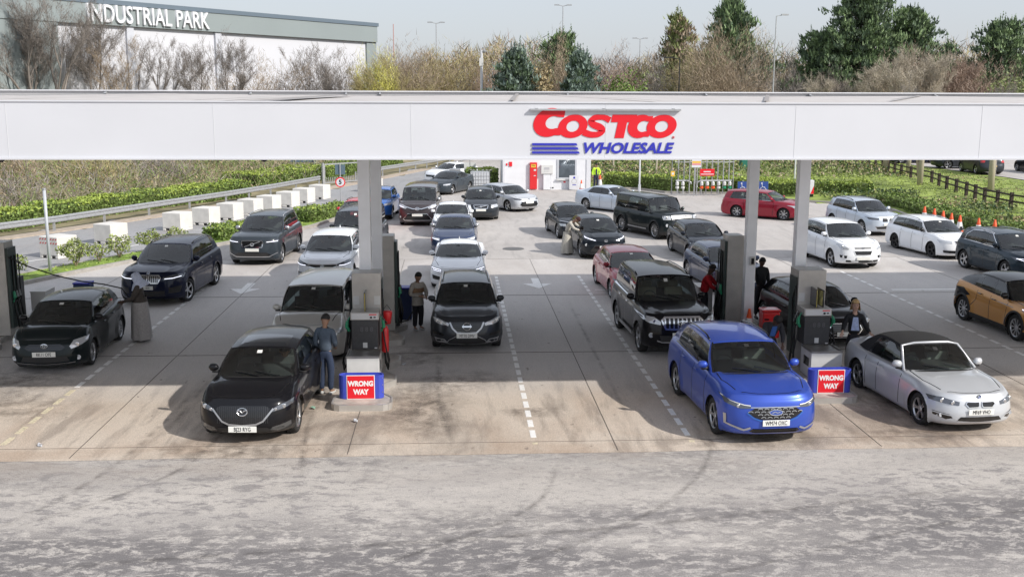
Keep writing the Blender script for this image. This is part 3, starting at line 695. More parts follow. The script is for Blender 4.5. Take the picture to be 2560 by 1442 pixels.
for x, y, rx, ry in ((-.75, 22.3, 1.1, 2.0), (-.6, 20.6, 1.0, 1.5), (-.9, 25.8, .8, 1.6), (-4.2, 18.9, 2.0, .8), (-9.6, 21.6, 2.2, 1.2), (-3.2, 22.4, .7, 1.8), (9.6, 21.2, 1.1, 1.6), (9.0, 19.3, 1.6, .8), (6.6, 23.0, 1.0, 2.0), (1.6, 21.0, .9, .5), (-10.2, 23.8, 2.2, 1.8), (11.6, 23.0, 2.0, 2.5), (5.6, 18.9, 2.2, .5), (0.3, 23.5, 1.2, 1.1)):
    o = len(vs); n_ = 20; rings = (0, .35, .7, 1)
    for k, u in enumerate(rings): vs += [(x+rx*u*math.cos(2*PI*i/n_), y+ry*u*math.sin(2*PI*i/n_), .0058) for i in range(n_)]; fd += [(1-u)**.7]*n_
    fs += [(o+k*n_+i, o+k*n_+(i+1) % n_, o+(k+1)*n_+(i+1) % n_, o+(k+1)*n_+i) for k in range(3) for i in range(n_)]
fade_mesh('oil_stains', vs, fs, fd, soft_mark('oil', (.10, .075, .058), .45, 2.6))
vs = []; fs = []; fd = []
for pts, w in (([(-8.2, 13.9), (-6.9, 15.4), (-6.1, 17.6), (-5.8, 20.5), (-5.7, 24)], .2), ([(-7.0, 15.0), (-4.9, 17.6), (-4.4, 21)], .18), ([(-2.5, 12.8), (1.0, 15.6), (1.9, 18.2)], .16), ([(-.8, 12.6), (2.8, 15.3), (4.4, 17.6), (5.0, 20)], .17), ([(1.5, 12.5), (7.2, 14.8), (11.5, 16.0)], .16), ([(-12, 13), (-4, 14.2), (3, 15.1), (12, 17.2)], .22), ([(-2.6, 17), (-2.9, 20), (-2.95, 24)], .18), ([(-5.6, 19), (-5.6, 26)], .16), ([(3.5, 19), (3.55, 27), (3.6, 33)], .15), ([(.0, 18.6), (-.35, 22), (-.4, 26)], .2)):
    q = [(sinterp(t/24*(len(pts)-1), [(i, p[0]) for i, p in enumerate(pts)]), sinterp(t/24*(len(pts)-1), [(i, p[1]) for i, p in enumerate(pts)])) for t in range(25)]; L_, R_ = offs(q, w/2), offs(q, -w/2); o = len(vs)
    for i in range(25): e = min(1, i/5, (24-i)/5); vs += [(*L_[i], .0052), (*q[i], .0052), (*R_[i], .0052)]; fd += [0, e, 0]
    fs += [(o+3*i+k, o+3*i+k+1, o+3*i+4+k, o+3*i+3+k) for i in range(24) for k in (0, 1)]
fade_mesh('tyre_marks', vs, fs, fd, soft_mark('rubber', (.09, .08, .075), .34, 3.0))
def path_strip(name, left, right, z, m, top=.12, kerb=None):
    b = MB(); n = len(left); vs = []
    for (x, y), (x2, y2) in zip(left, right): vs += [(x, y, z), (x2, y2, z), (x, y, top), (x2, y2, top)]
    fs = []
    for i in range(n-1):
        o = 4*i; fs += [(o+2, o+6, o+7, o+3), (o, o+4, o+6, o+2), (o+1, o+3, o+7, o+5)]
    b.add(vs, fs); return tag(b.obj(name, m, fix=True), kind='structure')
# left planted strip beside the entry road
KL = [(-24, 20), (-17.6, 30.5), (-14.7, 36.1), (-13.7, 38.4), (-12.5, 40.8), (-10.2, 45.3), (-9.3, 46.9), (-6.9, 51.8), (-6.3, 54.2), (-5.6, 57)]
path_strip('kerb', KL, offs(KL, .16), 0, KERB, .13); path_strip('grass_strip', offs(KL, .15), offs(KL, 1.35), 0, GRS, .115); path_strip('kerb', offs(KL, 1.36), offs(KL, 1.5), 0, KERB, .13)
RL = offs(KL, 1.5); RF = [(-34, 24), (-26, 37), (-20.6, 46.1), (-17.2, 52.7), (-14.8, 57.6), (-12.6, 62.7), (-10.1, 68.6), (-8.5, 72.5), (-6.9, 77), (-2, 92)]
rp = MB(); RLb = RL[:-1]+[(-5.2, 60), (-1, 78), (3, 92)]
sheet('side_road', RF+RLb[::-1], .008, ROADM)
path_strip('pavement', RF, offs(RF, .9), 0, mat('pavement_tan', (.42, .35, .28), .9, noise=.15, nscale=5), .06)
# right-hand kerbs and embankment
KR = [(18.9, 68.2), (19.7, 66.6), (20.4, 64.6), (21.6, 63.3), (24.0, 61.9), (24.8, 58.5), (24.3, 54.5), (24.5, 51.5), (24.3, 48.5), (24.9, 46), (25.8, 42), (27.5, 36), (30, 28), (33, 15)]
path_strip('kerb', KR, offs(KR, .16), 0, KERB, .13)
KB = [(10.0, 73.0), (12.6, 72.4), (14.0, 69.6), (19.2, 68.6)]
path_strip('kerb', KB, offs(KB, .16), 0, KERB, .13)
def terrain(name, x0, x1, y0, y1, fz, m, step=1.5, inside=None):
    nx, ny = int((x1-x0)/step)+1, int((y1-y0)/step)+1; vs = []; fs = []
    for j_ in range(ny+1):
        for i in range(nx+1):
            x, y = x0+(x1-x0)*i/nx, y0+(y1-y0)*j_/ny; vs.append((x, y, fz(x, y)))
    for j_ in range(ny):
        for i in range(nx):
            a = j_*(nx+1)+i; cx, cy = vs[a][0]+step/2, vs[a][1]+step/2
            if inside is None or inside(cx, cy): fs.append((a, a+1, a+nx+2, a+nx+1))
    b = MB(); b.add(vs, fs); o = b.obj(name, m, smooth=True); return tag(o, kind='structure')
def distline(x, y, pl):      # signed distance to a polyline (positive on its left side)
    best = 1e9; sg = 1
    for a, b in zip(pl, pl[1:]):
        ax, ay = a; bx, by = b; dx, dy = bx-ax, by-ay; t = max(0, min(1, ((x-ax)*dx+(y-ay)*dy)/(dx*dx+dy*dy))); px, py = ax+t*dx, ay+t*dy
        d = math.hypot(x-px, y-py)
        if d < best: best = d; sg = 1 if dx*(y-ay)-dy*(x-ax) > 0 else -1
    return best*sg
def sm(t): t = max(0, min(1, t)); return t*t*(3-2*t)
PK = list(KR)+[(36, 0)]
def zright(x, y):
    d = distline(x, y, PK)      # left of the downward-running line = outside
    return -.02 if d < .1 else .12+.40*sm((d-.3)/6.5)*(1 if x > 20 else 0)
TURF2 = mat('bank_turf', (.22, .28, .06), .95, noise=.6, nscale=.9)
terrain('right_bank', 18, 140, 10, 130, lambda x, y: zright(x, y) if y < 69 or x > 26 else max(.1, zright(x, y)), TURF2, 1.0, lambda x, y: distline(x, y, PK) > -.2)
def zleft(x, y):
    d = distline(x, y, RF)      # to the left of the road edge
    return .02+3.2*sm((d-3.2)/26)
BANKM = mat('bank_soil', (.22, .19, .11), .95, noise=.5, nscale=.8)
terrain('left_bank', -120, 0, 20, 130, zleft, BANKM, 2.0, lambda x, y: distline(x, y, RF) > .8)
terrain('rear_bank', 6, 60, 73, 130, lambda x, y: .05+.9*sm((y-74)/22), TURF2, 1.5, lambda x, y: not (x > 18 and distline(x, y, PK) > -.2))
# car park surface beyond the fence, on top of the bank
cp = MB(); cp.add([(40.4, 20, 0.56), (140, 20, 0.56), (140, 130, 0.56), (41, 130, 0.56), (39.6, 90, 0.56), (40.6, 76, 0.56)], [(0, 1, 2, 3, 4, 5)]); tag(cp.obj('upper_car_park', ASPB), kind='structure')

# ---------------------------------------------------------------- canopy
cn = thing('canopy', 'long white flat filling station canopy roof over the pump lanes', 'canopy', (0, 19, 0))
def P(name, m, fn, parent, **k):
    b = MB(); fn(b); return b.obj(name, m, parent, **k)
X0, X1 = -30, 30
fa = P('fascia', WHITE, lambda b: (b.box(X0, X1, 0, .28, 5.30, 6.295), b.box(X0, X1, -.035, 0, 5.30, 5.335), b.box(X0, X1, -.02, .30, 6.298, 6.32)), cn)
sm_ = MB()
for x in (-7.75, -4.2, -.75, 2.72-3.47*0+0, 6.17, 9.62, 13.1, -11.2): sm_.box(x-.004, x+.004, -.004, 0, 5.34, 6.29)
sm_.obj('panel_seams', mat('seam_grey', (.66, .67, .69), .6), fa)
P('soffit', mat('soffit_grey', (.55, .56, .58), .6), lambda b: b.box(X0, X1, .281, 13.4, 5.33, 5.36), cn)
def roofm(b):
    # shallow folded roof: ridges and valleys run front to back
    xs = [-30, -24, -18, -12.5, -8.6, -5.2, -1.75, 1.75, 5.4, 9.6, 14.4, 20, 30]; zf = [6.25]*13; zb_ = [6.44, 6.37, 6.43, 6.36, 6.44, 6.40, 6.385, 6.43, 6.44, 6.40, 6.44, 6.37, 6.43]
    n = len(xs); vs = [(x, .285, z) for x, z in zip(xs, zf)]+[(x+.3, 7, (z+zz)/2+.012) for x, z, zz in zip(xs, zf, zb_)]+[(x, 13.15, z) for x, z in zip(xs, zb_)]
    b.add(vs, [(r*n+i, r*n+i+1, (r+1)*n+i+1, (r+1)*n+i) for r in range(2) for i in range(n-1)])
P('roof_deck', ROOF, roofm, cn)
sb = MB()
for a, c in (((-5.0, 2), (-3.6, 13)), ((1.2, 3), (1.9, 13)), ((2.8, 12), (4.3, 3)), ((-9.5, 4), (-7.6, 12.5)), ((9.2, 12), (6.5, 3)), ((14, 12.5), (10, 5)), ((-12.5, 12), (-16, 5))):
    za, zc = [6.262+.0135*q[1] for q in (a, c)]; d = Vector((c[0]-a[0], c[1]-a[1])).normalized()*.05
    sb.add([(a[0]-d.y, a[1]+d.x, za+.03), (a[0]+d.y, a[1]-d.x, za+.03), (c[0]+d.y, c[1]-d.x, zc+.03), (c[0]-d.y, c[1]+d.x, zc+.03)], [(0, 1, 2, 3)])
sb.add([(-4.15, 1.6, 6.30), (-3.7, 1.6, 6.30), (-2.7, 10.5, 6.425), (-3.15, 10.5, 6.425)], [(0, 1, 2, 3)]); sb.obj('roof_seams', mat('roof_seam', (.30, .28, .27), .8), cn)
pp = P('rear_parapet', mat('parapet', (.44, .44, .45), .5), lambda b: b.box(X0, X1, 13.2, 13.4, 5.36, 6.50), cn)
P('coping', WHITE, lambda b: b.box(X0, X1, 13.14, 13.46, 6.503, 6.535), pp)
br = MB()
for x in (-19, -14.5, -10.2, -6, -3.2, -2.2, 3.4, 7.6, 10.8, 14.7, 19): br.add([(x, 12.9, 6.43), (x+.05, 12.9, 6.43), (x+.05, 13.2, 6.50), (x, 13.2, 6.50), (x, 13.2, 6.40), (x+.05, 13.2, 6.40)], [(0, 1, 2, 3), (0, 3, 4), (1, 5, 2)])
br.obj('parapet_brackets', GALV, cn)
REDP = mat('sign_red', (.72, .010, .022), .4); BLUEP = mat('sign_blue', (.03, .035, .42), .4)
# fascia lettering
sg = thing('fascia_sign', 'red COSTCO over blue WHOLESALE lettering fixed to the white canopy fascia', 'sign', (1.40, 18.996, 5.42))
def ring(b, cx, cy, ow, oh, iw, ih, cut=None, sh=.20, n=48, ex=.005, ioff=(.02, 0)):
    st, en = (0, 2*PI) if cut is None else cut; vs = []; fs = []
    for k in range(n+1):
        a = lerp(st, en, k/n)
        for w, h, ox, oy in ((ow, oh, 0, 0), (iw, ih, *ioff)):
            x, z = ox+w/2*math.cos(a), oy+h/2*math.sin(a)
            for y in (0, -ex): vs.append((cx+x+z*sh, y, cy+z))
    for k in range(n):
        o = 4*k; fs += [(o+1, o+5, o+7, o+3), (o, o+4, o+5, o+1), (o+2, o+3, o+7, o+6)]
    if cut is not None: fs += [(0, 1, 3, 2), (4*n, 4*n+2, 4*n+3, 4*n+1)]
    b.add(vs, fs)
# layout in fractions of the 2.62 m wide logo
lg = thing('x', None, None); bpy.data.objects.remove(lg)
NL = [0]
def letter(name, fn, m=REDP):
    b = MB(); fn(b); o = b.obj(name, m, sg, fix=True); NL[0] += 1; o.location = (0, -.002*(NL[0] % 2), 0); return o
U = 2.62/360.
def C_(b, cx, cy, w, h, ih, dx=0):
    # outer ellipse with straight slanted terminal on the right
    ow, oh = w, h; vs = []; fs = []; n = 44; st, en = R(62), R(298); pts = []
    ring(b, cx, cy, ow, oh, ow*.46, ih, (st, en), ioff=(ow*.115, 0))
    for s_ in (1, -1):   # terminals
        a = R(62)*s_; ox, oz = ow/2*math.cos(a), oh/2*math.sin(a); ix, iz = ow*.115+ow*.23*math.cos(a), ih/2*math.sin(a)
        ex = ow*.43; p = [(ox, oz), (ex, oz*1.0), (ex, iz*.95), (ix, iz)]
        b.add([(cx+x+z*.2, y, cy+z) for x, z in p for y in (0, -.005)], [(1, 3, 5, 7), (0, 2, 3, 1), (2, 4, 5, 3), (4, 6, 7, 5)])
letter('letter_C', lambda b: C_(b, 42*U, 74*U-.0, 78*U, 70*U, 31*U))
letter('letter_O', lambda b: ring(b, 100*U, 65*U, 72*U, 57*U, 31*U, 27*U, ioff=(0, 0)))
def stroke_S(b, cx, cy, sc):
    pts = [(30, 15), (12, 22), (-8, 21), (-17, 12), (-9, 4), (6, -2), (14, -10), (6, -19), (-14, -20), (-32, -14)]; w = [15, 13, 14, 15, 16, 17, 16, 14, 15, 16]; q = []; m = 40
    xs = [(i, p[0]) for i, p in enumerate(pts)]; ys = [(i, p[1]) for i, p in enumerate(pts)]; ws = list(enumerate(w))
    for k in range(m+1):
        t = k/m*9; x, y = sinterp(t, xs), sinterp(t, ys); x2, y2 = sinterp(min(9, t+.05), xs), sinterp(min(9, t+.05), ys); x1, y1 = sinterp(max(0, t-.05), xs), sinterp(max(0, t-.05), ys)
        d = Vector((x2-x1, y2-y1)).normalized(); ww = sinterp(t, ws)/2; n_ = (-d.y, d.x)
        for s_ in (1, -1):
            px, py = x+n_[0]*ww*s_, max(-28.5, min(28.5, y+n_[1]*ww*s_))
            for yy in (0, -.005): q.append((cx+(px+py*.12)*sc, yy, cy+py*sc))
    fs = []
    for k in range(m): o = 4*k; fs += [(o+1, o+5, o+7, o+3), (o, o+4, o+5, o+1), (o+2, o+3, o+7, o+6)]
    b.add(q, fs)
letter('letter_S', lambda b: stroke_S(b, 160*U, 65*U, U))
def Tt(b):
    p = [(-30, 28.5), (31, 28.5), (31, 10), (10, 10), (10, -28.5), (-13, -28.5), (-13, 10), (-30, 10)]; v = [(222*U+(x+z*.2)*U, y, 65*U+z*U) for x, z in p for y in (0, -.005)]
    b.add(v, [tuple(range(1, 16, 2))]+[(2*i, 2*((i+1) % 8), 2*((i+1) % 8)+1, 2*i+1) for i in range(8)])
letter('letter_T', Tt)
letter('letter_C', lambda b: C_(b, 267*U, 65*U, 62*U, 57*U, 27*U)); letter('letter_O', lambda b: ring(b, 320*U, 65*U, 74*U, 57*U, 32*U, 27*U, ioff=(0, 0)))
for i, z in enumerate((24, 14, 4)): letter('stripe', (lambda z, i: lambda b: b.add([(x*U, y, zz*U) for x, zz in ((0, z-5.5), (112-i*-3, z-5.5), (109-i*-3, z), (0, z)) for y in (0, -.02)], [(1, 3, 5, 7), (0, 2, 3, 1), (4, 6, 7, 5)]))(z, i), BLUEP)
text_obj('WHOLESALE', .255, BLUEP, (234*U, -.01, 11*U), FACE, sg, 'wholesale_lettering', ext=.003, bold=.009, shear=.25, sx=1.12)
text_obj('®', .06, REDP, (350*U, -.005, 38*U), FACE, sg, 'registered_mark', ext=.004)
lb = thing('sign_lamp', 'long slim grey lamp trough mounted above the red lettering', 'sign light', (1.36, 18.945, 6.20))
P('trough', GALV, lambda b: (b.box(0, 1.35, -.02, .05, -.03, .0), b.box(1.355, 2.70, -.02, .05, -.03, .0)), lb); P('bracket', GALV, lambda b: [b.box(x, x+.04, .0, .055, .001, .012) for x in (.1, 1.3, 2.55)], lb)
for x, y in ((-8.4, 20.2), (-3.6, 20.4)):
    c = thing('dome_camera', 'small dark dome camera hanging under the canopy edge, %s' % ('further left one' if x < -5 else 'one beside the twin columns'), 'camera', (x, y, 5.33), 0, 'dome cameras under the canopy')
    b = MB(); b.lathe([(.09, 0), (.1, -.05), (.085, -.10), (.04, -.15), (.001, -.16)], n=16); b.obj('dome', BLK, c, smooth=True); P('mount', GALV, lambda b: b.lathe([(.11, -.001), (.11, -.03)], n=16), c)
# columns
def column(x, y, label):
    c = thing('canopy_column', label, 'column', (x, y, 0), 0, 'columns holding up the canopy')
    P('shaft', COLW, lambda b: (b.box(-.135, .135, -.13, .13, .02, 5.33)), c, bevel=.012); P('base_plate', GALV, lambda b: b.box(-.24, .24, -.23, .23, .145, .17), c); return c
column(-2.08, 24.4+.2, 'pale grey square canopy column just behind the pump with the open steel hood')
column(-2.02, 27.55, 'pale grey square canopy column behind the other one, near the beige-topped woman')
cr_ = column(8.33, 24.85, 'pale grey square canopy column rising behind the pump beside the blonde woman')
c2 = column(7.90, 27.6, 'pale grey canopy column with a small white call box, behind the blue car')
P('call_box', mat('offwhite', (.6, .6, .58), .5), lambda b: b.box(-.04, .10, -.20, -.142, 1.98, 2.22), c2, bevel=.02); P('call_box_front', BLK, lambda b: b.box(-.01, .07, -.205, -.2005, 2.02, 2.18), c2)
column(-13.0, 24.4, 'pale grey canopy column out to the far left'); column(17.9, 24.4, 'pale grey canopy column out to the far right')
# islands
def island(x, y, yl, label):
    c = thing('pump_island', label, 'island', (x, y, 0), 0, 'raised pump islands')
    half = [(0, 0), (.45, 0), (.56, .05), (.62, .16), (.62, .55), (.50, .75), (.36, .95), (.36, 1.6), (.62, 1.95), (.62, 2.35), (.36, 2.7), (.36, yl-1.0), (.62, yl-.6), (.62, yl-.14), (.5, yl), (0, yl)]
    poly = half+[(-a, b) for a, b in half[::-1] if a > 0]
    P('plinth', mat('island_concrete', (.44, .40, .36), .85, noise=.3, nscale=4), lambda b: b.prism(poly, 0, .13), c)
    def edge(b):
        n = len(poly)
        for i in range(n):
            a, d = Vector(poly[i]), Vector(poly[(i+1) % n]); t = (d-a)
            if t.length < .01: continue
            q = Vector((t.y, -t.x)).normalized()*.008
            b.add([(a.x+q.x, a.y+q.y, 0), (d.x+q.x, d.y+q.y, 0), (d.x+q.x, d.y+q.y, .142), (a.x+q.x, a.y+q.y, .142), (a.x-q.x*4, a.y-q.y*4, .142), (d.x-q.x*4, d.y-q.y*4, .142)], [(0, 1, 2, 3), (3, 2, 5, 4)])
    P('steel_edge', STEEL, edge, c, fix=False)
    return c
island(-1.95, 21.15, 4.3, 'narrow raised concrete pump island with steel edging nearest the camera, left bay'); island(-1.95, 26.9, 4.4, 'raised steel-edged pump island behind the first, beside the beige-topped woman')
island(7.98, 21.25, 4.2, 'raised steel-edged pump island beneath the pump beside the blonde woman'); island(7.98, 26.8, 4.2, 'raised steel-edged pump island behind the blue car'); island(-12.2, 26.4, 4.2, 'raised pump island at the left edge beside the dark hatchback')
# bollard guards
GUARD = mat('guard_blue', (.05, .075, .46), .35, noise=.08, nscale=3)
def guard(x, y, label):
    c = thing('wrong_way_guard', label, 'barrier sign', (x, y, .135), 0, 'blue WRONG WAY guards on the islands')
    def body(b):
        n = 20; vs = []; zs = [0, .02, .47, .50]; pts = []
        for k in range(n): a = 2*PI*k/n; cx = .33 if math.cos(a) > 0 else -.33; pts.append((cx+.14*math.cos(a), .14*math.sin(a)))
        for z in zs: vs += [(px, py, z) for px, py in pts]
        b.add(vs, [(r*n+k, r*n+(k+1) % n, (r+1)*n+(k+1) % n, (r+1)*n+k) for r in range(3) for k in range(n)])
        b.add([(px, py, .50) for px, py in pts]+[(px*.94, py*.8, .50) for px, py in pts]+[(px*.94, py*.8, .47) for px, py in pts], [(r*n+k, r*n+(k+1) % n, (r+1)*n+(k+1) % n, (r+1)*n+k) for r in range(2) for k in range(n)]+[tuple(range(2*n, 3*n))])
    P('guard_body', GUARD, body, c, fix=True)
    P('rivets', SILV, lambda b: [b.box(.44, .455, -.10, -.085, z, z+.015) for z in (.12, .28, .43)], c)
    s = P('sign_plate', mat('plate_border', (.8, .8, .8), .5), lambda b: b.box(-.30, .29, -.150, -.143, -.035+.03, .545-.03), c, bevel=.002)
    P('red_face', REDP, lambda b: b.box(-.285, .275, -.154, -.1505, .01, .50), s)
    tw_ = mat('sign_white', (.8, .8, .8), .5)
    text_obj('WRONG', .15, tw_, (-.005, -.155, .33), FACE, s, 'lettering_wrong', bold=.008, ext=.002, sx=.88); text_obj('WAY', .15, tw_, (-.005, -.155, .15), FACE, s, 'lettering_way', bold=.008, ext=.002, sx=.88)
guard(-1.98, 21.75, 'blue guard with red WRONG WAY sign by the man in the blue sweater'); guard(8.10, 21.78, 'blue guard with red WRONG WAY sign between the blue car and the silver convertible')
# dispensers
CABM = mat('pump_dark', (.05, .05, .052), .45, noise=.15, nscale=20); PUMPW = mat('pump_white', (.62, .62, .61), .5, noise=.06, nscale=4); HOSE = mat('hose', (.012, .012, .012), .5)
GRN = mat('nozzle_green', (.02, .25, .12), .4); FIRE = mat('fire_red', (.65, .015, .02), .35, coat=.5)
def pump(x, y, label, hood=True, flip=1, name='fuel_pump'):
    c = thing(name, label, 'fuel pump', (x, y, .14), 0, 'fuel pumps on the islands')
    # tower with hose booms at the back
    P('tower', STEEL, lambda b: (b.box(-.32, .34, .50, 1.12, 0, 2.28),), c, bevel=.01)
    P('tower_side', mat('tower_green', (.03, .05, .045), .35), lambda b: [b.box(sx*.345-.004, sx*.345+.004, .56, 1.06, .25, 2.1) for sx in (-1, 1.02)], c)
    cb = P('cabinet', CABM, lambda b: b.box(-.30, .30, -.02, .495, .62, 1.29), c, bevel=.012)
    P('cabinet_top', STEEL, lambda b: b.box(-.32, .32, -.04, .497, 1.30, 1.47), c, bevel=.01)
    hd = P('header_panel', PUMPW, lambda b: b.box(-.295, .295, -.048, -.042, 1.32, 1.45), c)
    P('header_red', REDP, lambda b: b.box(.10, .27, -.051, -.0485, 1.415, 1.44), hd); P('card_slots', BLK, lambda b: (b.box(.12, .17, -.052, -.0485, 1.34, 1.385), b.box(.2, .25, -.052, -.0485, 1.35, 1.38)), hd)
    for k in range(3): text_obj('8', .15, mat('display_ink', (.11, .11, .115), .4), (-.07+.11*k, -.024, 1.08), FACE, cb, 'display_digit', ext=.001)
    P('keypad', PUMPW, lambda b: b.box(-.05, .05, -.028, -.0225, .66, .78), c, bevel=.002); P('small_label', PUMPW, lambda b: b.box(.21, .27, -.028, -.0225, .64, .665), c)
    P('lower_cabinet', PUMPW, lambda b: b.box(-.355, .355, -.75, -.03, 0, .60), c, bevel=.01)
    P('tray', mat('tray_steel', (.33, .32, .31), .4, .7, noise=.2, nscale=5), lambda b: (b.box(-.33, .33, -.72, -.04, .601, .612), b.box(-.36, .36, -.76, -.74, .60, .645), b.box(-.36, -.34, -.74, -.03, .60, .645), b.box(.34, .36, -.74, -.03, .60, .645)), c)
    P('side_notice', BLK, lambda b: [b.box(sx*.357-.003, sx*.357+.003, -.60, -.25, .25, .45) for sx in (-1, 1)], c)
    P('paper_notices', PUMPW, lambda b: (b.box(-.30, -.16, .494, .4985, 1.55, 1.75), b.box(.18, .32, .494, .4985, 1.55, 1.75)), c)
    P('divider', BLK, lambda b: b.box(-.02, .02, .1, .492, 1.475, 1.90), c)
    P('warning_strip', mat('strip_yellow', (.6, .5, .12), .5), lambda b: b.box(-.006, .006, .094, .099, 1.48, 1.88), c)
    for sx in (-1, 1):
        for k, (yy, mm) in enumerate(((.10, GRN), (.32, BLK))):
            n = P('nozzle', mm, lambda b: (b.tube([(sx*.36, yy, 1.02), (sx*.42, yy, 1.12), (sx*.40, yy, 1.26)], [.03, .045, .03], 8), b.tube([(sx*.40, yy, 1.24), (sx*.34, yy, 1.36)], .014, 6), b.box(sx*.42-.02, sx*.42+.02, yy-.06, yy+.06, 1.10, 1.2)), c)
            P('hose', HOSE, lambda b: b.tube([(sx*.40, yy, 1.02), (sx*.45, yy-.02, .7), (sx*.52, yy-.05, .30), (sx*.50, yy+.0, .12), (sx*.43, yy+.15, .25), (sx*.38, yy+.3, .8), (sx*.37, yy+.4, 1.6), (sx*.36, .55, 1.9)], .018, 6), c, smooth=True)
    return c
p_ = pump(-2.03, 23.45, 'steel hooded fuel pump behind the left WRONG WAY guard')
p2 = pump(8.38, 23.5, 'steel fuel pump behind the right WRONG WAY guard, beside the blonde woman')
P('advert_frame', BLK, lambda b: b.box(.10, .13, -.02, .40, 1.50, 1.90), p2); P('advert', mat('advert', (.55, .5, .2), .5, noise=.6, nscale=9), lambda b: b.box(.096, .099, .0, .38, 1.53, 1.87), p2)
fx = MB(); fx.lathe([(.001, .0), (.07, .0), (.085, .04), (.085, .52), (.06, .60), (.02, .63), (.02, .68), (.001, .68)], n=14)
ex = thing('fire_extinguisher', 'red fire extinguisher hanging on the right of the hooded pump', 'fire extinguisher', (-1.60, 23.75, .62)); fx.obj('cylinder', FIRE, ex, smooth=True)
P('valve', BLK, lambda b: b.box(-.05, .05, -.015, .015, .68, .72), ex)
ex2 = thing('fire_bucket', 'red lidded sand bin hung on the column behind the extinguisher', 'sand bucket', (-1.58, 24.15, 1.20)); P('bucket', FIRE, lambda b: b.lathe([(.001, 0), (.09, 0), (.13, .26), (.12, .3), (.001, .31)], n=14), ex2, smooth=True); P('hook', BLK, lambda b: b.tube([(-.12, .0, .28), (0, .12, .42), (.12, .0, .28)], .008, 5), ex2)
def tower(x, y, label, w=.42, z=2.62, hosedir=1):
    c = thing('fuel_pump', label, 'fuel pump', (x, y, .14), 0, 'fuel pumps on the islands')
    P('tower', STEEL, lambda b: b.box(-w/2, w/2, -.1, .48, 0, z-.14), c, bevel=.012)
    for sx in (-1, 1):
        P('hose_bay', mat('tower_green', (.03, .05, .045), .35), lambda b: (b.box(sx*(w/2+.04)-.036, sx*(w/2+.04)+.036, -.06, .44, .2, z-.3)), c)
        for k in range(3):
            P('nozzle', GRN if k == 0 else BLK, lambda b: (b.tube([(sx*(w/2+.10), .0+.16*k, .9), (sx*(w/2+.15), .16*k, 1.02), (sx*(w/2+.13), .16*k, 1.18)], [.03, .045, .03], 8)), c)
            P('hose', HOSE, lambda b: b.tube([(sx*(w/2+.11), .2*k, .9), (sx*(w/2+.2), .2*k, .45), (sx*(w/2+.16), .2*k+.08, .15), (sx*(w/2+.10), .2*k+.12, .6), (sx*(w/2+.09), .2*k+.1, 2.1)], .018, 6), c, smooth=True)
    P('cabinet', CABM, lambda b: b.box(-.28, .28, .485, .95, 0, 1.45), c, bevel=.012)
    return c
tower(-1.80, 28.2, 'tall plain steel fuel pump tower to the right of the twin columns', .36, 2.72)
tower(7.68, 28.3, 'tall brown-tinted steel fuel pump tower beside the man in red', .44, 2.68)
tl = tower(-11.95, 27.95, 'grey steel fuel pump tower at the left edge with a taut black hose', .52, 2.62)
def wbox(x, y, label, z=.85, bx=0):
    c = thing('service_bin', label, 'bin', (x, y, .14)); P('bin_body', PUMPW, lambda b: b.box(-.20, .20, -.35, .35, 0, z-.14), c, bevel=.01); P('bin_lid', STEEL, lambda b: b.box(-.21, .21, -.36, .36, z-.139, z-.12), c)
    P('notice', BLK, lambda b: (b.box(.2005, .2035, -.25, .2, .35, .55), b.box(-.2035, -.2005, -.25, .2, .35, .55)), c); return c
wbox(-11.35, 29.3, 'white service box with a black notice between the left pump and the dark hatchback', 1.1)
wbox(7.15, 29.6, 'white and blue service box in front of the man in red', 1.05)
bb = thing('blue_bin', 'dark blue square bin standing beside the rear left pump', 'bin', (-1.47, 30.1, .0)); P('bin_body', mat('bin_blue', (.015, .035, .12), .4), lambda b: b.box(-.24, .24, -.2, .2, .05, .95), bb, bevel=.03); P('bin_rim', BLUEP, lambda b: b.box(-.25, .25, -.21, .21, .951, .99), bb, bevel=.01)
bb2 = dup(bb, (-10.9, 31.2, 0), 0, 'dark blue bin almost hidden behind the roof of the dark hatchback at the left')
hz = thing('fuel_hose', 'long taut black hose stretched from the left pump over the dark hatchback roof', 'hose', (0, 0, 0))
P('hose_line', HOSE, lambda b: b.tube([(-11.66, 27.9, 2.25), (-11.2, 28.0, 1.98), (-10.5, 28.1, 1.70), (-9.8, 28.0, 1.56), (-9.2, 27.8, 1.52), (-8.75, 27.85, 1.40), (-8.60, 27.9, 1.16)], .017, 8), hz, smooth=True)
hz2 = thing('fuel_hose', 'black hose curving from the rear left pump to the grey crossover', 'hose', (0, 0, 0))
P('hose_line', HOSE, lambda b: b.tube([(-1.62, 28.3, .5), (-1.50, 28.4, .30), (-1.30, 28.55, .32), (-1.12, 28.65, .62), (-.98, 28.7, .98), (-.80, 28.7, 1.02)], .018, 8), hz2, smooth=True)
rb = thing('red_bin', 'bright red plastic sand bin behind the blue car beside the column', 'bin', (8.32, 26.95, .14)); P('bin_body', FIRE, lambda b: b.box(-.23, .23, -.2, .2, 0, .70), rb, bevel=.04); P('bin_lid', FIRE, lambda b: b.box(-.25, .25, -.22, .22, .705, .77), rb, bevel=.03); P('handle', BLK, lambda b: b.box(-.2, -.08, -.235, -.221, .5, .54), rb)
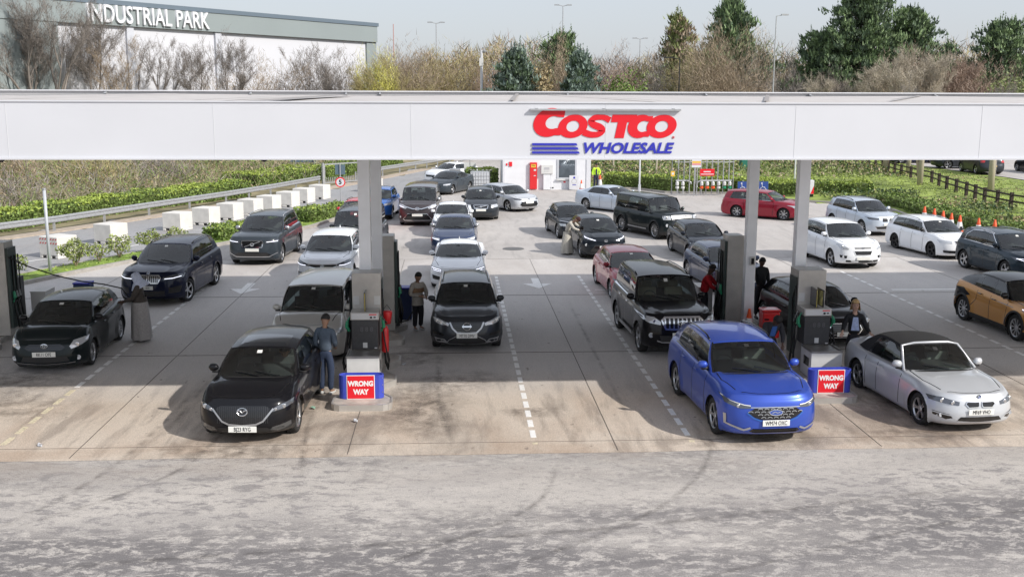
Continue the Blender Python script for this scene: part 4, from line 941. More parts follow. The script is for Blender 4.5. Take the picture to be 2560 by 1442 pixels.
# cones
ORG = mat('cone_orange', (.75, .09, .015), .5); WRF = mat('cone_white', (.75, .75, .74), .5)
def cone(x, y, label, z=0, h=.75, grp=None):
    c = thing('traffic_cone', label, 'traffic cone', (x, y, z), 0, grp); k = h/.75
    P('base', BLK, lambda b: b.box(-.2*k, .2*k, -.2*k, .2*k, 0, .03*k), c, bevel=.005); P('lower_cone', ORG, lambda b: b.lathe([(.17*k, .03*k), (.135*k, .20*k)], n=16), c, smooth=True)
    P('white_sleeve', WRF, lambda b: b.lathe([(.136*k, .20*k), (.075*k, .50*k)], n=16), c, smooth=True); P('tip', ORG, lambda b: b.lathe([(.075*k, .50*k), (.03*k, .74*k), (.001, .75*k)], n=16), c, smooth=True); return c
cone(7.80, 27.05, 'orange and white cone on the island beside the red bin', .14)
for i, (x, y) in enumerate(((23.75, 52.0), (23.8, 51.0), (23.78, 50.0), (23.72, 49.0), (23.7, 48.1), (24.0, 46.9), (24.45, 46.3))):
    cone(x, y, ('farthest cone of the row along the ivy bank', 'second farthest cone of the row along the ivy bank', 'third farthest cone in the row by the ivy bank', 'middle cone of the row by the ivy bank', 'cone in the ivy-bank row just past the white estate', 'largest cone in the row, between the white estate and dark crossover', 'cone nearest the dark crossover roof in the ivy-bank row')[i], 0, .95, 'cones along the ivy bank')
cone(8.62, 71.3, 'orange and white cone leaning by the kiosk wall'); cone(10.15, 73.2, 'orange and white cone beside the attendant in yellow', 0, .95)
# kiosk
kq = thing('kiosk', 'small white flat-roofed attendant kiosk behind the canopy', 'kiosk', (3.35, 72.3, 0))
KW = mat('kiosk_wall', (.72, .73, .76), .5, noise=.04, nscale=2)
P('walls', KW, lambda b: b.box(0, 6.0, 0, 4, .0, 2.75), kq); P('roof', KW, lambda b: b.box(-.15, 6.15, -.2, 4.15, 2.752, 2.95), kq); [P('corner_post', WHITE, lambda b: b.box(*q_, 0, 2.74), kq) for q_ in ((5.72, 6.02, -.05, -.004), (-.02, .12, -.03, -.004))]
w_ = P('window_frame', mat('frame_grey', (.5, .52, .56), .4), lambda b: (b.box(3.70, 5.05, -.05, -.004, .75, .83), b.box(3.70, 5.05, -.05, -.004, 2.2, 2.28), b.box(3.70, 3.82, -.05, -.004, .832, 2.198), b.box(4.93, 5.05, -.05, -.004, .832, 2.198)), kq)
P('window_pane', mat('kiosk_glass', (.10, .12, .14), .05, .2, coat=1), lambda b: b.box(3.822, 4.928, -.03, -.006, .832, 2.198), w_)
P('window_sill', PUMPW, lambda b: b.box(3.65, 5.1, -.16, -.052, .66, .745), kq); P('red_strip', REDP, lambda b: (b.box(4.15, 4.62, -.015, -.004, .48, .58)), kq); P('vent', BLK, lambda b: b.box(3.18, 3.48, -.02, -.004, .10, .17), kq)
P('notice', WHITE, lambda b: b.box(4.3, 4.85, -.02, -.004, .1, .62), kq)
P('alarm_box', REDP, lambda b: (b.box(.42, .62, -.06, -.004, 1.6, 1.9), b.box(.20, .30, -.04, -.004, 1.65, 1.8)), kq)
fp = thing('fire_point', 'tall red fire point cabinet standing against the white kiosk wall', 'cabinet', (5.42, 72.22, .05)); P('cabinet_body', FIRE, lambda b: b.box(-.25, .25, -.12, .06, 0, 1.82), fp, bevel=.02)
P('yellow_sign', mat('sign_yellow', (.75, .45, .05), .5), lambda b: b.box(-.16, .16, -.13, -.121, 1.48, 1.70), fp); text_obj('FIRE', .13, BLK, (0, -.132, 1.60), FACE, fp, 'fire_lettering', ext=.002); P('white_labels', PUMPW, lambda b: (b.box(.02, .18, -.13, -.121, 1.25, 1.36), b.box(.02, .16, -.13, -.121, .9, .95)), fp)
eb = thing('meter_box', 'cream wall box above a narrow cupboard on the kiosk wall', 'cabinet', (6.42, 72.2, 0)); P('upper_box', PUMPW, lambda b: b.box(-.48, .33, -.2, .09, 1.10, 1.70), eb, bevel=.015); P('cupboard', KW, lambda b: b.box(-.32, .15, -.14, .09, .02, 1.09), eb, bevel=.01); P('label', mat('label_grey', (.45, .45, .47), .5), lambda b: (b.box(-.28, .08, -.206, -.201, 1.38, 1.55), b.box(-.3, .10, -.206, -.201, 1.26, 1.29)), eb); P('pipe', WHITE, lambda b: b.tube([(.22, -.05, 0), (.22, -.05, 1.1)], .03, 8), eb)
ns = thing('notice_board', 'white notice panel with a round blue symbol leaning on the kiosk', 'sign', (8.2, 72.0, .05)); P('panel', WHITE, lambda b: b.box(-.33, .3, -.06, .0, 0, .95), ns); P('symbol', BLUEP, lambda b: (b.lathe([(.001, -.066), (.07, -.066), (.07, -.061)], (0, 0, .80), 14, 'y'), b.box(-.12, .14, -.065, -.061, .28, .33)), ns)
P('drop_print', mat('print_grey', (.5, .5, .5), .5), lambda b: b.lathe([(.14, -.064), (.19, -.064)], (0, 0, .55), 16, 'y'), ns)
# IBC tank and service cabinet
tk = thing('storage_tank', 'white cube liquid tank in a metal cage behind the grey estate', 'tank', (1.77, 72.6, .1)); P('tank_body', mat('tank_poly', (.55, .57, .6), .4), lambda b: b.box(-.62, .62, -.5, .5, .1, 1.12), tk, bevel=.04); P('pallet', mat('pallet', (.3, .25, .18), .8), lambda b: [b.box(-.65, .65, y-.06, y+.06, 0, .1) for y in (-.45, 0, .45)], tk)
def cage(b):
    for k in range(8):
        x = -.65+1.3*k/7; b.tube([(x, -.53, .1), (x, -.53, 1.15)], .012, 4); y = -.53+1.06*k/7; b.tube([(.66, y, .1), (.66, y, 1.15)], .012, 4)
    for z in (.12, .36, .6, .85, 1.14): b.tube([(-.66, -.53, z), (.66, -.53, z), (.66, .53, z)], .014, 4)
P('cage', GALV, cage, tk)
cb = thing('steel_cabinet', 'tall thin galvanised cabinet behind the dark grey van', 'cabinet', (.15, 71.4, 0)); P('cabinet_box', GALV, lambda b: b.box(-.45, .3, -.4, .3, .1, 1.5), cb, bevel=.01); P('legs', GALV, lambda b: [b.box(x, x+.05, -.38, -.33, 0, .1) for x in (-.44, .24)], cb)
# vent pipes
vp = thing('vent_pipes', 'rack of tall galvanised tank vent pipes behind the red estate', 'pipe rack', (14.2, 68.1, .05))
def pipes(b):
    for k in range(10):
        x = .35+.37*k; b.tube([(x, 0, .05), (x, 0, 3.9)], .038, 6)
    for z in (2.1, 3.3): b.tube([(.1, 0, z), (4.0, 0, z)], .03, 6)
P('risers', GALV, pipes, vp); P('frame', GALV, lambda b: [b.tube([(x, .3, 0), (x, .3, 3.9)], .03, 6) for x in (0, 4.05)], vp)
P('manifold', GALV, lambda b: (b.tube([(.15, -.25, .92), (.95, -.25, .92), (1.15, -.25, .80), (1.15, -.25, .7)], .05, 8), b.tube([(1.55, -.25, .5), (1.6, -.25, .85), (1.8, -.25, .92), (3.8, -.25, .92)], .05, 8)), vp)
for k in range(8):
    x = (.25, .62, 1.85, 2.22, 2.6, 2.97, 3.35, 3.7)[k]; col = (PUMPW, PUMPW, ORG, ORG, ORG, PUMPW, GRN, GRN)[k]
    v = P('valve', PUMPW, lambda b: b.lathe([(.05, .88), (.11, .78), (.10, .62), (.06, .60)], (x, -.25, 0), 10), vp); P('cap', col, lambda b: b.lathe([(.11, .56), (.12, .42), (.05, .40)], (x, -.25, 0), 10), v); 
P('stand', GALV, lambda b: [b.tube([(x, -.25, 0), (x, -.25, .45)], .025, 6) for x in (.25, .62, 1.85, 2.97, 3.7)], vp)
tb = P('red_board', REDP, lambda b: b.box(1.75, 2.7, -.1, -.07, 1.22, 1.66), vp); P('board_lines', WHITE, lambda b: (b.box(1.98, 2.45, -.105, -.1005, 1.45, 1.52), b.box(1.80, 2.65, -.105, -.1005, 1.30, 1.35)), tb)
tp = thing('tank_notice', 'white tank notice with a yellow band on a post among the vent pipes', 'sign', (15.55, 67.5, 0)); P('posts', GALV, lambda b: [b.tube([(x, 0, 0), (x, 0, 3.6)], .03, 6) for x in (-.08, .1)], tp); P('plate', WHITE, lambda b: b.box(-.28, .32, -.05, -.033, 1.85, 2.45), tp); P('yellow_band', mat('sign_yellow'), lambda b: b.box(-.26, .30, -.054, -.0505, 2.12, 2.25), tp); P('red_band', REDP, lambda b: b.box(-.26, .30, -.054, -.0505, 2.02, 2.08), tp)
yb_ = thing('yellow_notice', 'small yellow notice on the left end of the pipe rack', 'sign', (14.15, 67.9, 1.25)); P('plate', mat('sign_yellow'), lambda b: b.box(-.13, .13, -.02, 0, 0, .33), yb_); P('plate_print', WHITE, lambda b: b.box(-.07, .07, -.024, -.0205, .1, .24), yb_)
for i, (x, lab) in enumerate(((18.85, 'blue disabled parking sign to the left of the near right column'), (20.05, 'blue disabled parking sign to the right of the near right column'))):
    s = thing('disabled_sign', lab, 'sign', (18.25 if i == 0 else 19.55, 66.0, .16), 0, 'blue wheelchair signs'); P('post', GALV, lambda b: b.tube([(0, .03, 0), (0, .03, .95)], .03, 6), s)
    pl_ = P('plate', mat('sign_navy', (.02, .06, .25), .4), lambda b: b.box(-.33, .33, -.02, 0, .22, .9), s)
    def wc(b):
        b.tube([(-.08, -.03, .72), (-.05, -.03, .56), (.10, -.03, .53), (.16, -.03, .40), (.24, -.03, .41)], .022, 5); b.tube([(-.03+.15*math.cos(a), -.03, .42+.13*math.sin(a)) for a in [R(110+20*k) for k in range(12)]], .02, 5); b.lathe([(.001, -.035), (.05, -.035), (.05, -.02)], (-.09, 0, .79), 10, 'y')
    P('wheelchair_symbol', WHITE, wc, pl_)
ub = thing('waste_bin', 'white litter bin with a red corner and black foot by the right hedge', 'bin', (22.2, 65.2, .12)); P('bin_body', WHITE, lambda b: b.box(-.3, .3, -.2, .2, .22, 1.1), ub, bevel=.03); P('foot', BLK, lambda b: b.box(-.28, .28, -.19, .19, 0, .219), ub); P('red_corner', REDP, lambda b: b.add([(.08, -.206, .25), (.29, -.206, .25), (.29, -.206, .75)], [(0, 1, 2)]), ub)
# concrete blocks, barrier, gate, signs on the left
BLKM = mat('barrier_block', (.68, .66, .62), .75, noise=.10, nscale=3)
blocks = [(-15.75, 42.6, 'white block with red and white striped tape nearest the left edge'), (-14.95, 46.6, 'lone white block behind the young shrubs'), (-13.2, 51.0, 'white block just above the dark blue crossover roof, left one'), (-12.35, 53.2, 'second white block above the dark blue crossover roof'), (-11.6, 55.3, 'white block directly right of the dark blue crossover roof'), (-10.95, 57.4, 'white block above the left corner of the grey four-by-four'), (-10.3, 59.4, 'white block above the middle of the grey four-by-four roof'), (-9.6, 61.7, 'white block above the right end of the grey four-by-four roof'), (-9.0, 64.0, 'white block left of the speed limit sign'), (-8.35, 66.3, 'white block just right of the speed limit sign'), (-5.4, 71.0, 'white block half hidden behind the small blue car')]
for i, (x, y, lab) in enumerate(blocks):
    c = thing('barrier_block', lab, 'concrete block', (x, y, .008), R(-28 if i < 2 else -20), 'white blocks lining the side road')
    P('block', BLKM, lambda b: (b.box(-.5, .5, -.5, .5, .12, .86), b.box(-.5, -.34, -.5, .5, 0, .119), b.box(-.14, .14, -.5, .5, 0, .119), b.box(.34, .5, -.5, .5, 0, .119)), c, bevel=.025)
    P('pocket', BLK, lambda b: b.box(-.33, .33, -.44, -.40, .005, .115), c)
    if i in (0, 10):
        st = MB()
        for zz in (.58, .74):
            for k in range(7): x0 = -.46+.14*k; st.add([(x0, -.505, zz), (x0+.07, -.505, zz), (x0+.12, -.505, zz+.06), (x0+.05, -.505, zz+.06)], [(0, 1, 2, 3)]); st.add([(-.505, -x0-.07, zz), (-.505, -x0, zz), (-.505, -x0+.05, zz+.06), (-.505, -x0-.02, zz+.06)], [(0, 3, 2, 1)])
        st.obj('tape_stripes', mat('tape_red', (.6, .05, .06), .5), c)
def guardrail(pts, label, z0=.45):
    c = thing('guard_rail', label, 'crash barrier', (pts[0][0], pts[0][1], 0)); ox, oy = pts[0]; dens = []
    for a, b_ in zip(pts, pts[1:]):
        n = max(1, round(math.dist(a, b_)/3.2)); dens += [(lerp(a[0], b_[0], k/n), lerp(a[1], b_[1], k/n)) for k in range(n)]
    dens.append(pts[-1]); prof = [(0, 0), (.05, .04), (.05, .10), (0, .145), (0, .165), (.05, .21), (.05, .27), (0, .31)]; b = MB(); vs = []; m = len(prof)
    for i, (x, y) in enumerate(dens):
        a, d = Vector(dens[max(0, i-1)]), Vector(dens[min(len(dens)-1, i+1)]); t = (d-a).normalized()
        for q, z in prof: vs.append((x-ox+t.y*q, y-oy-t.x*q, z0+z))
    b.add(vs, [(i*m+k, (i+1)*m+k, (i+1)*m+k+1, i*m+k+1) for i in range(len(dens)-1) for k in range(m-1)]); b.obj('beam', GALV, c)
    for i, (x, y) in enumerate(dens):
        if i % 1 == 0: P('post', GALV, lambda b: b.box(x-ox-.12, x-ox-.02, y-oy-.04, y-oy+.06, 0, z0+.30), c)
guardrail([(-34, 24.5), (-22.2, 44.0), (-18.7, 50.4), (-16.1, 56.8), (-13.4, 63.2), (-11.6, 68.0), (-9.4, 75.0)], 'long galvanised crash barrier curving beside the road on the left')
guardrail([(-7.2, 79.0), (-5.6, 84.8), (-3.2, 91), (-1.4, 95.6), (3, 108)], 'far crash barrier continuing behind the twin columns')
gt = thing('metal_gate', 'pale grey vertical-bar metal gate behind the speed limit sign', 'gate', (-9.2, 75.8, 0), math.atan2(2.4, 2.2))
P('gate_frame', GALV, lambda b: (b.box(0, 3.4, -.03, .03, .15, .23), b.box(0, 3.4, -.03, .03, 1.45, 1.53), b.box(0, .08, -.03, .03, .231, 1.449), b.box(3.32, 3.4, -.03, .03, .231, 1.449)), gt); P('gate_bars', GALV, lambda b: [b.box(.2+.17*k, .24+.17*k, -.02, .02, .232, 0.568) for k in range(19)], gt); P('gate_post', GALV, lambda b: (b.box(-.18, -.04, -.07, .07, 0, 1.6), b.box(3.44, 3.58, -.07, .07, 0, 1.6)), gt)
s5 = thing('speed_sign', 'round red-ringed speed limit sign reading 5 on a slim pole', 'sign', (-6.83, 64.1, 0)); P('pole', GALV, lambda b: b.tube([(0, .04, 0), (0, .04, 2.3)], .035, 8), s5)
dsc = P('sign_disc', REDP, lambda b: b.lathe([(.001, 0), (.30, 0), (.30, .015), (.001, .016)], (0, 0, 1.20), 28, 'y'), s5); P('white_face', WHITE, lambda b: b.lathe([(.001, -.004), (.235, -.004)], (0, 0, 1.20), 28, 'y'), dsc); text_obj('5', .36, BLK, (0, -.008, 1.20), FACE, dsc, 'number_five', bold=.012); P('back_plate', mat('sign_back', (.10, .15, .19), .6), lambda b: b.box(-.30, .30, .08, .10, 1.65, 2.25), s5)
sb_ = thing('direction_sign', 'large blue-grey sign back on two poles behind the left hedge', 'sign', (-12.0, 84.5, 0)); P('posts', GALV, lambda b: [b.tube([(x, -.06, 0), (x, -.06, 3)], .05, 8) for x in (-.45, 1.0)], sb_); P('panel', mat('sign_back'), lambda b: b.box(-.9, 1.15, 0, .04, 1.1, 3.0), sb_)
pl2 = thing('lamp_post', 'bare pale steel post standing in the planted strip on the left', 'post', (-14.55, 38.4, .1)); P('pole', mat('post_grey', (.50, .53, .57), .4), lambda b: b.tube([(0, 0, 0), (0, 0, 2.95)], .055, 12), pl2, smooth=True); P('cap', GALV, lambda b: b.lathe([(.065, 2.95), (.06, 3.0), (.001, 3.02)], n=12), pl2)
p3_ = thing('lamp_post', 'slim grey post rising from the hedge behind the black four-by-four', 'post', (12.45, 70.5, 0)); P('pole', COLW, lambda b: b.tube([(0, 0, 0), (0, 0, .5), (0, 0, .52), (0, 0, 4.2)], [.09, .09, .055, .05], 10), p3_)
p4_ = thing('lamp_post', 'slim pale post behind the right hedge', 'post', (24.5, 75, 0)); P('pole', COLW, lambda b: b.tube([(0, 0, 0), (0, 0, 4.5)], .06, 8), p4_)
p5_ = thing('parking_sign', 'pair of white parking plates on a pole by the far white car', 'sign', (1.15, 76.5, 0)); P('pole', GALV, lambda b: b.tube([(0, 0, 0), (0, 0, 2.2)], .03, 8), p5_); P('plate', PUMPW, lambda b: (b.box(-.42, -.04, -.05, -.03, 1.05, 1.6), b.box(.04, .42, -.05, -.03, 1.15, 1.6)), p5_)
# litter
for i, (x, y, lab) in enumerate(((-2.0, 20.4, 'crumpled white tissue on the concrete in front of the left guard'), (-7.7, 19.2, 'scrap of white paper on the concrete at the left'), (-1.25, 24.9, 'flattened white cup on the ground right of the hooded pump'), (-2.95, 21.35, 'pale green glove lying beside the black car front wheel'))):
    b = MB(); rr_ = random.Random(i); vs = [(rr_.uniform(-.07, .07), rr_.uniform(-.06, .06), rr_.uniform(.0, .06)) for _ in range(14)]
    b.add(vs, [(k, (k+3) % 14, (k+7) % 14) for k in range(14)]); o = b.obj('litter', WHITE if i != 3 else mat('glove', (.4, .6, .5), .6)); o.location = (x, y, .01); tag(o, lab, 'litter')
# wooden rail fence on the bank
WD = mat('fence_wood', (.045, .032, .026), .85, noise=.3, nscale=12)
fpts = [(35.5, 92), (34.6, 84), (33.6, 78), (32.9, 71.3), (31.7, 66.5), (30.8, 62), (30.2, 58.6), (30.0, 55.3), (30.6, 50), (31.8, 44), (33.5, 37)]
fc = thing('post_and_rail_fence', 'dark low post and rail fence running up the grassy bank', 'fence', (0, 0, 0)); dn = []
for a, b_ in zip(fpts, fpts[1:]):
    n = max(1, round(math.dist(a, b_)/2.2)); dn += [(lerp(a[0], b_[0], k/n), lerp(a[1], b_[1], k/n)) for k in range(n)]
for x, y in dn: P('post', WD, lambda b: b.box(x-.08, x+.08, y-.08, y+.08, zright(x, y)-.1, zright(x, y)+.85), fc)
P('rails', WD, lambda b: [b.tube([(x, y, zright(x, y)+h) for x, y in dn], .05, 4) for h in (.38, .72)], fc)
# ---------------------------------------------------------------- warehouse
wh = thing('warehouse', 'huge pale warehouse with a grey-green band lettered INDUSTRIAL PARK', 'warehouse', (0, 0, 0))
GG = mat('band_greygreen', (.26, .30, .305), .6, noise=.03, nscale=.2); WW = mat('warehouse_white', (.62, .63, .67), .6, noise=.03, nscale=.1); DGR = mat('roof_edge', (.13, .17, .21), .5)
A = Vector((-10.9, 150.)); Bp = Vector((-64.2, 77.5)); dv = (Bp-A); LW = dv.length; dv.normalize(); nv = Vector((dv.y, -dv.x))     # facade line; nv faces the camera
if nv.y > 0: nv = -nv
def q(u, z, o=0): p = A+dv*u+nv*o; return (p.x, p.y, z)
def slab(b, u0, u1, zf0, zf1, o0=0, o1=.3):
    b.add([q(u0, zf0(u0), o0), q(u1, zf0(u1), o0), q(u1, zf1(u1), o0), q(u0, zf1(u0), o0), q(u0, zf0(u0), o1), q(u1, zf0(u1), o1), q(u1, zf1(u1), o1), q(u0, zf1(u0), o1)], [(0, 1, 2, 3), (4, 7, 6, 5), (3, 2, 6, 7), (0, 4, 5, 1), (0, 3, 7, 4), (1, 5, 6, 2)])
ztop = lambda u: 15.45; zbb = lambda u: 13.35; zero = lambda u: 0.
P('wall', WW, lambda b: (slab(b, 1.8, LW, zero, zbb, -30, 0)), wh, fix=True)
P('corner_pier', GG, lambda b: slab(b, -.2, 1.78, zero, zbb, -30, .25), wh, fix=True)
bd_ = P('band', GG, lambda b: slab(b, -.2, LW, lambda u: 13.352, ztop, -30, .5), wh, fix=True)
P('roof_edge', DGR, lambda b: slab(b, -.4, LW, lambda u: 15.452, lambda u: 15.92, -30, .6), wh, fix=True)
[P('downpipe', mat('pipe_white', (.55, .57, .62), .5), lambda b: slab(b, u, u+.9, zero, lambda u: 13.3, .002, .3), wh, fix=True) for u in (27.4, 39.5)]
P('grey_bay', GG, lambda b: slab(b, 48.6, LW, zero, lambda u: 13.34, .002, .4), wh, fix=True)
t = text_mesh('INDUSTRIAL PARK', 2.55, .15, .03, sx=.86); t.materials.clear(); t.materials.append(mat('letter_white', (.72, .73, .76), .5))
to = link('industrial_park_lettering', t, bd_); wd_ = max(v.co.x for v in t.vertices)-min(v.co.x for v in t.vertices); t.transform(Matrix.Diagonal((15.9/wd_, 1, 1, 1))); cpos = q(37.5, 14.40, .62); to.location = cpos; to.rotation_euler = (R(90), 0, math.atan2(-dv.y, -dv.x))
# ---------------------------------------------------------------- vegetation
NR = np.random.default_rng(5)
def np_mesh(name, V, nv, mats, mi=None, smooth=False):
    V = np.asarray(V, dtype=np.float32).reshape(-1, 3); n = len(V)//nv; me = bpy.data.meshes.new(name); me.vertices.add(len(V)); me.vertices.foreach_set('co', V.ravel())
    me.loops.add(n*nv); me.loops.foreach_set('vertex_index', np.arange(n*nv, dtype=np.int32)); me.polygons.add(n)
    me.polygons.foreach_set('loop_start', np.arange(n, dtype=np.int32)*nv); me.polygons.foreach_set('loop_total', np.full(n, nv, dtype=np.int32))
    for m in (mats if isinstance(mats, (list, tuple)) else [mats]): me.materials.append(m)
    if mi is not None: me.polygons.foreach_set('material_index', np.asarray(mi, dtype=np.int32))
    me.update(); return me
def unit(a): return a/np.maximum(1e-9, np.linalg.norm(a, axis=1))[:, None]
def rdir(n): return unit(NR.normal(size=(n, 3)))
def leaves(P, s, up=0.0):        # one quad per point
    n = len(P); a = rdir(n); b = unit(np.cross(a, rdir(n)+np.array([0, 0, .01]))); 
    if up: a[:, 2] *= (1-up); b[:, 2] *= (1-up); a = unit(a); b = unit(b)
    s = (s*NR.uniform(.6, 1.3, n))[:, None]; return np.stack([P-a*s, P-b*s*.6, P+a*s, P+b*s*.6], 1).reshape(-1, 3)
def slivers(P0, P1, w):
    d = unit(P1-P0); s = unit(np.cross(d, rdir(len(P0))))*np.asarray(w).reshape(-1, 1); return np.stack([P0-s, P0+s, P1], 1).reshape(-1, 3)
def leafmat(name, col, var=.4, tr=.25):
    m = bpy.data.materials.new(name); m.use_nodes = True; n = m.node_tree; b = n.nodes['Principled BSDF']; b.inputs['Roughness'].default_value = .65
    g = n.nodes.new('ShaderNodeNewGeometry'); mr = n.nodes.new('ShaderNodeMapRange'); mr.inputs['To Min'].default_value = 1-var; mr.inputs['To Max'].default_value = 1+var
    mx = n.nodes.new('ShaderNodeMix'); mx.data_type = 'RGBA'; mx.blend_type = 'MULTIPLY'; mx.inputs[0].default_value = 1; mx.inputs[6].default_value = (*col, 1)
    n.links.new(g.outputs['Random Per Island'], mr.inputs[0]); n.links.new(mr.outputs[0], mx.inputs[7]); n.links.new(mx.outputs[2], b.inputs['Base Color'])
    MATS[name] = m; return m
BARK = [leafmat('bark_grey', (.27, .24, .215), .3), leafmat('bark_brown', (.33, .26, .185), .35), leafmat('bark_olive', (.34, .29, .14), .35), leafmat('bark_pale', (.42, .37, .29), .3), leafmat('twig_red', (.34, .25, .195), .35), leafmat('twig_willow', (.58, .56, .13), .35), leafmat('bark_dark', (.15, .125, .11), .3), leafmat('bark_ash', (.21, .185, .165), .3)]
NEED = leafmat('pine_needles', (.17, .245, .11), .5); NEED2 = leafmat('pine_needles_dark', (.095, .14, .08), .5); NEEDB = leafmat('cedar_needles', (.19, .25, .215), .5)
LIME = leafmat('hedge_new_leaf', (.30, .38, .07), .3); HEDG = leafmat('hedge_leaf', (.15, .22, .05), .5); IVY = leafmat('ivy_leaf', (.06, .105, .035), .6); OLV = leafmat('scrub_leaf', (.20, .235, .085), .5); DRY = leafmat('dry_grass', (.34, .27, .15), .4)
def limb_mesh(segs, n=5):
    b = MB()
    for p, q, r0, r1 in segs: b.tube([p, q], [r0, r1], n, caps=False)
    return b
def grow(h, spread=.5, lev=5, seed=1, first=.25, droop=0, stems=1, r0=None):
    rn = random.Random(seed); segs = []; ends = []
    def rec(p, d, ln, r, l):
        if l == 0: ends.append((p, d, ln)); return
        k = 3 if l > 2 else 2; q = p.copy(); dd = d.copy()
        for i in range(k):
            dd = (dd+Vector((rn.uniform(-1, 1), rn.uniform(-1, 1), rn.uniform(-.5, .8)))*.13).normalized(); q2 = q+dd*ln/k; rr = r*(1-.35*(i+1)/k)
            segs.append((q, q2, r*(1-.35*i/k), rr)); q = q2
            if l < lev and i < k-1 and rn.random() < .75:
                sd = (dd+Vector((rn.uniform(-1, 1), rn.uniform(-1, 1), rn.uniform(-.2, .6)))*spread*1.3).normalized(); rec(q, sd, ln*rn.uniform(.5, .7), rr*.5, l-1)
        for c in range(2 if rn.random() < .6 else 3):
            sd = (dd+Vector((rn.uniform(-1, 1), rn.uniform(-1, 1), rn.uniform(-.3, .5)-droop))*spread).normalized(); rec(q, sd, ln*rn.uniform(.62, .85), rr*.72, l-1)
    for s_ in range(stems):
        d0 = Vector((rn.uniform(-1, 1), rn.uniform(-1, 1), 2.6 if stems > 1 else 14)).normalized(); rec(Vector((rn.uniform(-.2, .2), rn.uniform(-.2, .2), 0))*(stems > 1), d0, h*first, r0 or h*.016, lev)
    return segs, ends
def bare_meshes(key, h, seed, bark, spread=.5, lev=5, tw=9, tl=.9, first=.25, stems=1, tww=.012, leaf=None):
    segs, ends = grow(h, spread, lev, seed, first, 0, stems)
    mz = max(e[0].z for e in ends); k = h*.92/mz
    segs = [(a*k, b*k, r0, r1) for a, b, r0, r1 in segs]
    big = [s for s in segs if s[2] > .035]; small = [s for s in segs if s[2] <= .035]
    b = limb_mesh(big, 6); tm = b.mesh('trunk', bark, smooth=True)
    V = []
    if small:
        A = np.array([s[0] for s in small]); B = np.array([s[1] for s in small]); R0 = np.array([max(.012, s[2]) for s in small]); V.append(slivers(A, A+(B-A)*1.25, R0))
    E = np.array([e[0]*k for e in ends]); Dd = np.array([e[1] for e in ends])
    E = np.repeat(E, tw, 0); Dd = np.repeat(Dd, tw, 0); n = len(E); E = E-Dd*NR.uniform(0, .8, (n, 1)); T = E+unit(Dd+rdir(n)*.75+np.array([0, 0, .15]))*(tl*.65*NR.uniform(.4, 1.1, (n, 1)))
    V.append(slivers(E, T, np.full(n, tww)))
    M = (E+T)/2; V.append(slivers(M, M+unit(Dd+rdir(n)*1.0)*(tl*.5), np.full(n, tww*.8)))
    W_ = np.concatenate(V); cm = np_mesh('crown', W_, 3, bark)
    return tm, cm
def shrub_mesh(w, h, bark, seed, n=9000, tww=.014, tl=.8, fill=.5):
    """dense twiggy dome: many thin rods fanning upward from low down"""
    ph = NR.uniform(0, 2*PI, n); el = np.arcsin(NR.uniform(.05, 1, n)); rad = NR.uniform(.15, 1, n)**fill
    lump = 1+.16*np.sin(ph*3+seed)+.12*np.sin(ph*5+el*4+seed*2)+.08*np.sin(el*9+ph*2)
    d = np.stack([np.cos(el)*np.cos(ph), np.cos(el)*np.sin(ph), np.sin(el)], 1); c = d*rad[:, None]*lump[:, None]*np.array([w/2, w/2, h*.92])
    g = unit(d*np.array([.7, .7, .8])+rdir(n)*.8+np.array([0, 0, .25])); L = .5*tl*NR.uniform(.5, 1.3, (n, 1)); return np_mesh('crown', slivers(c-g*L*.5, c+g*L*.5, np.full(n, tww)), 3, bark)
def pine_meshes(w, h, seed, mats, crown0=.2, n=260, conic=.5, tuft=.55, per=26, name_flat=False):
    rn = random.Random(seed); segs = [(Vector((0, 0, 0)), Vector((.1, 0, h*.5)), h*.022, h*.015), (Vector((.1, 0, h*.5)), Vector((0, .1, h*.93)), h*.015, .05)]; C = []
    nb = max(10, n//9)
    for i in range(nb):
        t = ((i+.5)/nb)**.85; z = h*lerp(crown0, .95, t); a = i*2.4+rn.uniform(-.5, .5); prof = (1-t)**conic*(.6+.4*math.sin(PI*min(1, t*2.2+.15))); L_ = w/2*prof*rn.uniform(.55, 1.2)+.25
        rise = lerp(.15, .55, t)*rn.uniform(.4, 1.3)*(0 if name_flat else 1); e_ = Vector((L_*math.cos(a), L_*math.sin(a), z+rise*L_)); segs.append((Vector((0, 0, z-.3)), e_, .07, .02))
        for q_ in range(9):
            u = rn.uniform(.35, 1.02); sp = .16*L_+.25; C.append((e_.x*u+rn.gauss(0, sp), e_.y*u+rn.gauss(0, sp), z+rise*L_*u+rn.gauss(0, .25)*(.5 if name_flat else 1)))
    tm = limb_mesh(segs, 5).mesh('trunk', BARK[6], smooth=True)
    C = np.array(C); P = np.repeat(C, per, 0); m = len(P); out = unit(P*np.array([1, 1, 0])+1e-6)
    off = rdir(m)*np.array([tuft, tuft, tuft*.7])*1.35*NR.uniform(.2, 1, (m, 1)); P = P+off
    V = slivers(P, P+unit(out*.35+rdir(m)*.55+np.array([0, 0, .95]))*NR.uniform(.35, .8, (m, 1))*tuft*1.5, np.full(m, .12))
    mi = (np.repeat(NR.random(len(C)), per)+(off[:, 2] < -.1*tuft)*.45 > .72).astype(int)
    # upright leaders at the outline
    K = C[NR.choice(len(C), min(len(C)//4, len(C)), replace=False)]; K = np.repeat(K, 22, 0); hh = NR.uniform(0, 1.0, (len(K), 1)); Q = K+np.array([0, 0, tuft])+hh*np.array([0, 0, .95]); V2 = slivers(Q, Q+unit(rdir(len(K))+np.array([0, 0, .7]))*.24*(1.25-hh), np.full(len(K), .06))
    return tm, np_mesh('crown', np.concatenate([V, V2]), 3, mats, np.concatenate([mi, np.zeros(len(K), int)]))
FAR = lambda Y: Y if Y >= 110 else 108+(Y-58)*.75
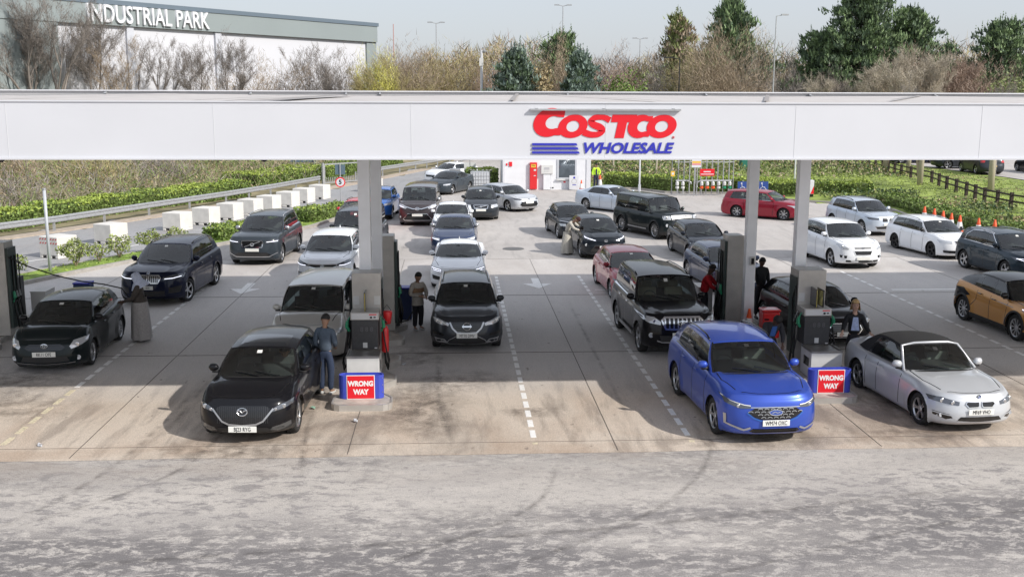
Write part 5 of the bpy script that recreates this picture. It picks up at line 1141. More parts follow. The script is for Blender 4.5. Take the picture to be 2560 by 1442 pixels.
def at(px, Y):       # world x of photo column px at distance Y
    d = f_*2640+rr*(px-1280)-uu*(235-721); return d.x*Y/d.y
def hgt(py, Y): return 6.46+(235-py)/2640*Y
def plant(name, meshes, x, y, label, cat, group=None, rz=0, s=1.0, z=0, sx=None):
    t = thing(name, label, cat, (x, y, z), rz, group)
    for nm, me in meshes:
        o = link(nm, me, t)
        o.scale = (sx or s, sx or s, s)
    return t
# prototypes
B1 = bare_meshes('a', 13, 3, BARK[7], .48, 6, 3, .75, .24, tww=.009); B2 = bare_meshes('b', 12, 8, BARK[7], .42, 5, 5, .75, .24, stems=3, tww=.009); B3 = bare_meshes('c', 9, 21, BARK[1], .50, 5, 3, .6, .26, tww=.007)
B4 = bare_meshes('d', 8, 33, BARK[3], .62, 5, 8, .8, .20, stems=3); B5 = bare_meshes('e', 9, 41, BARK[4], .5, 5, 10, .7, .22, stems=2); BW = bare_meshes('w', 8, 52, BARK[2], .60, 5, 4, .8, .2, stems=3)
def bare(protos, px, Y, top, label, grp=None, rz=0, hh=13, x=None, z=0, cat='tree', sx=None):
    Y = FAR(Y) if x is None else Y; z = 0; h = hgt(top, Y)-z; k = h/hh; return plant('bare_tree', [('trunk', protos[0]), ('crown', protos[1])], at(px, Y) if x is None else x, Y, label, cat, grp, rz, k, z, sx)
bare(B1, 62, 58, -45, 'tall bare grey tree at the far left in front of the warehouse', None, .3); bare(B2, 150, 57, -35, 'tall multi-stemmed bare tree in front of the warehouse left corner', None, 1.3, 12)
bare(B1, 218, 60, -20, 'tall bare tree whose twigs veil the first letters of the warehouse sign', None, 2.2); bare(B2, 12, 63, -25, 'bare tree cut by the left photo edge', None, 3.0, 12); bare(B2, 105, 66, -50, 'bare tree between the two tallest on the far left', None, 4.1, 12)
bare(B3, 320, 64, 70, 'slimmer bare tree below the letters of the warehouse sign', None, .5, 9); bare(B2, 405, 70, 75, 'thin-stemmed bare tree below the word PARK', None, .9, 12); bare(B1, 470, 68, 65, 'upright sparse bare tree just right of the word PARK', None, 1.9)
bare(B1, 612, 70, 48, 'open-crowned bare tree alone against the white warehouse wall', None, 4.0); bare(B3, 700, 74, 120, 'low bare tree right of the lone open-crowned one', None, 2.4, 9); bare(B2, 805, 74, 92, 'rounded bare tree before the right end of the warehouse', None, 5.0, 12)
bare(B3, 268, 62, 110, 'scrubby bare tree among the stems at the left', None, 3.9, 9); bare(B3, 540, 75, 140, 'short twiggy tree left of the lone open-crowned one', None, 5.2, 9)
bare(BW, 948, 68, 122, 'yellow-green willow just past the end of the warehouse', None, 1.0, 8); WIL = shrub_mesh(7.6, 10.6, BARK[5], 2, 15000, .018, 1.4)
wl = [o for o in COL.objects if o.get('label', '').startswith('yellow-green')][0]; o = link('twigs', WIL, wl); o.scale = (1, 1, 1.04)
bare(B3, 985, 84, 82, 'bare tree with pinkish twigs right of the warehouse corner', None, 2.0, 9)
def dome(bark, px, Y, top, wpx, label, seed=1, n=9000, z=0, name='shrub', tww=.02, cat='shrub', fill=.5, mats=None):
    Y = FAR(Y); w = 1.22*wpx/2640*Y; h = hgt(top, Y)-z; me = shrub_mesh(w, h, bark, seed, int(n*1.7), tww*Y/120, 1.5, fill); t = thing(name, label, cat, (at(px, Y), Y, z)); link('crown', me, t); return t
dome(BARK[1], 1010, 86, 125, 240, 'brown twiggy thicket behind the yellow-green willow', 1, 16000); dome(BARK[2], 1105, 90, 128, 190, 'olive-brown thicket left of the camera pole', 2, 14000)
dome(BARK[1], 1185, 92, 155, 150, 'low brown thicket around the white camera pole', 3, 12000); dome(BARK[4], 1250, 88, 150, 120, 'reddish thicket behind the left cedar', 4, 9000)
dome(BARK[1], 1390, 76, 112, 130, 'warm brown dome of twigs between the two cedars', 5, 12000); dome(BARK[4], 1540, 84, 138, 190, 'reddish-brown thicket right of the right cedar', 6, 14000); dome(BARK[2], 1620, 86, 145, 130, 'pale olive thicket behind the dark street lamp', 7, 9000)
dome(BARK[0], 1655, 74, 160, 150, 'grey-brown scrub around the dark street lamp', 8, 10000); dome(BARK[1], 1800, 68, 78, 235, 'big rounded light-brown bare thicket before the tallest central pine', 9, 26000); dome(BARK[2], 1735, 72, 120, 150, 'olive brown thicket on the left flank of the big round one', 10, 12000)
dome(BARK[0], 1880, 70, 135, 140, 'grey-brown thicket at the foot of the slim tall lamp', 11, 10000); dome(BARK[0], 1965, 80, 150, 130, 'hazy grey thicket left of the right-hand pines', 12, 9000)
dome(BARK[6], 2075, 66, 178, 150, 'dark scrub beneath the right-hand pines', 13, 9000); dome(BARK[4], 2290, 72, 118, 240, 'reddish twig mass in front of the two big right pines', 14, 15000); dome(BARK[4], 2440, 70, 145, 200, 'reddish brush below the far right pine', 15, 13000)
dome(BARK[0], 860, 74, 150, 140, 'grey-brown scrub left of the willow', 16, 9000); dome(BARK[1], 640, 80, 165, 190, 'low brown brush along the warehouse wall', 17, 9000); dome(BARK[0], 760, 78, 150, 160, 'pinkish grey brush before the warehouse wall', 18, 9000)
for i, (px, Y, top, wpx, m, lab) in enumerate(((1565, 60, 188, 190, HEDG, 'green leafy laurel mound left of the dark street lamp'), (1355, 60, 172, 95, DRY, 'pale plumed grass clump between the cedars'), (2535, 60, 186, 190, OLV, 'green shrub at the right photo edge below the pine'), (30, 62, 195, 140, HEDG, 'dark evergreen shrub at the foot of the left trees'))):
    Y = FAR(Y); w = wpx/2640*Y; h = hgt(top, Y); n = 5200; dd = rdir(n); dd[:, 2] = abs(dd[:, 2]); rr_ = NR.uniform(.5, 1, (n, 1))**.5; Pp = dd*rr_*np.array([w/2, w/2, h])*(1+.12*np.sin(dd[:, :1]*9+dd[:, 1:2]*7)); t = thing('leafy_shrub', lab, 'shrub', (at(px, Y), Y, 0)); link('foliage', np_mesh('foliage', leaves(Pp, .16), 4, m), t)
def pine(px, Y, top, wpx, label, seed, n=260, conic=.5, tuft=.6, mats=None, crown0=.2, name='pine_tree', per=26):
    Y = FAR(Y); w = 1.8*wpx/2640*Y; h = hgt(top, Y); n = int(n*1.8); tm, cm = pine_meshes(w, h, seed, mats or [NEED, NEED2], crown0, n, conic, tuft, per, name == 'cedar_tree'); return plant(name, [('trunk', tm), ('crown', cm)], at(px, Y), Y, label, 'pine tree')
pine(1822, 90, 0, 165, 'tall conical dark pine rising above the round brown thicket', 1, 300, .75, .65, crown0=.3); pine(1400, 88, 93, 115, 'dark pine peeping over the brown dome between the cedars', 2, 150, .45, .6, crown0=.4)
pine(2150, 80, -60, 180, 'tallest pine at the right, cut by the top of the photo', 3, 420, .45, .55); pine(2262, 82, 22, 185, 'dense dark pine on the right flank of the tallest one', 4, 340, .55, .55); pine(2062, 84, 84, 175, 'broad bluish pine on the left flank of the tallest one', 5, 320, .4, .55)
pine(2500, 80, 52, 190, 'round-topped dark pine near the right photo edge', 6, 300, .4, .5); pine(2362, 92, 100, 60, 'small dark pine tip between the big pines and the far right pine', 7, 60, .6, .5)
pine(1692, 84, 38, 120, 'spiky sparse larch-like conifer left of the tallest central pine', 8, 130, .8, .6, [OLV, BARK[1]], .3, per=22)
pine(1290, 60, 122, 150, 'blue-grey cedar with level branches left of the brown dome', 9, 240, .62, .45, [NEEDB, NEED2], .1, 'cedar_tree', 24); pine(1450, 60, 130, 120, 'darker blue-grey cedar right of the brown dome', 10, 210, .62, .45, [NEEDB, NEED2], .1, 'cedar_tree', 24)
bare(B4, 2320, 63, 88, 'bare tree with yellowish lichen-covered limbs before the pines', None, 1.2, 8, z=.6, sx=1.15); bare(B4, 2215, 64, 130, 'small pale bare tree left of the yellowish-limbed one', None, 3.2, 8); bare(B5, 2420, 72, 128, 'bare tree with red twigs at the right below the pine', None, .2, 9)
bare(B4, 2100, 66, 165, 'leaning small bare tree under the pines at the right', None, 2.0, 8); bare(B3, 1960, 92, 118, 'fine faint bare tree left of the pines on the right', None, 1.1, 9)
# trunks standing on the bank, seen under the canopy
for i, (x, y, r, lab) in enumerate(((31.3, 69.6, .16, 'pale bank tree trunk just left of the fence rails'), (33.7, 64.7, .17, 'thick pale trunk nearest the fence on the right bank'), (33.6, 81.0, .17, 'leftmost thick trunk on the bank, near the parked dark car'), (35.0, 80.0, .15, 'trunk beside the leftmost thick one on the bank'))):
    t = plant('bare_tree', [('trunk', (B1 if i % 2 else B3)[0]), ('crown', (B1 if i % 2 else B3)[1])], x, y, lab, 'tree', None, i*1.7, .62 if i % 2 else .85, zright(x, y)); b = MB(); b.tube([(0, 0, -.2), (.05, 0, 2.3), (.02, .05, 4.6)], [r*1.25, r, r*.7], 10); b.obj('lower_trunk', BARK[3], t, smooth=True)
for i, (px, Y) in enumerate(((1537, 82), (1603, 84), (1645, 80), (1655, 85), (1985, 84), (2040, 88))):
    X = at(px, Y); b = MB(); b.tube([(0, 0, 0), (.06*i, .1, 2.4), (.02, 0, 5.0)], [.08, .07, .05], 7); t = thing('birch_stem', ('pale thin stem just right of the attendant', 'pale thin stem above the left end of the right hedge', 'left one of two close pale stems near the pipe rack', 'right one of two close pale stems near the pipe rack', 'pale stem between the two right canopy columns', 'pale stem just right of the near right canopy column')[i], 'tree', (X, Y, .3)); b.obj('trunk', BARK[3], t)
    o = link('crown', B3[1], t); o.scale = (.45, .45, .5); o.location = (0, 0, .6)
# clipped hedges
def hedge(pts, wd, h, label, lime=.5, z0=0, n=170, name='clipped_hedge'):
    t = thing(name, label, 'hedge', (pts[0][0], pts[0][1], z0)); ox, oy = pts[0]; cpts = [tuple(Vector(pts[0]).lerp(Vector(pts[1]), .12/math.dist(pts[0], pts[1])))]+list(pts[1:-1])+[tuple(Vector(pts[-1]).lerp(Vector(pts[-2]), .12/math.dist(pts[-1], pts[-2])))]; LP = offs(cpts, wd*.41); RP = offs(cpts, -wd*.41); b = MB(); vs = []
    for (a, c) in zip(LP, RP): vs += [(a[0]-ox, a[1]-oy, 0), (c[0]-ox, c[1]-oy, 0), (a[0]-ox, a[1]-oy, h*.86), (c[0]-ox, c[1]-oy, h*.86)]
    fs = [(0, 1, 3, 2)]
    for i in range(len(pts)-1): o = 4*i; fs += [(o, o+2, o+6, o+4), (o+1, o+5, o+7, o+3), (o+2, o+3, o+7, o+6)]
    o = 4*(len(pts)-1); fs.append((o, o+2, o+3, o+1)); b.add(vs, fs); b.obj('core', mat('hedge_core', (.09, .12, .03), .9), t)
    Pt = []; ln = sum(math.dist(a, c) for a, c in zip(pts, pts[1:])); N = int(ln*n*(wd+2*h)); cum = [0]
    for a, c in zip(pts, pts[1:]): cum.append(cum[-1]+math.dist(a, c))
    u = NR.uniform(0, ln, N); P0 = np.array(pts); X = np.interp(u, cum, P0[:, 0]); Y = np.interp(u, cum, P0[:, 1]); X2 = np.interp(u+.05, cum, P0[:, 0]); Y2 = np.interp(u+.05, cum, P0[:, 1])
    tx = np.stack([np.interp(u+.3, cum, P0[:, 0])-np.interp(u-.3, cum, P0[:, 0]), np.interp(u+.3, cum, P0[:, 1])-np.interp(u-.3, cum, P0[:, 1])], 1); tx /= np.maximum(1e-6, np.linalg.norm(tx, axis=1))[:, None]
    per = NR.uniform(0, wd+2*h, N); side = np.where(per < h, -1, np.where(per > h+wd, 1, 0)); off = np.where(side == 0, per-h-wd/2, side*wd/2); zz = np.where(side == 0, h, np.where(side < 0, per, wd+2*h-per))
    wob = .07*np.sin(u*1.7)+.05*np.sin(u*4.1+1)+NR.normal(0, .035, N); off = off+side*wob; zz = zz+(side == 0)*wob
    Pt = np.stack([X-tx[:, 1]*off-ox, Y+tx[:, 0]*off-oy, zz], 1); top = (side == 0) | ((zz > h*.80) & (NR.random(N) < .5)); mi = np.where(top & (NR.random(N) < lime+.35*np.sin(u*.9)), 0, 1)
    En = []
    for a, c in ((pts[0], pts[1]), (pts[-1], pts[-2])):      # leafy end faces
        d = (Vector(a)-Vector(c)).normalized(); m_ = int(wd*h*n*2); uo = NR.uniform(-.5, .5, m_)*wd; En.append(np.stack([a[0]-ox-d.y*uo+d.x*NR.normal(0, .04, m_), a[1]-oy+d.x*uo+d.y*NR.normal(0, .04, m_), NR.uniform(0, h, m_)], 1))
    En = np.concatenate(En); Pt = np.concatenate([Pt, En]); mi = np.concatenate([mi, np.ones(len(En), int)])
    link('foliage', np_mesh('foliage', leaves(Pt, .075), 4, [LIME, HEDG], mi), t); return t
hedge([(-31.5, 30), (-26.5, 41), (-22.3, 49.5), (-20.3, 54.7), (-18.4, 59.2), (-15.5, 64.5), (-13.6, 68)], 1.7, .95, 'long clipped hedge with lime-green top behind the left crash barrier', .75)
hedge([(-14.6, 73), (-12.4, 78), (-11.0, 82)], 3.0, 1.0, 'broad lime-topped hedge block left of the metal gate', .95); hedge([(-10.5, 80), (-8.3, 88), (-5.5, 95)], 2.0, 1.0, 'olive hedge running behind the metal gate', .3)
hedge([(.9, 76.2), (2.0, 76.3), (3.1, 76.2)], 1.5, 1.15, 'hedge with lime top between the tank and the kiosk', .6)
hedge([(10.9, 74.5), (13.2, 73.2), (14.8, 71.0), (19.2, 70.3)], 1.6, .95, 'lime-topped hedge behind the pipe rack right of the kiosk', .8); hedge([(19.4, 69.5), (20.9, 67.3), (25.0, 66.6), (26.6, 66.2)], 1.7, 1.0, 'lime-topped hedge on the right behind the column', .85)
hedge([(25.9, 61.8), (26.0, 58), (25.4, 54.5), (25.6, 51), (25.3, 47.5), (26.3, 44), (27.6, 39), (29.5, 33)], 1.3, .55, 'dark ivy-covered hedge along the foot of the right bank', -.3, .1, 110, 'ivy_hedge')
SB = [shrub_mesh(5, 2.6, BARK[k], k, 1500, .022, 1.0) for k in (0, 1, 2, 4)]
for i, (x, y) in enumerate(((-24, 58), (-27.5, 66), (-22.5, 67.5), (-31, 60), (-20, 74), (-27, 76), (-33, 72), (-38, 66), (-19, 84), (-25, 86), (-36, 80), (-43, 74))):
    t = thing('scrub_bush', ('grey', 'brown', 'olive', 'reddish')[i % 4]+' leafless scrub bush on the left bank, one of several melting together', 'shrub', (x, y, zleft(x, y)-.2), i*1.1, 'leafless bushes on the left bank'); link('crown', SB[i % 4], t)
# shrubs in the left strip
def small_shrub(x, y, w, h, label, n=900, m=None, m2=None):
    t = thing('small_shrub', label, 'shrub', (x, y, .1), 0, 'young shrubs in the planted strip'); b = MB()
    for k in range(7): a = k*.9; b.tube([(0, 0, 0), (w*.2*math.cos(a), w*.2*math.sin(a), h*.45), (w*.4*math.cos(a+.3), w*.4*math.sin(a+.3), h*.85)], [.018, .012, .006], 5)
    b.obj('stems', BARK[1], t); d = rdir(n); P_ = d*NR.uniform(.4, 1, (n, 1))**.5*np.array([w/2, w/2, h*.38])*(1+.25*np.sin(d[:, :1]*6+3*x))+np.array([0, 0, h*.62]); link('foliage', np_mesh('foliage', leaves(P_, .045), 4, [OLV, LIME], (NR.random(n) < .3).astype(int)), t)
small_shrub(-15.5, 37.4, 1.0, .8, 'small shrub in the strip left of the pale post', 700); small_shrub(-14.05, 39.6, 1.15, 1.0, 'fuller shrub just right of the pale post', 1300); small_shrub(-13.55, 40.7, .7, .7, 'thin dry shrub in the strip', 300); small_shrub(-13.1, 41.7, 1.0, .9, 'shrub behind the front corner of the dark blue crossover', 800)
small_shrub(-12.3, 43.2, 1.1, .9, 'shrub at the left mirror of the dark blue crossover', 900); small_shrub(-11.7, 44.8, .9, .8, 'shrub hidden behind the windscreen of the dark blue crossover', 500)
hedge([(-10.6, 46.6), (-9.4, 49.0), (-8.4, 51.0)], .95, .55, 'low patchy hedge between the two dark four-by-fours', .3, .1); hedge([(-7.6, 53.2), (-6.7, 55.3), (-6.0, 57.2)], 1.0, .6, 'low patchy hedge in the strip above the red car', .3, .1)
# ground cover: one object per kind
def cover(name, fn, area, n, s, m, w, zf, h=.25, mi=None, slv=False, label=None):
    x0, x1, y0, y1 = area; X = NR.uniform(x0, x1, n*2); Y = NR.uniform(y0, y1, n*2); k = np.array([fn(a, b) for a, b in zip(X, Y)]); X, Y = X[k][:n], Y[k][:n]; Z = np.array([zf(a, b) for a, b in zip(X, Y)])
    cl = .55+.45*np.sin(X*.9+2*np.sin(Y*.5))*np.sin(Y*.8+X*.3); P_ = np.stack([X, Y, Z+NR.uniform(0, 1, len(X))*h*np.clip(cl+.3, .2, 1.4)], 1)
    if slv: d = unit(rdir(len(X))*.7+np.array([0, 0, .8]))*NR.uniform(.3, 1, (len(X), 1))*s; me = np_mesh(name, slivers(P_, P_+d, np.full(len(X), w)), 3, m, mi(P_) if mi else None)
    else: me = np_mesh(name, leaves(P_, s), 4, m, mi(P_) if mi else None)
    return tag(link(name, me), kind='stuff')
inL = lambda x, y: distline(x, y, RF) > 3.6
pick = lambda *th: (lambda P_: np.digitize(.5+.5*np.sin(P_[:, 0]*.35+2.1*np.sin(P_[:, 1]*.23))*np.cos(P_[:, 1]*.31+P_[:, 0]*.13)+NR.normal(0, .16, len(P_)), th))
cover('bramble_scrub', inL, (-60, -8, 36, 120), 60000, 1.0, [BARK[0], OLV, BARK[1], HEDG], .02, zleft, 1.5, pick(.35, .5, .75), True)
cover('scrub_leaves', inL, (-60, -8, 36, 120), 60000, .085, [OLV, HEDG, IVY, DRY], 0, zleft, 1.3, pick(.50, .66, .74))
inR = lambda x, y: 1.0 < distline(x, y, PK) < 7.2 and x > 20
ivy_edge = lambda x, y: .9 < distline(x, y, PK) < 5.2-(y-50)*.06+1.3*math.sin(y*.7) and x > 20 and (y < 66)
cover('ivy_ground_cover', ivy_edge, (23, 42, 14, 70), 30000, .085, [IVY, OLV, IVY, DRY], 0, zright, .40, pick(.55, .8, .92))
inR2 = lambda x, y: (x > 20 and distline(x, y, PK) > 3.5 and not (x > 39.3 and y < 130)) or (y > 75.5 and 10 < x <= 30)
zz = lambda x, y: max(zright(x, y) if x > 20 else 0, .05+.9*sm((y-74)/22) if x < 30 else 0)
cover('bank_grass', inR2, (10, 39.5, 14, 110), 30000, .055, [LIME, OLV, HEDG, DRY], 0, zz, .10, pick(.55, .72, .90))
inB = lambda x, y: y > 75.5
cover('heather_scrub', inB, (9.5, 34, 75, 108), 30000, .11, [OLV, BARK[1], IVY, DRY], 0, lambda x, y: .05+.9*sm((y-74)/22), .9, pick(.45, .62, .85))
cover('verge_grass', lambda x, y: -.2 > -distline(x, y, KL) > -1.3, (-20, -5, 30, 57), 5000, .045, [LIME, HEDG, GRS], 0, lambda x, y: .12, .06, pick(.4, .8))
gb = thing('green_box', 'dark green cabinet in the shrubbery between the right columns', 'cabinet', (23.7, 84, .4)); b = MB(); b.box(-.75, .75, -.4, .4, 0, 1.5); b.obj('cabinet_body', mat('box_green', (.02, .16, .12), .5), gb, bevel=.03); b = MB(); b.box(-.8, .8, -.45, .45, 1.502, 1.58); b.obj('lid', mat('box_green'), gb)
# hills and far lamps
b = MB(); vs = []; N = 40
for i in range(N+1):
    x = -500+1400*i/N; vs += [(x, 900, 0), (x, 960, 26+9*math.sin(i*.5)+5*math.sin(i*1.3))]
b.add(vs, [(2*i, 2*i+2, 2*i+3, 2*i+1) for i in range(N)]); tag(b.obj('hills', mat('hill_haze', (.24, .28, .33), 1)), kind='structure')  # distance haze is mixed into the hills' blue-grey base colour
nW = 60000; X_ = NR.uniform(-8, 110, nW); Y_ = NR.uniform(132, 165, nW); hh_ = 11.2+1.3*np.sin(X_*.21)+.8*np.sin(X_*.57+Y_*.3)+.6*np.sin(X_*1.3); A_ = np.stack([X_, Y_, 2+(hh_-2)*NR.uniform(0, 1, nW)**.55], 1)
tag(link('woodland', np_mesh('woodland', slivers(A_, A_+unit(rdir(nW)*.8+np.array([0, 0, .8]))*NR.uniform(.6, 1.8, (nW, 1)), np.full(nW, .05)), 3, [BARK[0], BARK[1], BARK[2], BARK[4], OLV], np.clip(np.digitize(np.sin(X_*.19)+np.sin(X_*.47+2)*.6+NR.normal(0, .35, nW), (-.8, 0, .7, 1.35)), 0, 4))), kind='stuff')
def lamp(x, y, h, arms, label, m=GALV, r=.08, al=1.0):
    t = thing('street_lamp', label, 'street lamp', (x, y, 0)); P('pole', m, lambda b: b.tube([(0, 0, 0), (0, 0, h)], [r*1.4, r*.7], 8), t)
    for a in arms: P('lamp_head', m, lambda b: (b.tube([(0, 0, h), (a*al*.6, 0, h+.12*al)], r*.6, 6), b.box(min(a*al*.5, a*al*1.2), max(a*al*.5, a*al*1.2), -.12, .12, h+.08*al, h+.08*al+.14)), t)
    return t
lamp(at(1405, 150), 150, hgt(25, 150), (-1, 1), 'far twin-headed street lamp above the left central pine'); lamp(at(1092, 150), 150, hgt(68, 150), (-1, 1), 'far twin-headed street lamp over the olive thicket'); lamp(at(1932, 106), 106, hgt(45, 106), (1,), 'tall slim street lamp left of the right-hand pines', r=.07)
lamp(at(1697, 108), 108, hgt(150, 108), (-1,), 'short dark street lamp in front of the grey-brown scrub', BLK, .09, 1.4); lamp(at(2225, 150), 150, hgt(-20, 150), (1,), 'tall lamp pole showing above the right pines', r=.07); lamp(at(1597, 170), 170, hgt(102, 170), (-1, 1), 'faint far twin lamp above the reddish thicket')
cp_ = thing('camera_pole', 'white camera pole standing up behind the canopy centre', 'camera pole', (at(1204, 112), 112, 0)); P('pole', WHITE, lambda b: b.tube([(0, 0, 0), (0, 0, 10.5), (0, 0, 10.9)], [.17, .13, .10], 8), cp_); P('camera_dome', GALV, lambda b: (b.tube([(0, 0, 10.8), (.08, 0, 11.15), (.3, 0, 11.15), (.3, 0, 11.0)], .05, 6), b.lathe([(.001, 10.6), (.2, 10.7), (.22, 10.85), (.001, 11.0)], (.3, 0, 0), 12)), cp_); P('junction_box', PUMPW, lambda b: b.box(-.24, .18, -.25, -.14, 9.3, 10.1), cp_)
ms = thing('crane_mast', 'distant thin red and white mast above the trees right of the warehouse', 'mast', (at(986, 300), 300, 0)); P('mast', mat('mast_red', (.5, .25, .22), .6), lambda b: b.tube([(0, 0, 12), (0, 0, hgt(70, 300))], .11, 5), ms)
# ---------------------------------------------------------------- people
SKD = mat('skin_dark', (.09, .045, .028), .55); SKM = mat('skin_mid', (.30, .17, .11), .55); SKL = mat('skin_light', (.50, .31, .23), .55); HAIRD = mat('hair_dark', (.012, .010, .009), .7, noise=.3, nscale=60); EYE = mat('eye', (.01, .01, .01), .3); LIP = mat('lips', (.22, .07, .06), .5)
def skin_mesh(verts, edges, name, m, sub=2):
    me = bpy.data.meshes.new(name); bm = bmesh.new(); L = bm.verts.layers.skin.verify(); bv = []
    for i, (p, r) in enumerate(verts):
        v = bm.verts.new(p); r = r if isinstance(r, tuple) else (r, r); v[L].radius = r; v[L].use_root = (i == 0); bv.append(v)
    for a, b in edges: bm.edges.new((bv[a], bv[b]))
    bm.to_mesh(me); bm.free(); o = bpy.data.objects.new('tmp', me); COL.objects.link(o); sk = o.modifiers.new('s', 'SKIN'); sk.use_smooth_shade = True; sk.branch_smoothing = .6
    ss = o.modifiers.new('u', 'SUBSURF'); ss.levels = sub; ss.render_levels = sub
    out = bpy.data.meshes.new_from_object(o.evaluated_get(bpy.context.evaluated_depsgraph_get())); bpy.data.objects.remove(o); out.materials.clear(); out.materials.append(m)
    out.polygons.foreach_set('use_smooth', [True]*len(out.polygons)); return out
JD = dict(pel=(0, 0, .95), sp=(0, 0, 1.13), ch=(0, 0, 1.34), nk=(0, .01, 1.49), hd=(0, -.02, 1.565), shL=(.165, 0, 1.41), elL=(.23, .03, 1.13), haL=(.24, -.06, .90), shR=(-.165, 0, 1.41), elR=(-.23, .03, 1.13), haR=(-.24, -.06, .90), hipL=(.09, 0, .90), knL=(.10, -.02, .50), anL=(.10, .03, .09), toL=(.12, -.15, .05), hipR=(-.09, 0, .90), knR=(-.10, -.02, .50), anR=(-.10, .03, .09), toR=(-.12, -.15, .05))
def person(label, x, y, rz, skin, top, legs, shoes, H=1.72, z=0, hair=HAIRD, hairstyle='short', robe=None, robez=1.0, sleeves=True, hem=.88, group=None, bulk=1.0, long_legs=True, scarf=None, **ov):
    t = thing('person', label, 'person', (x, y, z), R(rz), group); k = H/1.72; J = {a: Vector(b)*k for a, b in JD.items()}; J.update({a: Vector(b) for a, b in ov.items()}); B = bulk
    V = []; E = []; ix = {}
    def v(n, p, r, par=None):
        ix[n] = len(V); V.append((p, r)); 
        if par is not None: E.append((ix[par], ix[n]))
    up = (J['hd']-J['nk']).normalized()
    v('pel', J['pel'], (.095*B, .07*B)); v('sp', J['sp'], (.085*B, .065*B), 'pel'); v('ch', J['ch'], (.10*B, .07*B), 'sp'); v('nk', J['nk'], .05, 'ch'); v('nk2', J['nk'].lerp(J['hd'], .55), .062, 'nk')
    v('h1', J['hd'], (.086, .096), 'nk2'); v('h2', J['hd']+up*.09*k, (.084, .098), 'h1'); v('h3', J['hd']+up*.14*k, (.05, .06), 'h2')
    for s_ in 'LR':
        sg = 1 if s_ == 'L' else -1; v('sh'+s_, J['sh'+s_], .040*B, 'ch'); v('el'+s_, J['el'+s_], .032, 'sh'+s_); ha = J['ha'+s_]; el = J['el'+s_]; d = (ha-el).normalized()
        v('wr'+s_, ha-d*.02, .026, 'el'+s_); v('pa'+s_, ha+d*.05, (.036, .018), 'wr'+s_)
        sd = d.cross(Vector((0, -1, .2))).normalized(); pn = d.cross(sd)
        for i, (o, l) in enumerate(((-.030, .072), (-.010, .085), (.010, .080), (.028, .062))):
            b_ = ha+d*.085+sd*o; v('f%d%s' % (i, s_), b_, .0095, 'pa'+s_); v('g%d%s' % (i, s_), b_+d*l*.5+pn*.008, .0085, 'f%d%s' % (i, s_)); v('t%d%s' % (i, s_), b_+d*l*.8+pn*.03, .007, 'g%d%s' % (i, s_))
        v('th'+s_, ha+d*.035-sd*.035, .011, 'pa'+s_); v('tt'+s_, ha+d*.075-sd*.055, .009, 'th'+s_)
        v('hip'+s_, J['hip'+s_], .06*B, 'pel'); v('kn'+s_, J['kn'+s_], .042, 'hip'+s_); v('an'+s_, J['an'+s_], .032, 'kn'+s_); v('to'+s_, J['to'+s_], (.035, .03), 'an'+s_)
    body = link('body', skin_mesh(V, E, 'body', skin), t)
    fwd = Vector((0, -1, 0)); fwd = (fwd-up*fwd.dot(up)).normalized(); fwd = Vector(ov['look']).normalized() if 'look' in ov else fwd; sdv = up.cross(fwd); hc = J['hd']+up*.055*k
    b = MB(); b.add([hc+fwd*.088+up*.03, hc+fwd*.122-up*.02, hc+fwd*.09-up*.03+sdv*.018, hc+fwd*.09-up*.03-sdv*.018], [(0, 1, 2), (0, 3, 1), (1, 3, 2)]); b.obj('nose', skin, body)
    def ball(b, c, r, n=8):
        vs = [c+(fwd*math.cos(a)*math.cos(e)+sdv*math.sin(a)*math.cos(e)+up*math.sin(e))*r for e in [(-.5+i/5)*PI for i in range(6)] for a in [2*PI*j/n for j in range(n)]]
        b.add(vs, [(i*n+j, i*n+(j+1) % n, (i+1)*n+(j+1) % n, (i+1)*n+j) for i in range(5) for j in range(n)])
    b = MB(); [ball(b, hc+fwd*.092+up*.018+sdv*s_*.03, .010) for s_ in (1, -1)]; b.obj('eyes', EYE, body); b = MB(); [ball(b, hc+sdv*s_*.090+up*.0-fwd*.005, .022) for s_ in (1, -1)]; b.obj('ears', skin, body, smooth=True)
    b = MB(); b.add([hc+fwd*.098-up*.052+sdv*s_*.022+up*q for q in (-.005, .005) for s_ in (1, -1)], [(0, 1, 3, 2)]); b.obj('mouth', LIP, body)
    # hair or head cover
    if hairstyle == 'scarf':
        hm = MB(); n = 20; prof = [(.001, .15), (.07, .14), (.115, .09), (.128, .02), (.13, -.05), (.14, -.11), (.19, -.18), (.24, -.26)]; vs = []
        for r_, h_ in prof: vs += [hc+up*h_+(fwd*math.cos(2*PI*j_/n)+sdv*math.sin(2*PI*j_/n)*.92)*r_*(1.0 if h_ > -.1 else 1.05) for j_ in range(n)]
        hm.add(vs, [(i*n+j_, i*n+(j_+1) % n, (i+1)*n+(j_+1) % n, (i+1)*n+j_) for i in range(7) for j_ in range(n) if not (i in (2, 3, 4) and math.cos(2*PI*(j_+.5)/n) > .72)]); hm.obj('headscarf', hair, t, smooth=True)
    else:
        hm = MB(); n = 16; m_ = 9; top_ = hc+up*.03; low = {'short': -.05, 'bald': .05, 'long': -.20, 'cap': .02, 'tied': -.04, 'scarf': -.24}[hairstyle]; vs = []
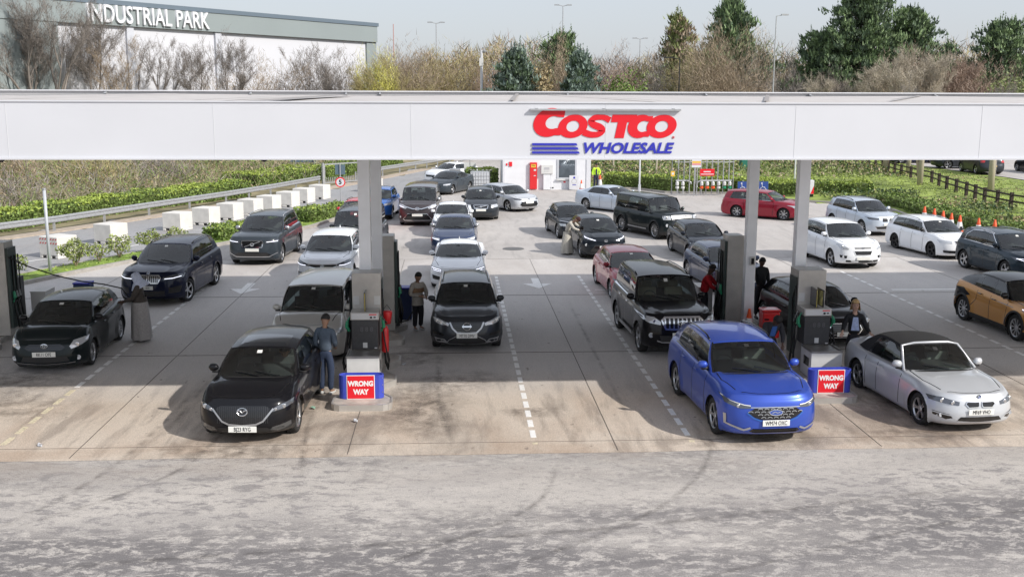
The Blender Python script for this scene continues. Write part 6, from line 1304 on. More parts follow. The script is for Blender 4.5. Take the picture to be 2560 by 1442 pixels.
        for i in range(m_+1):
            e = PI/2-i/m_*(PI/2+.25)
            for j_ in range(n):
                a = 2*PI*j_/n; c = math.cos(a); r = .112 if hairstyle != 'short' else .108; p = top_+(fwd*c*math.cos(e)*r*1.05+sdv*math.sin(a)*math.cos(e)*r*.92+up*math.sin(e)*(r+.008))
                if i >= 5: dr = (i-4)/(m_-4); front = max(0, c-.15); p = top_+(fwd*c+sdv*math.sin(a)*.9)*(.112+(.035*dr if hairstyle in ('long', 'scarf') else 0))+up*(.02+dr*low*(1-min(1, front*3.5))) if c < .35 or hairstyle == 'x' else top_+(fwd*c+sdv*math.sin(a)*.9)*.106+up*.035
                vs.append(p)
        hm.add(vs, [(i*n+j_, i*n+(j_+1) % n, (i+1)*n+(j_+1) % n, (i+1)*n+j_) for i in range(m_) for j_ in range(n)]+[tuple(range(n))]); hm.obj('hair', hair, t, smooth=True)

    # clothes
    g = .014
    if top:
        CV = [(J['pel']+Vector((0, 0, -.05)), (.175*B, .135*B)), (J['sp'], (.16*B, .125*B)), (J['ch'], (.175*B, .13*B)), (J['nk']-up*.01, .078)]; CE = [(0, 1), (1, 2), (2, 3)]
        for s_ in 'LR':
            a = len(CV); CV += [(J['sh'+s_], .082*B), (J['el'+s_], .062), (J['el'+s_].lerp(J['ha'+s_], .88 if sleeves else .1), .040 if sleeves else .05)]; CE += [(2, a), (a, a+1), (a+1, a+2)]
        link('top', skin_mesh(CV, CE, 'top', top), t)
    if legs:
        CV = [(J['pel']+Vector((0, 0, .08)), (.135*B, .10*B)), (J['pel']+Vector((0, 0, -.02)), (.14*B, .11*B))]; CE = [(0, 1)]
        for s_ in 'LR': a = len(CV); CV += [(J['hip'+s_]+Vector((0, 0, -.08)), .10*B), (J['kn'+s_], .082), (J['an'+s_]+Vector((0, 0, .02)), .062)]; CE += [(1, a), (a, a+1), (a+1, a+2)]
        link('trousers', skin_mesh(CV, CE, 'trousers', legs), t)
    for s_ in 'LR':
        a, c = J['an'+s_], J['to'+s_]; d = (c-a); d.z = 0; d = d.normalized(); h0 = a-d*.05; h0.z = a.z-.045; tz = c+d*.03; tz.z = min(h0.z, c.z)
        link('shoe', skin_mesh([(h0, (.045, .04)), (h0.lerp(tz, .5), (.046, .04)), (tz, (.036, .028))], [(0, 1), (1, 2)], 'shoe', shoes), t)
    if robe:
        b = MB(); n = 28; vs = []; lv = 14
        for i in range(lv+1):
            u = i/lv; zz_ = lerp(robez*k, .07, u); w = lerp(.185*B, .31, u**.8); c = J['pel'].lerp(Vector((J['pel'].x*.3, 0.0, 0)), u) if u > .1 else J['pel']
            for j_ in range(n):
                a = 2*PI*j_/n; r = w*(1+.10*u*math.sin(a*7+1)+.05*u*math.sin(a*11+2*u)); vs.append((c.x+r*math.cos(a), c.y+r*.82*math.sin(a), zz_))
        b.add(vs, [(i*n+j_, i*n+(j_+1) % n, (i+1)*n+(j_+1) % n, (i+1)*n+j_) for i in range(lv) for j_ in range(n)]); b.obj('robe', robe, t, smooth=True, fix=True)
    return t
cl = lambda n, c, r=.85: mat('cloth_'+n, c, r, noise=.15, nscale=25, bump=.3)
person('woman in pale headscarf, brown coat and long grey robe refuelling the dark hatchback', -8.28, 27.75, -78, SKD, cl('brown', (.07, .058, .05)), None, cl('shoe_dark', (.02, .02, .02)), 1.80, 0, cl('scarf', (.55, .60, .74)), 'scarf', cl('grey_robe', (.38, .36, .35)), 1.02, bulk=1.35, elL=(.20, -.16, 1.16), haL=(.10, -.42, 1.10), elR=(-.22, -.12, 1.14), haR=(-.05, -.36, 1.06))
wm_ = [o for o in COL.objects if 'headscarf, brown coat' in o.get('label', '')][0]; b = MB(); n = 24; b.add([((.235+.03*(1.12-z_)*4)*math.cos(a), (.19+.02*(1.12-z_)*4)*math.sin(a), z_) for z_ in (1.20, .92) for a in [2*PI*i/n for i in range(n)]], [(i, (i+1) % n, n+(i+1) % n, n+i) for i in range(n)]); b.obj('coat_hem', cl('brown', (.07, .058, .05)), wm_, smooth=True)
person('man in blue-grey sweater and jeans standing behind the black crossover at the pump', -2.80, 22.45, 165, SKM, cl('sweater', (.07, .095, .13)), cl('jeans', (.022, .035, .07)), cl('trainer_white', (.5, .5, .48)), 1.76, 0, HAIRD, 'short', elR=(-.22, .0, 1.16), haR=(-.12, -.26, 1.02), elL=(.24, .02, 1.13), haL=(.14, -.20, .98), toL=(.15, -.14, .05))
tp_ = person('woman in beige and tan striped top with black leggings holding the fuel nozzle', -1.02, 28.75, 32, SKM, cl('beige', (.42, .38, .33)), cl('black', (.02, .02, .026)), cl('trainer_grey', (.45, .45, .45)), 1.60, 0, HAIRD, 'tied', bulk=1.12, elL=(.27, -.02, 1.03), haL=(.12, -.27, .98), elR=(-.26, -.02, 1.03), haR=(-.06, -.26, 1.0))
b = MB(); n = 24; b.add([((.185*math.cos(a))*1.0, .135*math.sin(a), z_) for z_ in (1.08, 1.20) for a in [2*PI*i/n for i in range(n)]], [(i, (i+1) % n, n+(i+1) % n, n+i) for i in range(n)]); b.obj('tan_stripe', cl('tan', (.27, .16, .09)), tp_, smooth=True)
b = MB(); b.add([((.155+.05*(1.0-z_)*2)*math.cos(a), (.12+.03*(1-z_)*2)*math.sin(a), z_) for z_ in (1.06, .72) for a in [2*PI*i/n for i in range(n)]], [(i, (i+1) % n, n+(i+1) % n, n+i) for i in range(n)]); b.obj('tunic_hem', cl('beige', (.42, .38, .33)), tp_, smooth=True)
person('person whose dark hair shows just above the open steel pump hood', -2.62, 28.4, 200, SKM, cl('dark', (.03, .03, .035)), cl('black', (.02, .02, .026)), cl('shoe_dark', (.02, .02, .02)), 1.78)
person('woman in a long pale coat bending to the window of the black crossover', 4.62, 42.7, 62, SKM, cl('pale_coat', (.45, .43, .38)), None, cl('shoe_dark', (.02, .02, .02)), 1.66, 0, cl('maroon_hair', (.05, .015, .015)), 'tied', cl('pale_coat', (.45, .43, .38)), .98, nk=(0, -.26, 1.36), ch=(0, -.15, 1.27), hd=(0, -.38, 1.42), shL=(.16, -.17, 1.32), shR=(-.16, -.17, 1.32), elL=(.2, -.40, 1.14), haL=(.1, -.62, 1.08), elR=(-.2, -.36, 1.10), haR=(-.05, -.58, 1.02))
hv_ = person('attendant in a yellow high-visibility jacket standing by the kiosk corner', 9.82, 72.9, 8, SKM, cl('hi_vis', (.55, .85, .05)), cl('navy', (.015, .018, .05)), cl('shoe_dark', (.02, .02, .02)), 1.75, 0, HAIRD, 'cap', bulk=1.15, haL=(.2, -.10, .95), elL=(.3, .02, 1.15))
b = MB(); b.add([(x, -.155, z_) for z_, w in ((.98, .07), (1.4, .05)) for x in (-w, w)], [(0, 1, 3, 2)]); b.obj('open_front', cl('navy', (.015, .018, .05)), hv_)
person('man in a red top reaching to the pump beside the black four-by-four', 7.05, 29.0, 68, SKD, cl('red', (.50, .012, .02)), cl('black', (.02, .02, .026)), cl('shoe_dark', (.02, .02, .02)), 1.78, .0, HAIRD, 'short', bulk=1.15, nk=(0, -.10, 1.49), ch=(0, -.06, 1.36), hd=(0, -.16, 1.60), shL=(.18, -.06, 1.43), shR=(-.18, -.06, 1.43), elL=(.22, -.26, 1.20), haL=(.12, -.50, 1.10), elR=(-.22, -.22, 1.18), haR=(-.1, -.42, 1.08))
person('man in black clothes standing behind the right column facing the camera', 8.92, 29.9, 10, SKD, cl('black2', (.014, .015, .018)), cl('black', (.02, .02, .026)), cl('shoe_dark', (.02, .02, .02)), 1.80, 0, HAIRD, 'short', bulk=1.1, haL=(.22, -.12, .92))
person('man in dark jacket and blue shirt bending down beside the blue car', 7.30, 23.55, 8, SKD, cl('dark', (.03, .03, .035)), cl('black', (.02, .02, .026)), cl('shoe_dark', (.02, .02, .02)), 1.74, 0, HAIRD, 'short', bulk=1.15, pel=(0, .10, .93), sp=(0, .0, 1.08), ch=(0, -.14, 1.22), nk=(0, -.22, 1.32), hd=(0, -.31, 1.38), shL=(.18, -.14, 1.28), shR=(-.18, -.14, 1.28), elL=(.24, -.18, 1.02), haL=(.18, -.30, .82), elR=(-.24, -.18, 1.02), haR=(-.12, -.32, .82))
bs = [o for o in COL.objects if 'bending down beside' in o.get('label', '')][0]; b = MB(); b.add([(-.06, -.245, 1.24), (.06, -.245, 1.24), (.07, -.12, .98), (-.07, -.12, .98)], [(0, 3, 2, 1)]); b.obj('blue_shirt', cl('blue', (.04, .12, .38)), bs)
bw_ = person('blonde woman in black blazer and pale blue blouse leaning on the silver convertible', 9.42, 23.9, -12, SKL, cl('black2', (.014, .015, .018)), cl('black', (.02, .02, .026)), cl('shoe_dark', (.02, .02, .02)), 1.66, 0, mat('hair_blonde', (.50, .33, .15), .6, noise=.3, nscale=50), 'long', elL=(.26, -.04, 1.10), haL=(.34, -.26, .98), elR=(-.24, -.06, 1.12), haR=(-.30, -.24, 1.0), hd=(0, .0, 1.55))
b = MB(); b.add([(-.055, -.137, 1.34), (.055, -.137, 1.34), (.10, -.140, 1.02), (-.09, -.140, 1.02)], [(0, 3, 2, 1)]); b.obj('blouse', cl('pale_blue', (.42, .50, .72)), bw_)
# ---------------------------------------------------------------- the vehicles of the photograph
pBLK = paint('paint_black', (.006, .006, .008), .0); pNAVY = paint('paint_navy', (.007, .011, .035), .2); pGREY = paint('paint_slate', (.038, .048, .059), .1); pDG = paint('paint_dark_grey', (.035, .04, .048), .4); pSIL = paint('paint_silver', (.56, .58, .61), .25)
pPEARL = paint('paint_champagne', (.60, .585, .55), .35); pWHT = paint('paint_white', (.86, .88, .91)); pBLU = paint('paint_bright_blue', (.035, .085, .45), .3); pRED = paint('paint_deep_red', (.30, .012, .03), .2); pRED2 = paint('paint_dusty_red', (.42, .05, .075), .15)
pGOLD = paint('paint_gold', (.60, .28, .06), .4); pMB = paint('paint_mid_blue', (.035, .055, .12), .35); pSKY = paint('paint_sky_blue', (.03, .14, .48), .25); pSB = paint('paint_ice_blue', (.56, .62, .70), .4); pRB = paint('paint_bright_red', (.55, .02, .03)); ROOFC = mat('soft_top', (.022, .022, .024), .95, bump=.3, nscale=90, noise=.2)
QU = 'cars queueing for the pumps'
# contact mid-point from a front wheel contact (side R = image left), heading
def place(front, phi, C_fo, L, Wd, side='R'):
    """front: ground point under the visible front wheel; returns centre of the car"""
    a = R(phi); fx, fy = math.sin(a), -math.cos(a); rx, ry = -fy*-1, 0
    # unit vector to the car's right-hand side
    rx, ry = fy, -fx
    s = 1 if side == 'R' else -1; h = Wd/2-.10
    return (front[0]-rx*s*h-fx*(L/2-C_fo), front[1]-ry*s*h-fy*(L/2-C_fo))
def centre(front, phi, L):      # front: ground point under the middle of the front bumper
    a = R(phi); return (front[0]-math.sin(a)*L/2, front[1]+math.cos(a)*L/2)
# 1 dark five-door hatchback, far left
c = Car('hatch', 4.22, 1.76, 1.50, 2.60, .87, 'parked_car', 'dark green-black hatchback refuelling at the left edge with a taut hose over its roof', place((-8.79, 25.28), 3.0, .87, 4.22, 1.76, 'L'), 3.0, paint('paint_black_green', (.006, .012, .014), .1), xc=.215, xr0=.41, zn=.50, zc=.66, rim='multi', privacy=False, mirror=pBLK)
c.lights([(.97, .80), (.70, .76), (.62, .64), (.66, .58), (.86, .64), (.97, .70)], LENS, ring=[(.78, .66, .055)]); c.grille([(0, .70), (.40, .70), (.52, .62), (.40, .56), (0, .55)], BLK, bars=('h', 3, .02), bm=pDG); c.badge('toyota', .66, .075)
c.grille([(0, .42), (.55, .42), (.62, .30), (0, .27)], TRIM); c.fog(.80, .36, .05); c.ribbon('F', [(-.65, .27), (0, .235), (.65, .27)], .018, .012, 'chrome_lip', CHR); c.plate('RK11 OFE', .48)
# 2 black crossover with sunroof
c = Car('suv', 4.40, 1.795, 1.54, 2.655, .88, 'parked_car', 'glossy black crossover with sunroof and open mesh grille beside the left guard', place((-3.11, 19.88), -2.4, .88, 4.40, 1.795, 'L'), -2.4, pBLK, zn=.54, zc=.66, wr=.345, rim='five', sunroof=(.46, .60), clad=3, archtrim=True, privacy=False, crease=.016, gt=.72, rd=.10, cladmat=mat('glossy_trim', (.02, .022, .024), .3))
c.lights([(.96, .80), (.72, .75), (.56, .67), (.60, .64), (.80, .68), (.96, .72)], DLENS, ring=[(.80, .72, .045), (.66, .685, .03)]); c.grille([(0, .76), (.46, .755), (.56, .70), (.48, .54), (.30, .44), (0, .42)], BLK, bars=('v', 26, .006), bm=mat('mesh_grey', (.05, .05, .055), .4))
c.ribbon('F', [(.62*c.hw, .70), (.53*c.hw, .60), (.42*c.hw, .48), (.28*c.hw, .425), (0, .405), (-.28*c.hw, .425), (-.42*c.hw, .48), (-.53*c.hw, .60), (-.62*c.hw, .70)], .032, .018, 'grille_wing', SILV); c.badge('wing', .655, .085)
c.grille([(0, .35), (.5, .35), (.62, .28), (.4, .22), (0, .21)], TRIM); c.blob([(.93, .42), (.60, .36), (.55, .30), (.70, .27), (.93, .34)], mat('bumper_gloss', (.10, .105, .11), .2, .5, 1), 'bumper_blade'); c.plate('BJ23 RYG', .335)
# 3 champagne people carrier
c = Car('mpv', 4.80, 1.80, 1.74, 2.95, .93, 'parked_car', 'silver champagne people carrier waiting directly behind the black sunroof crossover', centre((-3.62, 24.95), -2, 4.80), -2, pPEARL, rim='multi', xc=.195, xr0=.37, zc=.655, b0=.60, zn=.52, tp=.02)
c.lights([(.97, .86), (.72, .84), (.46, .76), (.50, .66), (.80, .70), (.97, .76)], LENS, ring=[(.72, .76, .05)]); c.grille([(0, .74), (.42, .74), (.40, .64), (0, .62)], CHR, bars=('h', 3, .02)); c.grille([(0, .45), (.6, .45), (.65, .30), (0, .28)], TRIM); c.plate('', .52)
# 4 grey crossover, straight on
c = Car('suv', 4.39, 1.806, 1.59, 2.65, .90, 'parked_car', 'slate grey crossover with a V-shaped chrome grille being filled by the woman in beige', centre((.30, 25.95), 0, 4.39), 0, paint('paint_gunmetal', (.045, .05, .058), .55), zn=.56, zc=.665, rails=SILV, clad=2, archtrim=True, rim='five', crease=.02, steer=0, handle=CHR)
c.lights([(.97, .88), (.80, .88), (.50, .78), (.50, .72), (.72, .74), (.88, .78)], LENS, drl=None, ring=[(.70, .785, .04), (.82, .82, .04)]); c.ribbon('F', [(.98*c.hw, .885), (.66*c.hw, .79), (.52*c.hw, .72)], .018, .016, 'lamp_bar', PLW); c.ribbon('F', [(-.98*c.hw, .885), (-.66*c.hw, .79), (-.52*c.hw, .72)], .018, .016, 'lamp_bar', PLW)
c.grille([(0, .80), (.44, .795), (.42, .70), (.28, .55), (0, .54)], BLK, bars=('h', 5, .01)); c.ribbon('F', [(.47*c.hw, .80), (.40*c.hw, .66), (.27*c.hw, .545), (0, .53), (-.27*c.hw, .545), (-.40*c.hw, .66), (-.47*c.hw, .80)], .04, .018, 'grille_wing', SILV); c.badge('nissan', .70, .095)
c.grille([(0, .46), (.30, .46), (.50, .36), (.58, .27), (0, .24)], TRIM, SILV, .016); c.blob([(.95, .56), (.66, .52), (.62, .46), (.93, .48)], BLK, 'air_intake'); c.blob([(.90, .40), (.62, .38), (.50, .27), (.86, .29)], SILV, 'skid_trim'); c.plate('MT70 DMV', .475)
# 5 big black four-by-four
c = Car('suv', 4.84, 1.885, 1.86, 2.79, .90, 'parked_car', 'large black four-by-four with vertical chrome grille bars and silver roof rails', place((4.74, 26.06), 2.5, .90, 4.84, 1.885), 2.5, pBLK, wr=.385, gc=.24, xc=.285, xr0=.415, xr1=.945, xb=.98, zn=.575, zc=.635, b0=.615, b1=.65, gt=.76, rails=BLK, rim='five', belt=CHR, seat=SEATL, privacy=False, rd=.05, crease=.03, handle=CHR, cf=.6, win=[(.36, .52, .425, .525), (.535, .71, .54, .705), (.725, .90, .72, .885)])
c.lights([(.97, 1.06), (.72, 1.04), (.56, .93), (.58, .86), (.84, .90), (.97, .95)], LENS, ring=[(.72, .95, .05)]); o = c.grille([(0, 1.04), (.46, 1.04), (.54, .97), (.44, .76), (0, .75)], BLK, CHR, .045, bars=('v', 9, .035), bm=CHR); c.badge('toyota', .90, .10)
c.grille([(0, .60), (.60, .60), (.55, .42), (0, .40)], TRIM); c.fog(.80, .60, .055); c.ribbon('F', [(-.62, .47), (-.5, .43), (.5, .43), (.62, .47)], .03, .014, 'bumper_chrome', SILV); c.plate('BD61 OXA', .62)
for v in 'LR': c.ribbon(v, [(1.5, .38), (3.1, .38)], .08, .05, 'side_step', SILV)
# 6 bright blue crossover
c = Car('suv', 4.63, 1.88, 1.67, 2.71, .92, 'parked_car', 'bright blue crossover with honeycomb grille in front of the right pump', place((5.05, 19.42), 3.4, .92, 4.63, 1.88), 3.4, pBLU, zn=.555, zc=.66, rails=BLK, belt=BLK, rim='five', rd=.15, privacy=False, crease=.022, seat=mat('seat_grey', (.16, .17, .16), .9), gt=.71, wr=.36)
c.lights([(.96, .92), (.86, .86), (.62, .80), (.50, .785), (.50, .745), (.70, .735), (.93, .80)], DLENS, ring=[(.72, .775, .035)]); c.ribbon('F', [(.95*c.hw, .905), (.84*c.hw, .85), (.62*c.hw, .80), (.50*c.hw, .79)], .014, .016, 'lamp_bar', PLW); c.ribbon('F', [(-.95*c.hw, .905), (-.84*c.hw, .85), (-.62*c.hw, .80), (-.50*c.hw, .79)], .014, .016, 'lamp_bar', PLW)
o = c.grille([(0, .75), (.42, .745), (.56, .665), (.42, .575), (.30, .535), (0, .53)], BLK)
hx = MB()
for i in range(-4, 5):
    for j_ in range(4):
        y, z = i*.118+(.059 if j_ % 2 else 0), .565+.052*j_
        if abs(y) < interp_half([(.42*c.hw, .745), (.56*c.hw, .665), (.42*c.hw, .575), (.3*c.hw, .535)], z)-.045: c.ribbon('F', [(y-.045, z), (y-.02, z+.018), (y+.02, z+.018), (y+.045, z)], .012, .018, add=hx)
hx.obj('honeycomb', ALLOY, o); c.ribbon('F', c.sym([(.50, .758), (0, .762)]), .014, .016, 'chrome_lip', CHR); c.badge('oval', .665, .085)
c.ribbon('F', c.sym([(.57, .66), (.44, .56), (.30, .515), (0, .51)]), .022, .014, 'grille_lip', pSKY)
for sg in (1, -1): c.ribbon('F', [(sg*.93*c.hw, .60), (sg*.92*c.hw, .42), (sg*.62*c.hw, .335), (sg*.50*c.hw, .38)], .035, .016, 'bumper_trim', SILV)
c.grille([(0, .36), (.46, .36), (.52, .30), (.40, .27), (0, .27)], BLK, bars=('h', 2, .012)); c.plate('WM74 OXC', .475)
# 7 silver convertible
c = Car('saloon', 4.43, 1.774, 1.43, 2.69, .78, 'parked_car', 'silver convertible with black fabric roof at the lower right', place((9.29, 19.82), 4.5, .78, 4.43, 1.774), 4.5, pSIL, xc=.30, xr0=.44, xr1=.735, xb=.885, roofmat=ROOFC, pillar=ROOFC, b0=.62, b1=.635, zn=.51, zc=.635, wr=.325, rim='twin', norear=True, deck=.66, gt=.70, privacy=False, crease=.02, belt=SILV, win=[(.365, .575, .465, .565), (.585, .70, .575, .645), (.72, .721, .66, .661)], seat=mat('seat_grey', (.16, .17, .16), .9), rd=.09)
c.lights([(.96, .70), (.78, .71), (.46, .64), (.48, .575), (.72, .60), (.95, .63)], DLENS, ring=[(.78, .645, .045), (.60, .62, .04)])
for sg in (1, -1):
    o = c.patch('F', [(sg*y*c.hw, z) for y, z in ((.03, .64), (.30, .645), (.34, .60), (.27, .535), (.06, .54), (.03, .57))], .010, 'kidney_grille', BLK); c.ribbon('F', [(sg*y*c.hw, z) for y, z in ((.03, .64), (.30, .645), (.34, .60), (.27, .535), (.06, .54), (.03, .57))], .02, .016, 'grille_surround', CHR, o, closed=True)
    c.ribbon('L' if sg > 0 else 'R', [(c.win[0][0]-.1, c.zt(c.win[0][0], c.hw*.9)), (c.win[1][1], c.zt(c.win[1][1], c.hw*.9))], .02, .01, 'window_trim', SILV)
    c.ribbon('F', [(sg*y*c.hw, z) for y, z in ((.50, .30), (.62, .38), (.93, .42))], .02, .012, 'bumper_crease', pSIL)
c.badge('roundel', .715, .045, off=.012); c.blob([(.93, .44), (.66, .40), (.60, .33), (.72, .30), (.92, .36)], BLK, 'air_intake'); c.fog(.80, .37, .035); c.grille([(0, .36), (.44, .36), (.52, .28), (0, .26)], BLK); c.plate('MF69 VHO', .455)
P('windscreen_frame', pSIL, lambda b: b.tube([(c.L/2-c.xc-.26, s_*c.yb(c.xc+.26), c.zt(c.xc+.2, c.hw*.85)) if i == 0 else (c.L/2-c.xr0-.09+.09*(1-abs(s_)), s_*c.yt(c.xr0+.1), c.zr(c.xr0+.03, s_*c.yt(c.xr0))+.012) for i, s_ in ((0, 1), (1, 1), (1, .6), (1, 0), (1, -.6), (1, -1), (0, -1))], .028, 8), c.root, smooth=True)
# 8 gold two-tone crossover
c = Car('suv', 4.36, 1.83, 1.56, 2.64, .95, 'parked_car', 'gold crossover with black roof cut by the right photo edge', place((15.05, 26.85), 3.5, .95, 4.36, 1.83), 3.5, pGOLD, roofmat=pBLK, pillar=pBLK, clad=3, archtrim=True, rim='ten', rd=.20, b1=.73, xr1=.88, win=[(.335, .50, .435, .51), (.52, .66, .53, .655), (.67, .74, .665, .70)], wr=.36, gt=.70, handle=BLK, mirror=BLK, nfront=2.9)
c.lights([(.97, .90), (.60, .80), (.60, .74), (.95, .78)], DLENS, drl=[(.95, .89), (.60, .79)]); c.grille([(0, .70), (.5, .70), (.6, .4), (0, .38)], BLK); c.plate('', .5)
for v in 'LR': c.patch(v, [(4.36-.25, .62), (4.36-.25, .95), (4.36-.75, .98), (4.36-1.15, .82), (4.36-.72, .74)], .006, 'rear_quarter', pBLK)
# 9 dark hatchback behind the right pump
c = Car('hatch', 4.05, 1.745, 1.43, 2.54, .85, 'parked_car', 'black hatchback partly hidden behind the pump and the blonde woman', centre((10.05, 26.0), 6, 4.05), 6, pBLK, zn=.53, privacy=False, rim='ten', crease=.03)
c.lights([(.95, .78), (.62, .74), (.56, .66), (.80, .66), (.96, .70)], LENS, ring=[(.8, .70, .045), (.68, .69, .035)]); c.grille([(0, .68), (.42, .68), (.52, .52), (.40, .40), (0, .39)], BLK, CHR, .02, bars=('h', 6, .012)); c.ribbon('F', [(.9, .38), (.6, .33), (-.6, .33), (-.9, .38)], .02, .012, 'chrome_lip', CHR); c.plate('', .42)
# 10 dark blue four-by-four
c = Car('suv', 4.92, 2.00, 1.75, 2.975, .88, 'parked_car', 'dark blue four-by-four with lit lamps and twin chrome grilles behind the robed woman', place((-8.42, 33.18), -4, .88, 4.92, 2.0, 'L'), -4, pNAVY, wr=.375, rails=BLK, rim='five', zn=.575, zc=.655, crease=.03, steer=-14, gt=.71)
c.lights([(.96, .96), (.74, .97), (.44, .88), (.46, .81), (.74, .83), (.96, .86)], DLENS, drl=[(.92, .90), (.72, .86), (.50, .85)])
for sg in (1, -1):
    pl = [(sg*y*c.hw, z) for y, z in ((.03, .95), (.32, .95), (.38, .88), (.30, .72), (.08, .72), (.03, .78))]; o = c.patch('F', pl, .010, 'kidney_grille', BLK); c.ribbon('F', pl, .03, .018, 'grille_surround', CHR, o, closed=True)
    vb = MB(); [c.ribbon('F', [(sg*(.09+.055*k_), .74), (sg*(.09+.055*k_), .93)], .014, .016, add=vb) for k_ in range(5)]; vb.obj('grille_slats', CHR, o)
c.badge('roundel', 1.0, .045); c.blob([(.94, .62), (.62, .58), (.60, .40), (.90, .42)], BLK); c.grille([(0, .48), (.5, .48), (.5, .32), (0, .30)], BLK); c.plate('NI1W', .58, w=.32)
# 11 slate four-by-four
c = Car('suv', 4.95, 1.93, 1.77, 2.98, .87, 'parked_car', 'slate grey four-by-four with a chrome-framed grille and diagonal bar', place((-6.72, 40.83), -4, .87, 4.95, 1.93, 'L'), -4, pGREY, wr=.375, rails=SILV, rim='twin', zn=.60, zc=.67, b0=.645, b1=.665, belt=CHR, cf=.55, mirror=SILV, win=[(.335, .49, .43, .50), (.505, .68, .515, .675), (.69, .87, .685, .84)], rd=.05, gt=.74)
c.lights([(.97, 1.0), (.50, .96), (.50, .86), (.95, .88)], DLENS, drl=[(.94, .94), (.56, .91)]); o = c.grille([(0, .96), (.40, .96), (.42, .88), (.38, .72), (0, .70)], BLK, CHR, .04, bars=('v', 18, .01)); c.ribbon('F', [(.30, .93), (-.30, .74)], .03, .022, 'diagonal_bar', SILV); c.badge('', .83, .09)
c.grille([(0, .52), (.55, .52), (.80, .40), (.78, .36), (0, .36)], BLK); c.ribbon('F', [(.9, .50), (.62, .36), (-.62, .36), (-.9, .50)], .03, .014, 'skid_trim', SILV); c.plate('', .62)
# 12 white compact suv, lights on
c = Car('suv', 4.60, 1.855, 1.68, 2.66, .93, 'parked_car', 'white family crossover with lit lamps to the left of the twin columns', centre((-4.42, 35.1), -3, 4.60), -3, pWHT, clad=2, rim='five', zn=.56, archtrim=False, rd=.09, fin=True, crease=.02)
c.lights([(.97, .98), (.80, .93), (.52, .84), (.52, .78), (.80, .80), (.95, .84)], DLENS, drl=[(.95, .85), (.78, .81), (.60, .80)]); c.grille([(0, .82), (.5, .83), (.52, .77), (.3, .72), (0, .71)], BLK, CHR, .02); c.badge('aitch', .775, .06); c.blob([(.93, .58), (.70, .56), (.66, .44), (.90, .44)], BLK); c.fog(.80, .50, .05); c.grille([(0, .45), (.6, .45), (.6, .32), (0, .30)], BLK); c.plate('', .5)
# 13 grey people carrier behind the column
c = Car('van', 4.90, 1.92, 1.90, 3.0, .92, 'parked_car', 'dark grey van-like people carrier mostly hidden behind the twin columns', centre((-4.0, 40.9), -3, 4.9), -3, pDG, zc=.62, zn=.53, rim='five', rails=BLK, crease=.02)
c.lights([(.96, .98), (.60, .94), (.60, .82), (.94, .84)], LENS); c.grille([(0, .92), (.52, .92), (.50, .82), (0, .80)], BLK, CHR, .02, bars=('h', 3, .016)); c.grille([(0, .6), (.6, .6), (.6, .4), (0, .38)], TRIM); c.plate('', .5); c.badge('', .87, .07)
# 14 bright red car
c = Car('hatch', 4.1, 1.76, 1.48, 2.55, .85, 'parked_car', 'bright red hatchback peeping out left of the grey people carrier', centre((-4.75, 49.2), -5, 4.1), -5, pRB, rails=BLK); c.lights([(.96, .86), (.60, .82), (.62, .70), (.95, .72)], DLENS); c.grille([(0, .6), (.5, .6), (.5, .4), (0, .4)], BLK); c.plate('', .5)
# 15 small blue car with white roof box sign
c = Car('suv', 4.1, 1.76, 1.56, 2.55, .85, 'parked_car', 'bright sky-blue small crossover just right of the twin columns', centre((-4.15, 54.6), -5, 4.1), -5, pSKY, rails=BLK, clad=2, roofmat=pSKY); c.lights([(.96, .90), (.60, .86), (.62, .76), (.95, .78)], LENS); c.grille([(0, .7), (.5, .7), (.5, .5), (0, .5)], BLK); c.plate('', .5)
# 16 dark van with triangular grille and lights
c = Car('van', 4.95, 1.92, 1.90, 3.27, .90, 'parked_van', 'dark purple-grey passenger van with a wide chrome-edged lower grille', centre((-1.82, 52.1), -3, 4.95), -3, paint('paint_plum_grey', (.07, .06, .065), .4), zc=.635, zn=.54, privacy=True, rim='plain', cat='van', mirror=SILV)
c.lights([(.97, 1.08), (.76, 1.06), (.52, .94), (.60, .86), (.90, .92)], LENS, drl=[(.94, .99), (.70, .93)]); c.ribbon('F', [(.66, .99), (.22, .86), (-.22, .86), (-.66, .99)], .04, .012, 'wing_trim', CHR); c.ribbon('F', [(.66, .93), (.22, .80), (-.22, .80), (-.66, .93)], .03, .010, 'wing_trim', BLK); c.badge('toyota', .86, .11)
c.grille([(0, .62), (.50, .62), (.72, .36), (.66, .30), (0, .30)], BLK, CHR, .035, bars=('h', 4, .012)); c.plate('', .56); c.fog(.86, .46, .04)
# 17 dark blue saloon, 18 white car behind
c = Car('saloon', 4.75, 1.85, 1.44, 2.8, .9, 'parked_car', 'slate saloon turning in behind the passenger van roof', (-.3, 70.6), -24, pGREY, rim='five', fin=True); c.lights([(.96, .74), (.60, .70), (.62, .62), (.95, .64)], LENS); c.grille([(0, .6), (.5, .6), (.4, .45), (0, .45)], BLK); c.plate('', .45)
c = Car('saloon', 4.7, 1.85, 1.44, 2.8, .9, 'parked_car', 'white car just below the canopy edge behind the turning slate saloon', (-.2, 79.6), -42, pWHT, rim='ten', fin=True); c.lights([(.96, .74), (.60, .70), (.62, .62), (.95, .64)], LENS); c.grille([(0, .6), (.5, .6), (.4, .45), (0, .45)], BLK)
